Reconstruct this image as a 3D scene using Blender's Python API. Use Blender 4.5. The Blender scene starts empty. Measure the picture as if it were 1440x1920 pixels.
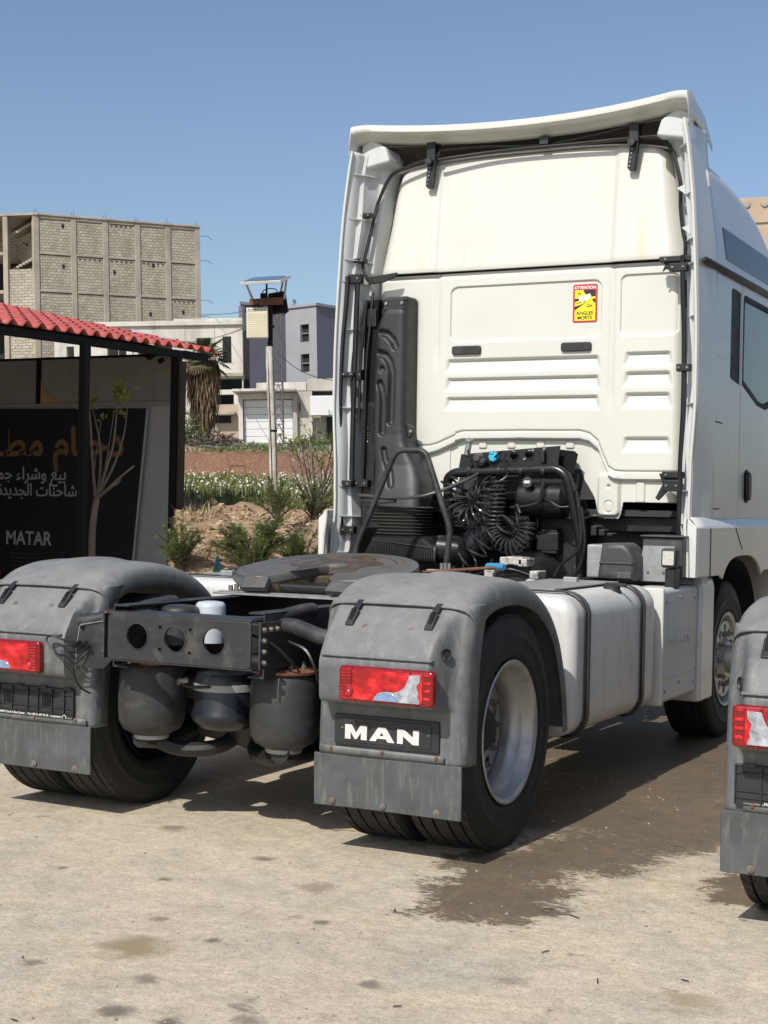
import bpy, bmesh, math, random
import numpy as np
from mathutils import Vector, Matrix, Euler, noise as mnoise

random.seed(7)
np.random.seed(7)
SC = bpy.context.scene
COL = SC.collection
R = math.radians

# ------------------------------------------------------------------ camera
F_PX, HEAD, PITCH, ROLL = 2798.72, 0.4745, -0.0049, 0.0203
CAM = Vector((3.6068, -5.8234, 1.4411))
_d = Vector((-math.sin(HEAD) * math.cos(PITCH), math.cos(HEAD) * math.cos(PITCH), math.sin(PITCH)))
_r = Vector((math.cos(HEAD), math.sin(HEAD), 0))
_u = _r.cross(_d)
CR = math.cos(ROLL) * _r + math.sin(ROLL) * _u
CU = -math.sin(ROLL) * _r + math.cos(ROLL) * _u
CD = _d
cam_data = bpy.data.cameras.new('camera')
cam = bpy.data.objects.new('camera', cam_data)
COL.objects.link(cam)
cam.matrix_world = Matrix(((CR.x, CU.x, -CD.x, CAM.x), (CR.y, CU.y, -CD.y, CAM.y), (CR.z, CU.z, -CD.z, CAM.z), (0, 0, 0, 1)))
cam_data.sensor_fit = 'VERTICAL'
cam_data.sensor_height = 36.0
cam_data.lens = F_PX / 1920 * 36.0
cam_data.clip_end = 2000
SC.camera = cam

def at(px, py, D):
    """world point at distance D (metres along the view) for a spot in the photograph"""
    return CAM + (CD + (px - 720) / F_PX * CR - (py - 960) / F_PX * CU) * D

def on(px, py, ax, val):
    """world point where the sight line meets the plane ax = val"""
    v = CD + (px - 720) / F_PX * CR - (py - 960) / F_PX * CU
    i = 'xyz'.index(ax)
    return CAM + v * ((val - CAM[i]) / v[i])

# ------------------------------------------------------------------ sky and sun
SUN = Vector((-0.045, -1.0, 0.95)).normalized()      # towards the sun
elev = math.asin(SUN.z)
azim = math.atan2(SUN.x, SUN.y)
world = bpy.data.worlds.new('World')
SC.world = world
world.use_nodes = True
wn = world.node_tree.nodes
wl = world.node_tree.links
wn.clear()
sky = wn.new('ShaderNodeTexSky')
sky.sky_type = 'NISHITA'
sky.sun_disc = False
sky.sun_elevation = elev
sky.sun_rotation = azim
sky.altitude = 400
sky.air_density = 1.0
sky.dust_density = 2.2
sky.ozone_density = 2.0
bg = wn.new('ShaderNodeBackground')
bg.inputs['Strength'].default_value = 0.125
wo = wn.new('ShaderNodeOutputWorld')
wl.new(sky.outputs[0], bg.inputs[0])
wl.new(bg.outputs[0], wo.inputs[0])

sun_data = bpy.data.lights.new('sun', 'SUN')
sun_data.energy = 4.4
sun_data.angle = R(0.53)
sun_data.color = (1.0, 0.955, 0.88)
sun = bpy.data.objects.new('sun', sun_data)
COL.objects.link(sun)
sun.rotation_euler = (-SUN).to_track_quat('-Z', 'Y').to_euler()
sun.location = (0, -20, 30)

SC.view_settings.view_transform = 'Standard'
SC.view_settings.look = 'None'
SC.view_settings.exposure = 0.0
SC.view_settings.gamma = 1.0
SC.view_settings.use_curve_mapping = False
SC.cycles.max_bounces = 8
SC.cycles.use_denoising = True

# ------------------------------------------------------------------ materials
MATS = {}

def nt(name):
    m = bpy.data.materials.new(name)
    m.use_nodes = True
    n = m.node_tree.nodes
    l = m.node_tree.links
    b = n['Principled BSDF']
    return m, n, l, b

def ramp(n, l, src, stops):
    r = n.new('ShaderNodeValToRGB')
    e = r.color_ramp.elements
    while len(e) < len(stops):
        e.new(0.5)
    for i, (p, c) in enumerate(stops):
        e[i].position = p
        e[i].color = (c[0], c[1], c[2], 1) if not isinstance(c, (int, float)) else (c, c, c, 1)
    l.new(src, r.inputs[0])
    return r.outputs[0]

def noise_tex(n, l, co, scale, detail=4, rough=0.55, vec_scale=None, dist=0.0):
    if vec_scale:
        mp = n.new('ShaderNodeMapping')
        mp.inputs['Scale'].default_value = vec_scale
        l.new(co, mp.inputs[0])
        co = mp.outputs[0]
    t = n.new('ShaderNodeTexNoise')
    t.inputs['Scale'].default_value = scale
    t.inputs['Detail'].default_value = detail
    t.inputs['Roughness'].default_value = rough
    t.inputs['Distortion'].default_value = dist
    l.new(co, t.inputs['Vector'])
    return t.outputs['Fac']

def mixc(n, l, fac, a, b, mode='MIX'):
    m = n.new('ShaderNodeMix')
    m.data_type = 'RGBA'
    m.blend_type = mode
    for sock, v in ((m.inputs[0], fac), (m.inputs[6], a), (m.inputs[7], b)):
        if isinstance(v, (int, float)):
            sock.default_value = v
        elif isinstance(v, (tuple, list)):
            sock.default_value = (v[0], v[1], v[2], 1)
        else:
            l.new(v, sock)
    return m.outputs[2]

def math_n(n, l, op, a, b=None, clamp=False):
    m = n.new('ShaderNodeMath')
    m.operation = op
    m.use_clamp = clamp
    for s, v in ((m.inputs[0], a), (m.inputs[1], b)):
        if v is None:
            continue
        if isinstance(v, (int, float)):
            s.default_value = v
        else:
            l.new(v, s)
    return m.outputs[0]

def mat(name, base, rough=0.5, metal=0.0, var=0.12, vscale=6.0, vvec=None, dirt=None, bump=None,
        coat=0.0, rvar=0.1, spec=0.5, trans=0.0, dirt2=None, dust=None):
    """base colour with soft variation; dirt = (colour, scale, threshold, amount, vec_scale)"""
    m, n, l, b = nt(name)
    tc = n.new('ShaderNodeTexCoord').outputs['Object']
    nf = noise_tex(n, l, tc, vscale, 5, 0.6, vvec)
    lo = tuple(c * (1 - var) for c in base)
    hi = tuple(min(1, c * (1 + var)) for c in base)
    col = ramp(n, l, nf, [(0.3, lo), (0.7, hi)])
    for dd in (dirt, dirt2):
        if dd:
            dc, ds, th, am, dv = dd
            df = noise_tex(n, l, tc, ds, 6, 0.65, dv, 0.3)
            fac = ramp(n, l, df, [(th, 0.0), (min(0.99, th + 0.2), am)])
            col = mixc(n, l, fac, col, dc)
    if dust:                                   # fine dust that has settled on the upward faces
        ge = n.new('ShaderNodeNewGeometry')
        sz = n.new('ShaderNodeSeparateXYZ')
        l.new(ge.outputs['Normal'], sz.inputs[0])
        up = ramp(n, l, sz.outputs[2], [(0.35, 0.0), (0.9, 1.0)])
        dn = ramp(n, l, noise_tex(n, l, tc, 7, 6, .65, None, .4), [(.30, .45), (.65, 1.0)])
        col = mixc(n, l, math_n(n, l, 'MULTIPLY', math_n(n, l, 'MULTIPLY', up, dn), dust[1]), col, dust[0])
    l.new(col, b.inputs['Base Color'])
    rr = ramp(n, l, nf, [(0.25, max(0.02, rough - rvar)), (0.75, min(1, rough + rvar))])
    l.new(rr, b.inputs['Roughness'])
    b.inputs['Metallic'].default_value = metal
    b.inputs['Specular IOR Level'].default_value = spec
    b.inputs['Coat Weight'].default_value = coat
    b.inputs['Coat Roughness'].default_value = 0.08
    b.inputs['Transmission Weight'].default_value = trans
    if bump:
        bs, st = bump
        bn = n.new('ShaderNodeBump')
        bn.inputs['Strength'].default_value = st
        bn.inputs['Distance'].default_value = 0.01
        l.new(noise_tex(n, l, tc, bs, 4, 0.6), bn.inputs['Height'])
        l.new(bn.outputs[0], b.inputs['Normal'])
    MATS[name] = m
    return m

# ------------------------------------------------------------------ mesh helpers
class MB:
    """collects vertices and faces of one part"""
    def __init__(s):
        s.v = []
        s.f = []

    def add(s, verts, faces):
        k = len(s.v)
        s.v += [tuple(p) for p in verts]
        s.f += [tuple(i + k for i in f) for f in faces]
        return s

    def box(s, x0, x1, y0, y1, z0, z1):
        return s.add([(x0, y0, z0), (x1, y0, z0), (x1, y1, z0), (x0, y1, z0), (x0, y0, z1), (x1, y0, z1), (x1, y1, z1), (x0, y1, z1)],
                     [(3, 2, 1, 0), (4, 5, 6, 7), (0, 1, 5, 4), (1, 2, 6, 5), (2, 3, 7, 6), (3, 0, 4, 7)])

    def obox(s, c, size, M):
        """box of given size about c, oriented by 3x3 matrix"""
        c = Vector(c)
        vs = []
        for z in (-.5, .5):
            for x, y in ((-.5, -.5), (.5, -.5), (.5, .5), (-.5, .5)):
                vs.append(c + M @ Vector((x * size[0], y * size[1], z * size[2])))
        return s.add(vs, [(3, 2, 1, 0), (4, 5, 6, 7), (0, 1, 5, 4), (1, 2, 6, 5), (2, 3, 7, 6), (3, 0, 4, 7)])

    def bar(s, a, b, w, h, up=(0, 0, 1)):
        a = Vector(a); b = Vector(b)
        d = (b - a)
        L = d.length
        d.normalize()
        up = Vector(up)
        sx = d.cross(up)
        if sx.length < 1e-4:
            sx = d.cross(Vector((1, 0, 0)))
        sx.normalize()
        uz = sx.cross(d)
        M = Matrix((sx, d, uz)).transposed()
        return s.obox((a + b) / 2, (w, L, h), M)

    def tube(s, pts, r, n=10, cap=True, closed=False):
        pts = [Vector(p) for p in pts]
        m = len(pts)
        rad = r if isinstance(r, (list, tuple)) else [r] * m
        rings = []
        prev = None
        for i, p in enumerate(pts):
            if closed:
                t = (pts[(i + 1) % m] - pts[i - 1])
            else:
                t = (pts[min(i + 1, m - 1)] - pts[max(i - 1, 0)])
            if t.length < 1e-9:
                t = Vector((0, 0, 1))
            t.normalize()
            if prev is None:
                a = Vector((0, 0, 1)) if abs(t.z) < 0.9 else Vector((1, 0, 0))
                nx = t.cross(a).normalized()
            else:
                nx = (prev - t * prev.dot(t))
                if nx.length < 1e-6:
                    nx = t.cross(Vector((0, 0, 1)))
                nx.normalize()
            prev = nx
            ny = t.cross(nx)
            rings.append([p + (nx * math.cos(2 * math.pi * k / n) + ny * math.sin(2 * math.pi * k / n)) * rad[i] for k in range(n)])
        vs = [q for rg in rings for q in rg]
        fs = []
        for i in range(m if closed else m - 1):
            j = (i + 1) % m
            for k in range(n):
                k2 = (k + 1) % n
                fs.append((i * n + k, i * n + k2, j * n + k2, j * n + k))
        if cap and not closed:
            fs.append(tuple(range(n))[::-1])
            fs.append(tuple((m - 1) * n + k for k in range(n)))
        return s.add(vs, fs)

    def cyl(s, a, b, r, n=16, r2=None):
        return s.tube([a, b], [r, r if r2 is None else r2], n)

    def lathe(s, prof, c, axis='z', n=32, cap=False):
        """prof = [(radius, height)] about the axis through c"""
        c = Vector(c)
        ax = {'x': (Vector((0, 1, 0)), Vector((0, 0, 1)), Vector((1, 0, 0))),
              'y': (Vector((0, 0, 1)), Vector((1, 0, 0)), Vector((0, 1, 0))),
              'z': (Vector((1, 0, 0)), Vector((0, 1, 0)), Vector((0, 0, 1)))}[axis]
        vs = []
        for r, h in prof:
            for k in range(n):
                a = 2 * math.pi * k / n
                vs.append(c + ax[0] * (r * math.cos(a)) + ax[1] * (r * math.sin(a)) + ax[2] * h)
        fs = []
        for i in range(len(prof) - 1):
            for k in range(n):
                k2 = (k + 1) % n
                fs.append((i * n + k, i * n + k2, (i + 1) * n + k2, (i + 1) * n + k))
        if cap:
            fs.append(tuple(range(n))[::-1])
            fs.append(tuple((len(prof) - 1) * n + k for k in range(n)))
        return s.add(vs, fs)

    def grid(s, P, closed_u=False):
        """P[i][j] points"""
        nu = len(P)
        nv = len(P[0])
        vs = [q for row in P for q in row]
        fs = []
        for i in range(nu if closed_u else nu - 1):
            i2 = (i + 1) % nu
            for j in range(nv - 1):
                fs.append((i * nv + j, i * nv + j + 1, i2 * nv + j + 1, i2 * nv + j))
        return s.add(vs, fs)

    def prism(s, poly, a, b, plane='xz'):
        """convex-ish polygon swept along the missing axis from a to b"""
        n = len(poly)
        def P(q, h):
            return {'xz': (q[0], h, q[1]), 'yz': (h, q[0], q[1]), 'xy': (q[0], q[1], h)}[plane]
        vs = [P(q, a) for q in poly] + [P(q, b) for q in poly]
        fs = [tuple(range(n))[::-1], tuple(range(n, 2 * n))]
        for k in range(n):
            k2 = (k + 1) % n
            fs.append((k, k2, n + k2, n + k))
        return s.add(vs, fs)

    def xform(s, M):
        s.v = [tuple(M @ Vector(p)) for p in s.v]
        return s

    def build(s, name, m, parent=None, ang=35, bevel=0, seg=2, solid=0, fixn=True):
        me = bpy.data.meshes.new(name)
        me.from_pydata(s.v, [], s.f)
        if fixn:
            bm = bmesh.new()
            bm.from_mesh(me)
            bmesh.ops.recalc_face_normals(bm, faces=bm.faces)
            bm.to_mesh(me)
            bm.free()
        return link(name, me, m, parent, ang, bevel, seg, solid)

def link(name, me, m, parent=None, ang=35, bevel=0, seg=2, solid=0):
    if isinstance(m, (list, tuple)):
        for q in m:
            me.materials.append(MATS[q] if isinstance(q, str) else q)
    elif m is not None:
        me.materials.append(MATS[m] if isinstance(m, str) else m)
    if ang:
        me.shade_smooth()
        me.set_sharp_from_angle(angle=R(ang))
    o = bpy.data.objects.new(name, me)
    COL.objects.link(o)
    if parent is not None:
        o.parent = parent
        o.matrix_parent_inverse = parent.matrix_basis.inverted()
    if solid:
        k = o.modifiers.new('thickness', 'SOLIDIFY')
        k.thickness = solid
        k.offset = 0
    if bevel:
        k = o.modifiers.new('rounded', 'BEVEL')
        k.width = bevel
        k.segments = seg
        k.limit_method = 'ANGLE'
        k.angle_limit = R(30)
        k.harden_normals = True
    return o

def empty(name, loc=(0, 0, 0), rot=None):
    o = bpy.data.objects.new(name, None)
    COL.objects.link(o)
    o.location = loc
    if rot is not None:
        o.rotation_euler = rot
    o.empty_display_size = 0.3
    return o

def tag(o, label=None, cat=None, group=None, kind=None):
    if label: o['label'] = label
    if cat: o['category'] = cat
    if group: o['group'] = group
    if kind: o['kind'] = kind
    return o

def copy_tree(o, parent=None):
    c = o.copy()
    COL.objects.link(c)
    c.parent = parent
    for ch in list(o.children):
        copy_tree(ch, c)
    return c

def shape(outs, M, thick, bevel=0.0, res=1):
    """flat plate with holes: outs = list of closed 2-D outlines (first outer, rest holes),
    M = 4x4 taking (u, v, w) to the place; returns a mesh"""
    cu = bpy.data.curves.new('outline', 'CURVE')
    cu.dimensions = '2D'
    cu.fill_mode = 'BOTH'
    cu.extrude = max(0.0, thick / 2 - bevel)
    cu.bevel_depth = bevel
    cu.bevel_resolution = res
    cu.offset = -bevel
    for o in outs:
        sp = cu.splines.new('POLY')
        sp.points.add(len(o) - 1)
        for p, q in zip(sp.points, o):
            p.co = (q[0], q[1], 0, 1)
        sp.use_cyclic_u = True
    ob = bpy.data.objects.new('outline', cu)
    me = bpy.data.meshes.new_from_object(ob)
    bpy.data.objects.remove(ob)
    bpy.data.curves.remove(cu)
    me.materials.clear()
    me.transform(M)
    if M.to_3x3().determinant() < 0:
        me.flip_normals()
    return me

def text_mesh(body, size, M, thick=0.002, align='LEFT', bold=0.0, sx=1.0, spacing=1.0):
    cu = bpy.data.curves.new('lettering', 'FONT')
    cu.body = body
    cu.size = size
    cu.extrude = thick / 2
    cu.offset = bold
    cu.align_x = align
    cu.space_character = spacing
    ob = bpy.data.objects.new('lettering', cu)
    COL.objects.link(ob)
    bpy.context.view_layer.update()
    dg = bpy.context.evaluated_depsgraph_get()
    me = bpy.data.meshes.new_from_object(ob.evaluated_get(dg))
    bpy.data.objects.remove(ob)
    bpy.data.curves.remove(cu)
    me.materials.clear()
    me.transform(M @ Matrix.Diagonal((sx, 1, 1, 1)))
    return me

def plane_xz(y):
    """u -> x, v -> z, w -> -y (faces the rear)"""
    return Matrix(((1, 0, 0, 0), (0, 0, -1, y), (0, 1, 0, 0), (0, 0, 0, 1)))

def plane_yz(x, s=1):
    """u -> y, v -> z, w -> +x"""
    return Matrix(((0, 0, s, x), (1, 0, 0, 0), (0, 1, 0, 0), (0, 0, 0, 1)))

def rrect(x0, x1, y0, y1, r, n=5):
    out = []
    for cx, cy, a in ((x1 - r, y0 + r, -90), (x1 - r, y1 - r, 0), (x0 + r, y1 - r, 90), (x0 + r, y0 + r, 180)):
        for k in range(n + 1):
            t = R(a + 90 * k / n)
            out.append((cx + r * math.cos(t), cy + r * math.sin(t)))
    return out

def circ(cx, cy, r, n=24, cw=False):
    o = [(cx + r * math.cos(2 * math.pi * k / n), cy + r * math.sin(2 * math.pi * k / n)) for k in range(n)]
    return o[::-1] if cw else o

def smooth_path(pts, n=6):
    """Catmull-Rom through points"""
    P = [Vector(p) for p in pts]
    out = []
    for i in range(len(P) - 1):
        p0 = P[max(i - 1, 0)]; p1 = P[i]; p2 = P[i + 1]; p3 = P[min(i + 2, len(P) - 1)]
        for k in range(n):
            t = k / n
            out.append(0.5 * ((2 * p1) + (-p0 + p2) * t + (2 * p0 - 5 * p1 + 4 * p2 - p3) * t * t + (-p0 + 3 * p1 - 3 * p2 + p3) * t ** 3))
    out.append(P[-1])
    return out

def round_path(pts, r, n=5):
    """polyline with its corners rounded to radius r"""
    P = [Vector(p) for p in pts]
    out = [P[0]]
    for i in range(1, len(P) - 1):
        a = (P[i - 1] - P[i]); b = (P[i + 1] - P[i])
        q = min(r, a.length * .45, b.length * .45)
        s = P[i] + a.normalized() * q
        e = P[i] + b.normalized() * q
        for k in range(n + 1):
            t = k / n
            out.append((1 - t) ** 2 * s + 2 * t * (1 - t) * P[i] + t * t * e)
    out.append(P[-1])
    return out

def sstep(a, b, x):
    t = np.clip((np.asarray(x, float) - a) / (b - a), 0, 1)
    return t * t * (3 - 2 * t)

def interp(x, pts):
    xs = [p[0] for p in pts]; ys = [p[1] for p in pts]
    if xs[0] > xs[-1]:
        xs = xs[::-1]; ys = ys[::-1]
    return np.interp(x, xs, ys)
# ------------------------------------------------------------------ material set
mat('plastic_grey', (0.108, 0.115, 0.119), 0.55, var=0.20, vscale=9, vvec=(1, 1, 1.6),
    dirt=((0.25, 0.245, 0.225), 16, 0.50, 0.6, (1.6, 1.6, .45)), dirt2=((0.060, 0.064, 0.068), 5.5, 0.52, 0.55, None), bump=(220, 0.12), rvar=.12,
    dust=((0.26, 0.26, 0.25), .75))
mat('plastic_dark', (0.022, 0.023, 0.0245), 0.5, var=0.15, dirt=((0.1, 0.095, 0.085), 12, 0.55, 0.35, None), bump=(150, 0.05))
mat('flap_rubber', (0.072, 0.077, 0.080), 0.6, var=0.25, vscale=9, dirt=((0.21, 0.20, 0.18), 18, 0.53, 0.55, (2.5, 2.5, .35)),
    dirt2=((0.030, 0.031, 0.033), 5, 0.55, 0.6, None), bump=(60, 0.12))
mat('chassis', (0.024, 0.0255, 0.028), 0.5, var=0.2, vscale=9, dirt=((0.13, 0.12, 0.105), 7, 0.52, 0.5, None), bump=(90, 0.08), rvar=.12)
mat('chassis_black', (0.008, 0.008, 0.0085), 0.5, var=0.25, dirt=((0.045, 0.041, 0.036), 10, 0.56, 0.5, None), bump=(70, 0.1))
mat('rubber', (0.013, 0.013, 0.013), 0.72, var=0.2, dirt=((0.045, 0.041, 0.035), 9, 0.54, 0.5, None), bump=(120, 0.12))
mat('rubber_grey', (0.026, 0.026, 0.0265), 0.62, var=0.18, vscale=8, dirt=((0.10, 0.096, 0.086), 6, 0.5, 0.45, None), bump=(60, 0.1))
mat('tread', (0.022, 0.0215, 0.0205), 0.8, var=0.2, dirt=((0.09, 0.078, 0.063), 14, 0.5, 0.5, None), bump=(160, 0.2))
mat('rim_steel', (0.42, 0.42, 0.41), 0.42, metal=0.55, var=0.12, vscale=10, dirt=((0.19, 0.17, 0.14), 8, 0.52, 0.6, None), bump=(60, 0.03))
mat('steel', (0.33, 0.33, 0.32), 0.42, metal=0.7, var=0.2, dirt=((0.16, 0.12, 0.08), 16, 0.55, 0.6, None), bump=(80, 0.1))
mat('galvanised', (0.30, 0.31, 0.315), 0.5, metal=0.35, var=0.15, vscale=14, dirt=((0.16, 0.15, 0.13), 9, 0.55, 0.5, None), bump=(60, 0.05))
mat('bolt_metal', (0.22, 0.20, 0.18), 0.5, metal=0.5, var=0.3, dirt=((0.18, 0.075, 0.03), 30, 0.48, 0.6, None))
mat('rust', (0.165, 0.075, 0.035), 0.85, var=0.35, vscale=30, dirt=((0.09, 0.05, 0.03), 20, 0.5, 0.7, None), bump=(90, 0.2))
mat('grease', (0.055, 0.038, 0.022), 0.42, var=0.5, vscale=12, dirt=((0.19, 0.12, 0.06), 14, 0.5, 0.7, None), bump=(40, 0.35), rvar=.15)
mat('fifth_metal', (0.135, 0.13, 0.122), 0.5, metal=0.35, var=0.18, vscale=8, dirt=((0.15, 0.095, 0.045), 7, 0.53, 0.75, None),
    dirt2=((0.07, 0.065, 0.06), 12, 0.55, 0.6, None), bump=(70, 0.12))
mat('aluminium', (0.60, 0.595, 0.575), 0.42, metal=0.12, var=0.06, vscale=4, vvec=(1, 6, .5),
    dirt=((0.36, 0.33, 0.275), 5, 0.52, 0.55, (1, 2.5, .5)), dirt2=((0.25, 0.235, 0.20), 11, 0.58, 0.45, (1, 3, .3)), bump=(30, 0.02))
mat('gearbox_metal', (0.48, 0.46, 0.42), 0.5, metal=0.2, var=0.25, vscale=18, dirt=((0.05, 0.045, 0.04), 14, 0.5, 0.85, None), bump=(60, 0.15))
mat('letter_white', (0.62, 0.62, 0.60), 0.45, var=0.06)
def mat_red_lens():
    m, n, l, b = nt('red_lens')
    tc = n.new('ShaderNodeTexCoord').outputs['Object']
    big = noise_tex(n, l, tc, 15, 3, .5, (1, 1, 1.6))
    vo = n.new('ShaderNodeTexVoronoi'); vo.inputs['Scale'].default_value = 130; l.new(tc, vo.inputs['Vector'])
    col = ramp(n, l, big, [(.36, (.26, .002, .006)), (.52, (.60, .006, .014)), (.66, (.80, .035, .04))])  # uneven red: reflections inside the lens put into the colour
    col = mixc(n, l, ramp(n, l, vo.outputs['Distance'], [(.1, 0.0), (.7, .35)]), col, (.30, .002, .005))
    l.new(col, b.inputs['Base Color'])
    b.inputs['Roughness'].default_value = .16
    b.inputs['Coat Weight'].default_value = .6
    bn = n.new('ShaderNodeBump'); bn.inputs['Strength'].default_value = .25; bn.inputs['Distance'].default_value = .003
    l.new(vo.outputs['Distance'], bn.inputs['Height']); l.new(bn.outputs[0], b.inputs['Normal'])
    MATS['red_lens'] = m
mat_red_lens()
mat('red_lens_dark', (0.20, 0.002, 0.006), 0.2, var=0.2, vscale=25, coat=0.5)
mat('clear_lens', (0.44, 0.47, 0.53), 0.12, metal=0.45, var=0.55, vscale=26, coat=0.6, rvar=.04)
mat('lens_blue', (0.23, 0.33, 0.52), 0.15, metal=0.3, var=0.25, vscale=22, coat=0.6)
mat('glass_tint', (0.012, 0.018, 0.021), 0.08, var=0.1, rvar=.02, spec=.18)
mat('glass_green', (0.15, 0.205, 0.185), 0.06, var=0.3, vscale=3, rvar=.02, spec=.25)
mat('tank_navy', (0.011, 0.013, 0.017), 0.3, var=.2, dirt=((0.05, 0.05, 0.05), 8, .58, .4, None))
mat('lamp_glass', (0.62, 0.62, 0.55), 0.12, metal=0.3, var=0.2, vscale=60, coat=0.6)
mat('cable', (0.010, 0.010, 0.0105), 0.38, var=0.2)
mat('hose', (0.030, 0.030, 0.030), 0.32, var=0.2)
mat('blue_plastic', (0.035, 0.22, 0.42), 0.4, var=0.15)
mat('cyan_cap', (0.05, 0.42, 0.60), 0.35, var=0.1)
mat('red_dark', (0.25, 0.02, 0.02), 0.4, var=0.15)
mat('filter_white', (0.46, 0.50, 0.54), 0.35, var=0.06)
mat('seal', (0.005, 0.005, 0.005), 0.6, spec=.2)
mat('glass_black', (0.008, 0.010, 0.012), 0.45, spec=.05)
mat('rubber_dusty', (0.050, 0.049, 0.046), 0.33, var=.2, vscale=8)
mat('st_red', (0.50, 0.028, 0.035), 0.5, var=0.04)
mat('st_yellow', (0.83, 0.72, 0.02), 0.5, var=0.04)
mat('st_black', (0.018, 0.018, 0.016), 0.5, var=0.04)
mat('st_white', (0.80, 0.80, 0.82), 0.5, var=0.04)
mat('interior', (0.03, 0.032, 0.033), 0.8)

def mat_white_paint():
    m, n, l, b = nt('white_paint')
    tc = n.new('ShaderNodeTexCoord').outputs['Object']
    nf = noise_tex(n, l, tc, 3.0, 5, 0.6)
    col = ramp(n, l, nf, [(0.3, (0.585, 0.583, 0.532)), (0.7, (0.615, 0.614, 0.565))])
    # thin dust film and streaks that ran down the panel
    st = noise_tex(n, l, tc, 5.0, 5, 0.6, (2.6, 2.6, 0.18), 0.2)
    col = mixc(n, l, ramp(n, l, st, [(0.50, 0.0), (0.80, 0.34)]), col, (0.60, 0.565, 0.47))
    sp = noise_tex(n, l, tc, 60.0, 2, 0.5)
    col = mixc(n, l, ramp(n, l, sp, [(0.74, 0.0), (0.80, 0.35)]), col, (0.35, 0.32, 0.27))
    # two yellow water stains on the upper rear panel
    sx = n.new('ShaderNodeSeparateXYZ')
    l.new(tc, sx.inputs[0])
    for cx, w, z0, z1, am in ((0.79, 0.045, 2.97, 3.42, 0.42), (-0.70, 0.06, 2.98, 3.25, 0.20), (0.83, .02, 2.97, 3.2, .3)):
        dx = math_n(n, l, 'ABSOLUTE', math_n(n, l, 'SUBTRACT', math_n(n, l, 'ADD', sx.outputs[0], math_n(n, l, 'MULTIPLY', math_n(n, l, 'SUBTRACT', nf, 0.5), 0.08)), cx))
        fx = math_n(n, l, 'SUBTRACT', 1.0, math_n(n, l, 'DIVIDE', dx, w), clamp=True)
        fz = n.new('ShaderNodeMapRange')
        fz.inputs['From Min'].default_value = z1
        fz.inputs['From Max'].default_value = z0
        l.new(sx.outputs[2], fz.inputs['Value'])
        gz = n.new('ShaderNodeMath'); gz.operation = 'GREATER_THAN'; gz.inputs[1].default_value = z0
        l.new(sx.outputs[2], gz.inputs[0])
        fy = n.new('ShaderNodeMath'); fy.operation = 'LESS_THAN'; fy.inputs[1].default_value = 3.35
        l.new(sx.outputs[1], fy.inputs[0])
        fac = math_n(n, l, 'MULTIPLY', math_n(n, l, 'MULTIPLY', math_n(n, l, 'MULTIPLY', fx, fz.outputs[0]), math_n(n, l, 'MULTIPLY', gz.outputs[0], fy.outputs[0])), am)
        col = mixc(n, l, fac, col, (0.62, 0.46, 0.18))
    l.new(col, b.inputs['Base Color'])
    b.inputs['Roughness'].default_value = 0.32
    b.inputs['Coat Weight'].default_value = 0.35
    b.inputs['Coat Roughness'].default_value = 0.06
    MATS['white_paint'] = m
mat_white_paint()
mat('white_gloss', (0.60, 0.605, 0.60), 0.30, var=0.03, vscale=2.5, coat=0.25, rvar=.04, spec=.4, dirt=((0.45, 0.43, 0.38), 3, 0.58, 0.3, None))
mat('white_plastic', (0.52, 0.54, 0.535), 0.42, var=0.05, vscale=4, dirt=((0.42, 0.40, 0.35), 6, 0.55, 0.4, (2, 2, .6)))
mat('underside', (0.17, 0.155, 0.13), 0.7, var=0.2, vscale=5, dirt=((0.16, 0.13, 0.095), 4, 0.5, 0.7, None))  # brown that carries the shade of the hollow under the spoiler
# ------------------------------------------------------------------ the tractor truck: rear end
truck = empty('tractor_truck', (0, 0, 0))
tag(truck, 'white tractor truck with tall cab, bare fifth wheel and grey rear fenders, seen from behind', 'truck', 'white tractor trucks in the yard')
T = truck

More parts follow.
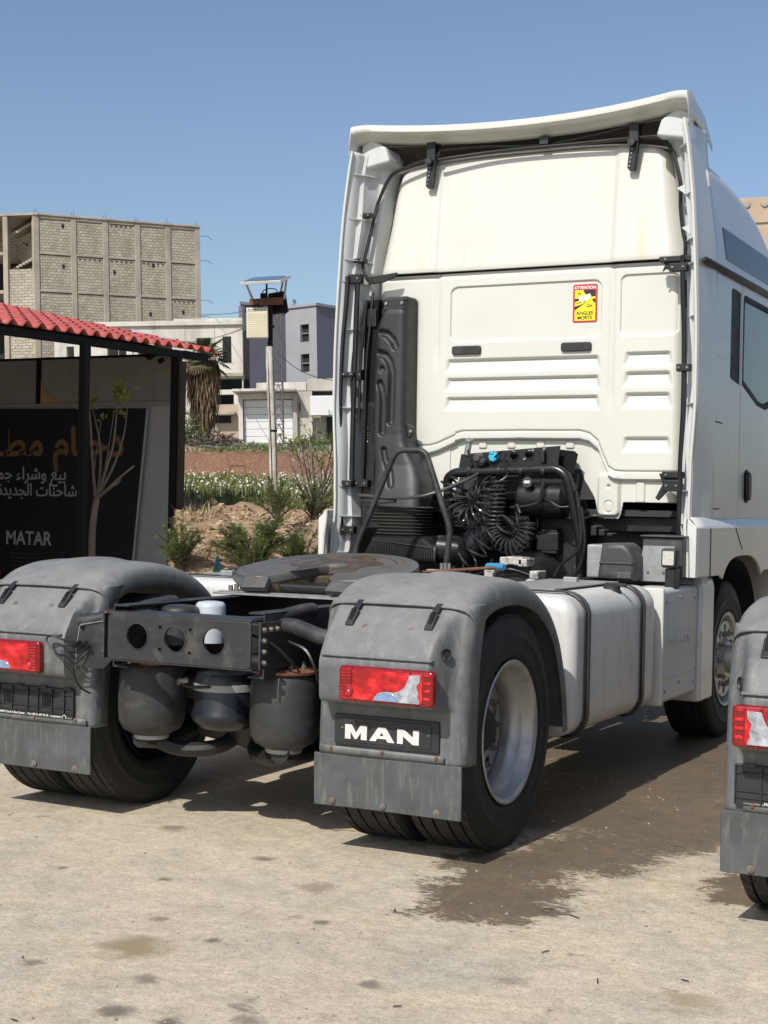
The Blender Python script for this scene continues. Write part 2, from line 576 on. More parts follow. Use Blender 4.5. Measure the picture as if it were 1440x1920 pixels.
def fender(sx):
    XI, XO = 0.577, 1.235
    prof = [(.735, .425), (.725, .52), (.70, .63), (.655, .75), (.59, .865), (.50, .965), (.385, 1.042), (.25, 1.097), (.10, 1.128), (-.04, 1.137),
            (-.17, 1.130), (-.28, 1.106), (-.36, 1.072), (-.43, 1.030)]
    pr = smooth_path([(0, a, b) for a, b in prof], 4)
    rows = []
    xs = [(XI, -.10), (XI, -.075), (XI + .002, -.05), (XI + .012, -.026), (XI + .032, -.009), (XI + .06, -.002)]
    main = np.linspace(XI + .09, XO - .09, 64)
    xs += [(x, 0) for x in main]
    xs += [(XO - .06, -.002), (XO - .032, -.009), (XO - .012, -.026), (XO - .002, -.05), (XO, -.075), (XO, -.105)]
    for i, p in enumerate(pr):
        a = pr[max(i - 1, 0)]; b = pr[min(i + 1, len(pr) - 1)]
        t = (b - a).normalized()
        nn = Vector((0, t.z, -t.y))
        if nn.dot(Vector((0, p.y, p.z - .5))) < 0:
            nn = -nn
        row = []
        for x, o in xs:
            crease = .013 * float(sstep(.892, .908, x) * (1 - sstep(.93, 1.10, x)) * (1 - sstep(-.30, -.16, -abs(p.y + .02) * 0 + -p.y - .0) * 0) * sstep(-.24, -.10, p.y))
            crease *= float(sstep(XO - .01, XO - .07, x))
            dish = .010 * math.sin(math.pi * min(1, max(0, (x - XI) / (XO - XI))))
            q = p + nn * (o + crease + dish + .002 * mnoise.noise(Vector((x * 6, p.y * 5, p.z * 5))))
            row.append((sx * x, q.y, q.z))
        rows.append(row)
    fe = MB().grid(rows).build('rear_fender', 'plastic_grey', T, ang=60, solid=.006)
    # --- rear panel with its lamp bulge
    A = [(-.385, 1.050), (-.408, 1.028), (-.437, .94), (-.462, .85), (-.470, .80), (-.478, .665), (-.480, .648), (-.482, .625), (-.485, .52), (-.486, .415)]
    B = [(-.392, 1.052), (-.424, 1.022), (-.548, .925), (-.595, .85), (-.610, .812), (-.604, .668), (-.592, .650), (-.497, .634), (-.488, .52), (-.487, .415)]
    nsub = [3, 7, 6, 5, 8, 4, 5, 6, 6]
    PA, PB = [], []
    for k in range(len(A) - 1):
        for j in range(nsub[k]):
            t = j / nsub[k]
            PA.append((A[k][0] * (1 - t) + A[k + 1][0] * t, A[k][1] * (1 - t) + A[k + 1][1] * t))
            PB.append((B[k][0] * (1 - t) + B[k + 1][0] * t, B[k][1] * (1 - t) + B[k + 1][1] * t))
    PA.append(A[-1]); PB.append(B[-1])
    def soften(P, it=2):
        for _ in range(it):
            P = [P[0]] + [((P[i - 1][0] + 2 * P[i][0] + P[i + 1][0]) / 4, (P[i - 1][1] + 2 * P[i][1] + P[i + 1][1]) / 4) for i in range(1, len(P) - 1)] + [P[-1]]
        return P
    PA = soften(PA); PB = soften(PB, 1)
    cols = [(XI, .11), (XI, .06), (XI + .002, .03), (XI + .01, .012), (XI + .022, .003)]
    cols += [(x, 0) for x in np.linspace(XI + .035, XO - .05, 46)]
    cols += [(XO - .034, .003), (XO - .018, .010), (XO - .006, .024), (XO, .045), (XO, .08), (XO, .125)]
    rows = []
    for (ya, za), (yb, zb) in zip(PA, PB):
        row = []
        for x, o in cols:
            m = float(sstep(.612, .655, x) * (1 - sstep(1.135, 1.192, x)))
            y = ya + (yb - ya) * m + o
            z = za + (zb - za) * m
            # round recess pressed into the sloping side of the bulge
            row.append((sx * x, y + .002 * mnoise.noise(Vector((x * 5, z * 5, sx))), z))
        rows.append(row)
    pn = MB().grid(rows).build('fender_panel', 'plastic_grey', fe, ang=50, solid=.006)
    # shadow line ledge above the lamp
    MB().box(.66, 1.15, -.618, -.590, .833, .842).xform(Matrix.Diagonal((sx, 1, 1, 1))).build('ledge', 'plastic_grey', fe, bevel=.004)
    # plug on the side of the bulge
    MB().lathe([(0, -.004), (.022, -.004), (.024, 0), (.024, .004)], (0, 0, 0), 'z', 20).xform(
        Matrix.Translation((sx * 1.172, -.530, .86)) @ Matrix.Rotation(R(90), 4, 'X') @ Matrix.Rotation(R(sx * 58), 4, 'Y')).build('plug', 'plastic_dark', fe)
    # rubber latches bridging the joint
    for xc in (.735, 1.09):
        b = MB()
        a0 = Vector((sx * xc, -.452, 1.020)); a1 = Vector((sx * (xc - .0), -.524, .951))
        b.bar(a0 + Vector((0, .04, .028)), a0 + Vector((0, -.008, -.002)), .030, .010, (0, -.6, .8))
        b.bar(a0 + Vector((0, -.012, -.006)), a1, .036, .014, (0, -.6, .8))
        b.build('latch', 'plastic_dark', fe, bevel=.004)
        s = MB()
        s.bar(a0 + Vector((0, -.020, -.004)), a1 + Vector((0, .018, .018)), .016, .020, (0, -.6, .8))
        s.build('latch_strap', 'seal', fe, bevel=.004)
    for xc in (.80, 1.01):
        MB().lathe([(0, .004), (.008, .004), (.010, 0), (.016, 0), (.016, -.006)], (0, 0, 0), 'z', 12).xform(
            Matrix.Translation((sx * xc, -.517, .955)) @ Matrix.Rotation(R(52), 4, 'X')).build('bolt', 'bolt_metal', fe)
    # --- mud flap
    rows = []
    for z in np.linspace(.209, .423, 10):
        row = []
        for x in np.linspace(XI - .004, XO + .002, 24):
            row.append((sx * x, -.497 + .004 * math.sin(x * 9 + sx) + (.423 - z) * .035 + .005 * mnoise.noise(Vector((x * 3, z * 6, sx * 3))),
                        z + .004 * mnoise.noise(Vector((x * 2.5, 3, sx))) * (1 if z < .3 else 0)))
        rows.append(row)
    fl = MB().grid(rows).build('mud_flap', 'flap_rubber', T, ang=60, solid=.012, bevel=.003, seg=1)
    for xc in (.66, .892, 1.13):
        MB().lathe([(0, -.010), (.006, -.010), (.006, -.005), (.013, -.004), (.0135, 0)], (sx * xc, -.4985, .232), 'y', 14).build('bolt', 'bolt_metal', fl)
    rows = [[(sx * x, -.500 - .004 * (k == 1), z) for k, z in enumerate((.455, .445, .424))] for x in np.linspace(.60, 1.16, 12)]
    st = MB().grid(rows).build('flap_rail', 'plastic_grey', fl, solid=.006)
    for xc in (.654, .89, 1.128):
        MB().lathe([(0, -.007), (.005, -.007), (.0055, -.002), (.009, -.001), (.009, .002)], (sx * xc, -.5065, .4465), 'y', 12).build('rivet', 'rust', fl)
    # --- tail light
    x0, x1, z0, z1 = .757, 1.172, .661, .803
    def bx(a, b):
        return (sx * a, sx * b) if sx > 0 else (sx * b, sx * a)
    def lens_shape(pts, y, th, bev):
        return shape([[(sx * a, b) for a, b in (pts if sx > 0 else pts[::-1])]], plane_xz(y + .03), th, bev, 2)
    tl = link('tail_light', lens_shape(rrect(x0, x1, z0, z1, .018), -.652, .036, .010), 'red_lens_dark', T, ang=40)
    inner = rrect(x0 + .012, x1 - .045, z0 + .012, z1 - .012, .01)
    link('red_lens', lens_shape(inner, -.6705, .005, .0015), 'red_lens', tl)
    for k in range(9):
        zz = z0 + .026 + k * .0125
        link('lens_rib', lens_shape([(x0 + .016, zz), (x0 + .060, zz), (x0 + .060, zz + .004), (x0 + .016, zz + .004)], -.677, .004, 0), 'red_lens', tl, ang=0)
    for k in range(4):
        zz = z0 + .03 + k * .03
        link('lens_rib', lens_shape([(x1 - .040, zz), (x1 - .012, zz), (x1 - .012, zz + .010), (x1 - .040, zz + .010)], -.671, .005, .001), 'red_lens', tl, ang=0)
    blk = rrect(x0 + .014, x0 + .062, z0 + .02, z1 - .014, .006)
    link('reflector_block', lens_shape(blk, -.674, .004, .001), 'red_lens_dark', tl)
    # clear reversing window: sweeping tail rising to the outer end
    cl = [(.915, .674), (.922, .690), (.935, .702), (.952, .709), (.975, .712), (1.005, .711), (1.035, .722), (1.056, .742), (1.066, .765), (1.072, .783),
          (1.120, .786), (1.118, .760), (1.104, .742), (1.112, .715), (1.108, .700), (1.117, .685), (1.117, .674)]
    link('clear_lens', lens_shape(cl, -.675, .005, .001), 'clear_lens', tl)
    link('bulb_lens', lens_shape([(.918, .676)] + [(.972 + .052 * math.cos(R(a)), .678 + .031 * math.sin(R(a))) for a in range(175, -1, -15)] + [(1.025, .676)], -.678, .004, .001), 'lens_blue', tl)
    for cx, cz, rr in ((.800, .705, .026),):
        MB().lathe([(0, -.006), (rr * .6, -.005), (rr, 0)], (sx * cx, -.6455, cz), 'y', 20).build('bulb_ring', 'red_lens_dark', tl)
        MB().lathe([(0, -.006), (rr * .35, -.004), (rr * .5, 0)], (sx * (cx + .006), -.651, cz - .006), 'y', 16).build('bulb', 'red_lens', tl)
    for cx, cz in ((.818, .793), (1.074, .790), (.826, .668), (1.088, .667)):
        MB().lathe([(0, -.004), (.005, -.003), (.006, 0)], (sx * cx, -.6425, cz), 'y', 10).build('screw', 'red_lens_dark', tl)
    return fe

fender(1)
fender(-1)

# ---- name plate on the right fender
def letters(parent, x0, z0, h, y, name, m, thick, kx=1.0, plane=None):
    """heavy wide capitals M A N drawn as outlines"""
    k = h * kx
    L = [
        ([(0, 0), (.42, 0), (.42, .50), (.72, .02), (.88, .02), (1.18, .50), (1.18, 0), (1.62, 0), (1.62, 1), (1.14, 1), (.81, .46), (.48, 1), (0, 1)], None),
        ([(1.80, 0), (2.26, 0), (2.40, .20), (3.02, .20), (3.16, 0), (3.66, 0), (2.98, 1), (2.46, 1)], [(2.56, .40), (2.86, .40), (2.71, .64)]),
        ([(3.84, 0), (4.26, 0), (4.26, .52), (4.96, 0), (5.40, 0), (5.40, 1), (4.98, 1), (4.98, .50), (4.30, 1), (3.84, 1)], None)]
    for o, hole in L:
        outs = [[(x0 + a * k, z0 + b * h) for a, b in o]]
        if hole:
            outs.append([(x0 + a * k, z0 + b * h) for a, b in hole][::-1])
        link(name, shape(outs, plane or plane_xz(y), thick), m, parent, ang=0)

pl = MB()
pl.box(.668, 1.138, -.505, -.485, .466, .590)
pl = pl.build('name_plate', 'plastic_dark', T, bevel=.004)
MB().box(.700, 1.105, -.5085, -.504, .478, .578).build('plate_face', 'plastic_dark', pl, bevel=.002)
letters(pl, .722, .492, .058, -.511, 'letter', 'letter_white', .004, 1.06)
for xc in (.708, 1.095):
    MB().lathe([(0, -.004), (.004, -.003), (.005, 0)], (xc, -.509, .535), 'y', 10).build('screw', 'steel', pl)

# ---- empty number plate holder on the left fender
ph = MB().box(-1.19, -.668, -.503, -.487, .447, .585).build('plate_holder', 'plastic_dark', T, bevel=.003)
b = MB()
for z in (.449, .472, .495, .556, .581):
    b.box(-1.19, -.668, -.510, -.503, z - .0018, z + .0018)
b.build('holder_rail', 'plastic_dark', ph, bevel=.001, seg=1)
for x in (-1.188, -1.10, -1.02, -.93, -.87, -.79, -.72, -.670):
    MB().box(x - .0022, x + .0022, -.5115, -.5025, .449, .583).build('holder_rib', 'plastic_dark', ph)
for x0_ in (-1.07, -.845):
    for k in range(6):
        x = x0_ + k * .0085
        MB().box(x - .0015, x + .0015, -.5095, -.5025, .499, .552).build('holder_slat', 'plastic_dark', ph)
for x in (-1.14, -.985, -.84, -.70):
    MB().box(x - .022, x + .022, -.514, -.503, .578, .590).build('holder_clip', 'plastic_dark', ph, bevel=.002)
link('holder_lettering', text_mesh('MAN Truck & Bus Center    Tel. +48 21 697 93 93    Importeur', .0135, plane_xz(-.5115) @ Matrix.Translation((-.735, .4535, 0)), .001, 'RIGHT', .0003), 'letter_white', ph, ang=0)
MB().tube([(-.716 + .011 * math.cos(R(a)), -.5115, .455 + .011 * math.sin(R(a))) for a in range(200, -21, -20)], .0018, 6).build('holder_emblem', 'letter_white', ph)

# ---- wheels
def tyre_mb(xc, w, rad, y, z, n=72):
    """tyre of width w centred at xc with grooved tread"""
    h = w / 2
    ri = .293
    prof = [(ri, -h * .80), (ri + .012, -h * .90), (.335, -h * .97), (.34, -h * .985), (.345, -h * .975), (.37, -h * .99), (.40, -h * 1.0), (.404, -h * 1.015), (.408, -h * 1.0), (rad - .055, -h * .96), (rad - .028, -h * .93), (rad - .016, -h * .90), (rad - .004, -h * .84)]
    g = [-.62, -.22, .22, .62]
    for q in g:
        c = q * h
        prof += [(rad - .001 + .002 * (1 - abs(q)), c - .009), (rad - .013, c - .006), (rad - .013, c + .006), (rad - .001 + .002 * (1 - abs(q)), c + .009)]
    prof += [(rad - .004, h * .84), (rad - .016, h * .90), (rad - .028, h * .93), (rad - .055, h * .96), (.408, h * 1.0), (.404, h * 1.015), (.40, h * 1.0), (.37, h * .99), (.345, h * .975), (.34, h * .985), (.335, h * .97), (ri + .012, h * .90), (ri, h * .80)]
    b = MB().lathe(prof, (xc, y, z), 'x', n)
    return b

def tyre(xc, w, y, parent, rad=.496, z=.494):
    b = tyre_mb(xc, w, rad, y, z)
    o = b.build('tyre', 'rubber', parent, ang=50)
    # tread: cross cuts as raised lugs between the grooves
    t = MB()
    h = w / 2
    nl = 44
    for band in ((-.84, -.64), (-.56, -.26), (-.18, .18), (.26, .56), (.64, .84)):
        for k in range(nl):
            a = 2 * math.pi * (k + .5 * (abs(band[0]) < .3)) / nl
            da = 2 * math.pi / nl * .44
            r0, r1 = rad - .006, rad + .0015
            sk = .04
            vs = []
            for rr in (r0, r1):
                for aa, bb in ((a - da - sk, band[0]), (a + da - sk, band[0]), (a + da + sk, band[1]), (a - da + sk, band[1])):
                    vs.append((xc + bb * h, y + rr * math.cos(aa), z + rr * math.sin(aa)))
            t.add(vs, [(4, 5, 6, 7), (0, 1, 5, 4), (1, 2, 6, 5), (2, 3, 7, 6), (3, 0, 4, 7)])
    o2 = t.build('tread', 'tread', o, ang=0, fixn=True)
    o2['kind'] = 'stuff'
    return o

def rim(x_out, sx, y, parent, dish, disc_hub=False, z=.494):
    """steel rim: flange at x_out, disc 'dish' metres inboard"""
    s = sx
    prof = [(.276, -.215), (.282, -.20), (.272, -.17), (.245, -.13), (.245, -.09), (.272, -.055), (.282, -.045), (.284, -.012), (.300, -.006), (.304, .0), (.300, .004), (.290, .002), (.278, -.012),
            (.274, -.05), (.262, -.062), (.238, -.095), (.238, -.13), (.266, -.172), (.270, -.21)]
    rm = MB().lathe([(r, s * h) for r, h in prof], (x_out, y, z), 'x', 56).build('rim', 'rim_steel', parent, ang=40)
    xd = x_out - s * dish
    # disc with hand holes
    outs = [circ(0, 0, .244, 48)]
    for k in range(10):
        a = 2 * math.pi * (k + .5) / 10
        outs.append(circ(.196 * math.cos(a), .196 * math.sin(a), .029, 16, True))
    outs.append(circ(0, 0, .14, 32, True))
    M = Matrix.Translation((xd, y, z)) @ Matrix(((0, 0, 1, 0), (1, 0, 0, 0), (0, 1, 0, 0), (0, 0, 0, 1)))
    link('disc', shape(outs, M, .014, .004), 'rim_steel', rm)
    hubp = [(.0, .10), (.06, .10), (.085, .085), (.09, .03), (.115, .03), (.14, .0), (.15, -.01)] if disc_hub else [(0, .06), (.07, .06), (.085, .05), (.09, .01), (.15, 0), (.15, -.02)]
    hb = MB().lathe([(r, s * h) for r, h in hubp], (xd, y, z), 'x', 32).build('hub', 'chassis_black' if not disc_hub else 'rim_steel', rm, ang=40)
    for k in range(10):
        a = 2 * math.pi * k / 10
        c = Vector((xd, y + .1675 * math.cos(a), z + .1675 * math.sin(a)))
        MB().lathe([(.018, s * .005), (.018, s * .012), (.0145, s * .013), (.0145, s * .034), (.009, s * .036), (.009, s * .05), (0, s * .05)], c, 'x', 6).build('wheel_nut', 'bolt_metal', rm, ang=30)
    return rm

for s in (1, -1):
    w = empty('rear_wheel', (0, 0, 0))
    w.parent = T
    tyre(s * 1.075, .305, .03, w)
    tyre(s * .735, .305, .03, w)
    rim(s * 1.222, s, .03, w, .155)
    MB().lathe([(.276, -.2), (.282, -.16), (.245, -.1), (.245, .05), (.284, .11), (.284, .15)], (s * .735, .03, .494), 'x', 40).build('inner_rim', 'chassis_black', w)
    w = empty('front_wheel', (0, 0, 0))
    w.parent = T
    tyre(s * 1.045, .315, 3.74, w)
    rim(s * 1.195, s, 3.74, w, .02, True)

# ---- frame
b = MB()
for s in (1, -1):
    rl = MB()
    xo = s * .385
    xi = s * .305
    rl.box(min(xo, xo - s * .009), max(xo, xo - s * .009), -.60, 5.0, .715, .985)
    rl.box(min(xi, xo), max(xi, xo), -.60, 5.0, .977, .986)
    rl.box(min(xi, xo), max(xi, xo), -.60, 5.0, .714, .723)
    rl.build('frame_rail', 'chassis', T, bevel=.003)
# rear cross member: pressed plate with three large and four small holes
outs = [rrect(-.362, .362, .757, .952, .02)]
for cx in (-.205, -.011, .184):
    outs.append(circ(cx, .862, .054, 32, True))
for cx, cz in ((-.088, .907), (.066, .904), (-.088, .813), (.063, .807)):
    outs.append(circ(cx, cz, .0085, 12, True))
bm_ = link('rear_cross_member', shape(outs, plane_xz(-.662), .012, .004), 'chassis', T)
for cx in (-.205, -.011, .184):
    MB().lathe([(.0535, -.004), (.058, -.003), (.058, .006)], (cx, -.668, .862), 'y', 32).build('hole_rim', 'chassis', bm_)
for cx, cz in ((-.088, .907), (.066, .904), (-.088, .813), (.063, .807)):
    MB().lathe([(.008, -.003), (.013, -.003), (.013, .004)], (cx, -.667, cz), 'y', 12).build('hole_boss', 'chassis', bm_)
# top flange with opening, side cheeks and lower lip
fo = [(-.362, -.668), (.362, -.668), (.372, -.60), (.372, -.30), (.30, -.30), (.275, -.44), (.23, -.505), (-.26, -.505), (-.30, -.44), (-.32, -.30), (-.372, -.30), (-.372, -.60)]
link('top_flange', shape([fo], Matrix.Translation((0, 0, .955)), .010, .003), 'chassis', bm_)
MB().box(-.362, .362, -.664, -.60, .750, .760).build('bottom_flange', 'chassis', bm_, bevel=.003)
for s in (1, -1):
    ck = [(-.655, .757), (-.40, .757), (-.33, .80), (-.30, .95), (-.655, .95)]
    link('cheek_plate', shape([ck], plane_yz(s * .395), .010, .003), 'chassis', bm_)
    for yy, zz in ((-.63, .92), (-.63, .875), (-.63, .83), (-.63, .785), (-.58, .92), (-.53, .92), (-.48, .92)):
        MB().lathe([(.012, 0), (.012, s * .006), (.009, s * .007), (.009, s * .014), (0, s * .015)], (s * .400, yy, zz), 'x', 6).build('bolt', 'bolt_metal', bm_, ang=30)
# rolled top edge towards the rails
for s in (1, -1):
    MB().tube(smooth_path([(s * .345, -.50, .945), (s * .362, -.40, .962), (s * .368, -.25, .975), (s * .366, -.18, .975)], 5), .033, 12).build('corner_gusset', 'chassis', bm_)
# inner cross members
for yy in (-.12, .55, 1.4, 2.3):
    MB().box(-.31, .31, yy - .04, yy + .04, .76, .90).build('cross_member', 'chassis_black', T, bevel=.01)
MB().box(-.26, .26, .95, 2.9, .40, .80).build('driveline_shade_box', 'chassis_black', T, bevel=.06)  # black box added between the rails to keep the underbody dark
# fender carrier tubes
for s in (1, -1):
    MB().tube(smooth_path([(s * .36, -.46, .925), (s * .44, -.47, .928), (s * .52, -.485, .912), (s * .60, -.50, .895), (s * .75, -.50, .89)], 5), .033, 14).build('fender_carrier', 'chassis', T)
    MB().tube(smooth_path([(s * .38, .62, .90), (s * .60, .62, .90), (s * .9, .60, .92)], 4), .028, 12).build('fender_carrier', 'chassis', T)
MB().cyl((-.505, -.49, .916), (-.497, -.487, .917), .0345, 14).build('carrier_end', 'rust', T)

# bracket plate with plug cluster between left fender and the frame end
bp = link('bracket_plate', shape([[(-.60, .69), (-.45, .70), (-.385, .76), (-.375, .86), (-.40, .915), (-.55, .88), (-.60, .78)]], plane_xz(-.575), .006, .002), 'chassis', T)
for k in range(7):
    a = Vector((-.60 + .012 * k, -.60, .79 + .008 * (k % 3)))
    MB().cyl(a, a + Vector((.022, -.012, .006)), .009, 8).build('plug', 'cable', bp)
cabs = [[(-.56, -.60, .80), (-.62, -.64, .82), (-.67, -.66, .835), (-.70, -.66, .82), (-.67, -.66, .785), (-.61, -.64, .77), (-.56, -.60, .765)],
        [(-.55, -.60, .785), (-.60, -.65, .80), (-.66, -.66, .80), (-.64, -.66, .76), (-.58, -.62, .74)],
        [(-.53, -.59, .77), (-.58, -.62, .70), (-.565, -.60, .62), (-.55, -.54, .58)],
        [(-.40, -.58, .90), (-.42, -.60, .86), (-.40, -.60, .84)]]
for c in cabs:
    MB().tube(smooth_path(c, 6), .0045, 6).build('cable', 'cable', T)
MB().tube(round_path([(-.60, -.582, .69), (-.595, -.582, .80), (-.58, -.582, .885), (-.40, -.582, .918), (-.39, -.582, .87), (-.38, -.582, .86)], .01, 3), .0025, 6).build('bracket_edge', 'galvanised', bp)

# ---- air bellows, damper and axle
def bellows(x, y):
    p = [(.06, .395), (.085, .40), (.10, .41), (.128, .425), (.146, .46), (.150, .52), (.149, .60), (.146, .67), (.138, .705), (.125, .72)]
    o = MB().lathe(p, (x, y, 0), 'z', 40).build('air_bellows', 'rubber_grey', T, ang=50)
    MB().lathe([(.128, .715), (.150, .722), (.152, .732), (.10, .74), (0, .74)], (x, y, 0), 'z', 32).build('top_plate', 'rust', o, ang=40)
    MB().lathe([(0, .380), (.075, .380), (.080, .390), (.078, .40)], (x, y, 0), 'z', 24).build('piston', 'galvanised', o, ang=40)
    for dx, dy in ((.05, -.04), (-.05, -.05), (.09, .0)):
        MB().lathe([(.012, .738), (.012, .752), (.007, .754), (.007, .772), (0, .773)], (x + dx, y + dy, 0), 'z', 6).build('bolt', 'bolt_metal', o, ang=30)
for sx_ in (-.345, .345):
    bellows(sx_, -.36)
    bellows(sx_, .52)
MB().lathe([(0, .445), (.06, .448), (.11, .462), (.142, .49), (.148, .512), (.146, .528), (.138, .545), (.137, .66), (.125, .70), (0, .71)], (.045, -.36, 0), 'z', 40).build('air_tank', 'tank_navy', T, ang=40)
MB().lathe([(.1395, .625), (.1415, .627), (.1415, .655), (.1395, .657)], (.045, -.36, 0), 'z', 40).build('tank_strap', 'galvanised', T, ang=40)
ax = MB()
ax.tube([(-1.0, 0, .506), (-.35, 0, .506), (-.2, 0, .51), (.2, 0, .51), (.35, 0, .506), (1.0, 0, .506)], [.075, .085, .13, .13, .085, .075], 20)
ax = ax.build('rear_axle', 'chassis_black', T)
MB().lathe([(0, -.20), (.08, -.195), (.15, -.15), (.19, -.06), (.195, .05), (.15, .16), (.09, .26), (.08, .40)], (0.02, 0, .50), 'y', 32).build('differential', 'chassis_black', ax, ang=50)
for s in (1, -1):
    MB().tube(smooth_path([(s * .36, -.42, .385), (s * .36, -.2, .36), (s * .38, .1, .39), (s * .38, .56, .38)], 5), .045, 10).build('spring_arm', 'chassis_black', ax)
    MB().tube(smooth_path([(s * .345, -.33, .37), (s * .24, -.28, .33), (s * .10, -.2, .34), (s * .05, -.05, .4)], 5), .035, 10).build('track_rod', 'chassis_black', ax)
    MB().cyl((s * .50, -.18, .60), (s * .50, .0, .60), .10, 20).build('brake_chamber', 'chassis_black', ax)
MB().box(-.30, .30, .20, .34, .36, .72).build('axle_shade_box', 'chassis_black', T, bevel=.05)  # black box added near the axle to cover the sunlit ground beyond
MB().tube([(-.32, .06, .42), (.0, .05, .38), (.32, .06, .42)], .09, 12).build('stabiliser', 'chassis_black', T)
MB().tube([(-.30, -.25, .62), (.0, -.25, .60), (.30, -.25, .62)], .06, 12).build('stabiliser', 'chassis_black', T)
MB().tube(smooth_path([(.30, -.60, .90), (.41, -.58, .86), (.46, -.5, .78), (.44, -.42, .745)], 6), .006, 6).build('cable', 'cable', T)
MB().tube(smooth_path([(.41, -.45, .86), (.50, -.46, .83), (.545, -.46, .76), (.54, -.42, .70)], 6), .007, 6).build('cable', 'cable', T)
MB().tube(smooth_path([(-.14, -.42, .70), (-.10, -.50, .66), (-.04, -.49, .64), (.06, -.51, .65)], 6), .006, 6).build('cable', 'cable', T)
for k in range(4):
    MB().cyl((-.11 + .012 * k, -.49, .655 + .006 * k), (-.10 + .012 * k, -.505, .665), .010, 8).build('fitting', 'bolt_metal', T)

# caps standing between the rails
p1 = on(395, 1136, 'y', -.20)
MB().lathe([(.068, -.16), (.068, .0), (.066, .012), (.056, .022), (.03, .026), (0, .027)], (p1.x, p1.y, p1.z - .004), 'z', 28).build('filter_cap', 'filter_white', T, ang=50)
p2 = on(338, 1140, 'y', -.30)
MB().lathe([(.088, -.16), (.088, -.01), (.084, .002), (.065, .012), (.03, .016), (0, .017)], (p2.x, p2.y, p2.z), 'z', 28).build('reservoir_cap', 'chassis', T, ang=50)

# ---- fifth wheel
fw = empty('fifth_wheel', (0, .62, 1.10))
fw.parent = T
M5 = Matrix.Translation((0, .62, 1.105)) @ Matrix.Rotation(R(8.5), 4, 'X')
def W5(o):
    return o
front = [(.46 * math.cos(R(t)), -.02 + .43 * math.sin(R(t))) for t in range(0, 181, 9)]
pts = front + [(-.468, -.08), (-.42, -.20), (-.33, -.27), (-.235, -.30), (-.20, -.28), (-.085, -.06), (-.05, .03), (-.035, .06), (0, .07), (.035, .06), (.05, .03), (.085, -.06), (.14, -.25), (.175, -.29), (.25, -.30), (.34, -.27), (.42, -.20), (.468, -.08)]
p5 = link('coupling_plate', shape([pts], M5, .046, .008, 2), 'fifth_metal', fw, ang=40)
# greasy band round the throat
gp = []
for a in range(-62, 243, 8):
    gp.append(((.21 + .035 * math.sin(a * .11)) * math.cos(R(a)), .07 + (.25 + .03 * math.sin(a * .17)) * math.sin(R(a))))
gi = [(.075 * math.cos(R(a)), .04 + .085 * math.sin(R(a))) for a in range(240, -61, -20)]
link('grease_film', shape([gp + gi], M5 @ Matrix.Translation((0, 0, .0238)), .002), 'grease', p5, ang=0)
# worn arcs left by the trailer plate
for rr0, rr1, t0, t1 in ((.33, .34, 20, 150), (.38, .385, 35, 165), (.29, .297, 60, 175)):
    arc = [(rr1 * math.cos(R(t)), .0 + rr1 * math.sin(R(t))) for t in range(t0, t1, 6)] + [(rr0 * math.cos(R(t)), .0 + rr0 * math.sin(R(t))) for t in range(t1 - 6, t0 - 1, -6)]
    link('wear_mark', shape([arc], M5 @ Matrix.Translation((0, 0, .0236)), .0016), 'grease', p5, ang=0)
# sloping ramps at the rear of both horns and the tall greasy walls of the throat
for s in (1, -1):
    xa, xb = (.15, .44)
    b = MB()
    top = [Vector((s * .175, -.285, .018)), Vector((s * .30, -.285, .018)), Vector((s * .445, -.13, .018)), Vector((s * .30, -.10, .018))]
    low = [Vector((s * .165, -.345, -.022)), Vector((s * .29, -.352, -.024)), Vector((s * .458, -.175, -.020))]
    vs = [M5 @ q for q in top[:3] + low] + [M5 @ (q + Vector((0, 0.02, -.022))) for q in top[:3] + low]
    b.add(vs, [(0, 1, 4, 3), (1, 2, 5, 4), (3, 4, 10, 9), (4, 5, 11, 10), (0, 3, 9, 6), (2, 5, 11, 8), (6, 7, 10, 9), (7, 8, 11, 10)])
    b.build('ramp', 'fifth_metal', p5, ang=20)
    w = MB()
    q0, q1, q2 = Vector((s * .05, .05, 0)), Vector((s * .09, -.06, 0)), Vector((s * (.155 if s > 0 else .205), -.285, 0))
    o_ = Vector((s * .03, 0, 0))
    vv = []
    for q in (q0, q1, q2):
        vv += [q + Vector((0, 0, .012)), q + Vector((0, 0, -.085)), q + o_ + Vector((0, 0, -.085)), q + o_ + Vector((0, 0, .012))]
    w.add([M5 @ q for q in vv], [(0, 1, 5, 4), (4, 5, 9, 8), (1, 2, 6, 5), (5, 6, 10, 9), (2, 3, 7, 6), (6, 7, 11, 10), (8, 9, 10, 11), (0, 3, 2, 1)])
    w.build('throat_wall', 'grease', p5, ang=30)
lk = MB().box(-.16, .16, .60, .92, 1.005, 1.085).build('lock', 'grease', fw, bevel=.01)
MB().box(-.30, .30, .42, .86, 1.004, 1.05).build('saddle', 'chassis_black', fw, bevel=.02)
for s in (1, -1):
    pb = MB()
    pb.prism([(.42, .995), (.86, .995), (.72, 1.10), (.56, 1.10)], s * .33 - .04, s * .33 + .04, 'yz')
    pb.build('pedestal', 'chassis_black', fw, bevel=.008)
    MB().cyl((s * .28, .64, 1.055), (s * .40, .64, 1.055), .035, 16).build('pivot_pin', 'chassis_black', fw)
MB().box(-.46, .46, .28, .96, .990, 1.000).build('mounting_plate', 'galvanised', fw, bevel=.002)
for k in range(5):
    MB().box(-.46, .46, .33 + k * .13, .36 + k * .13, 1.001, 1.004).build('plate_swage', 'galvanised', fw)
for k in range(6):
    MB().cyl((-.42 + .02 * k, .38 + .02 * k, 1.0), (-.42 + .02 * k, .38 + .02 * k, 1.03 + .005 * (k % 2)), .012, 6).build('bolt', 'bolt_metal', fw)
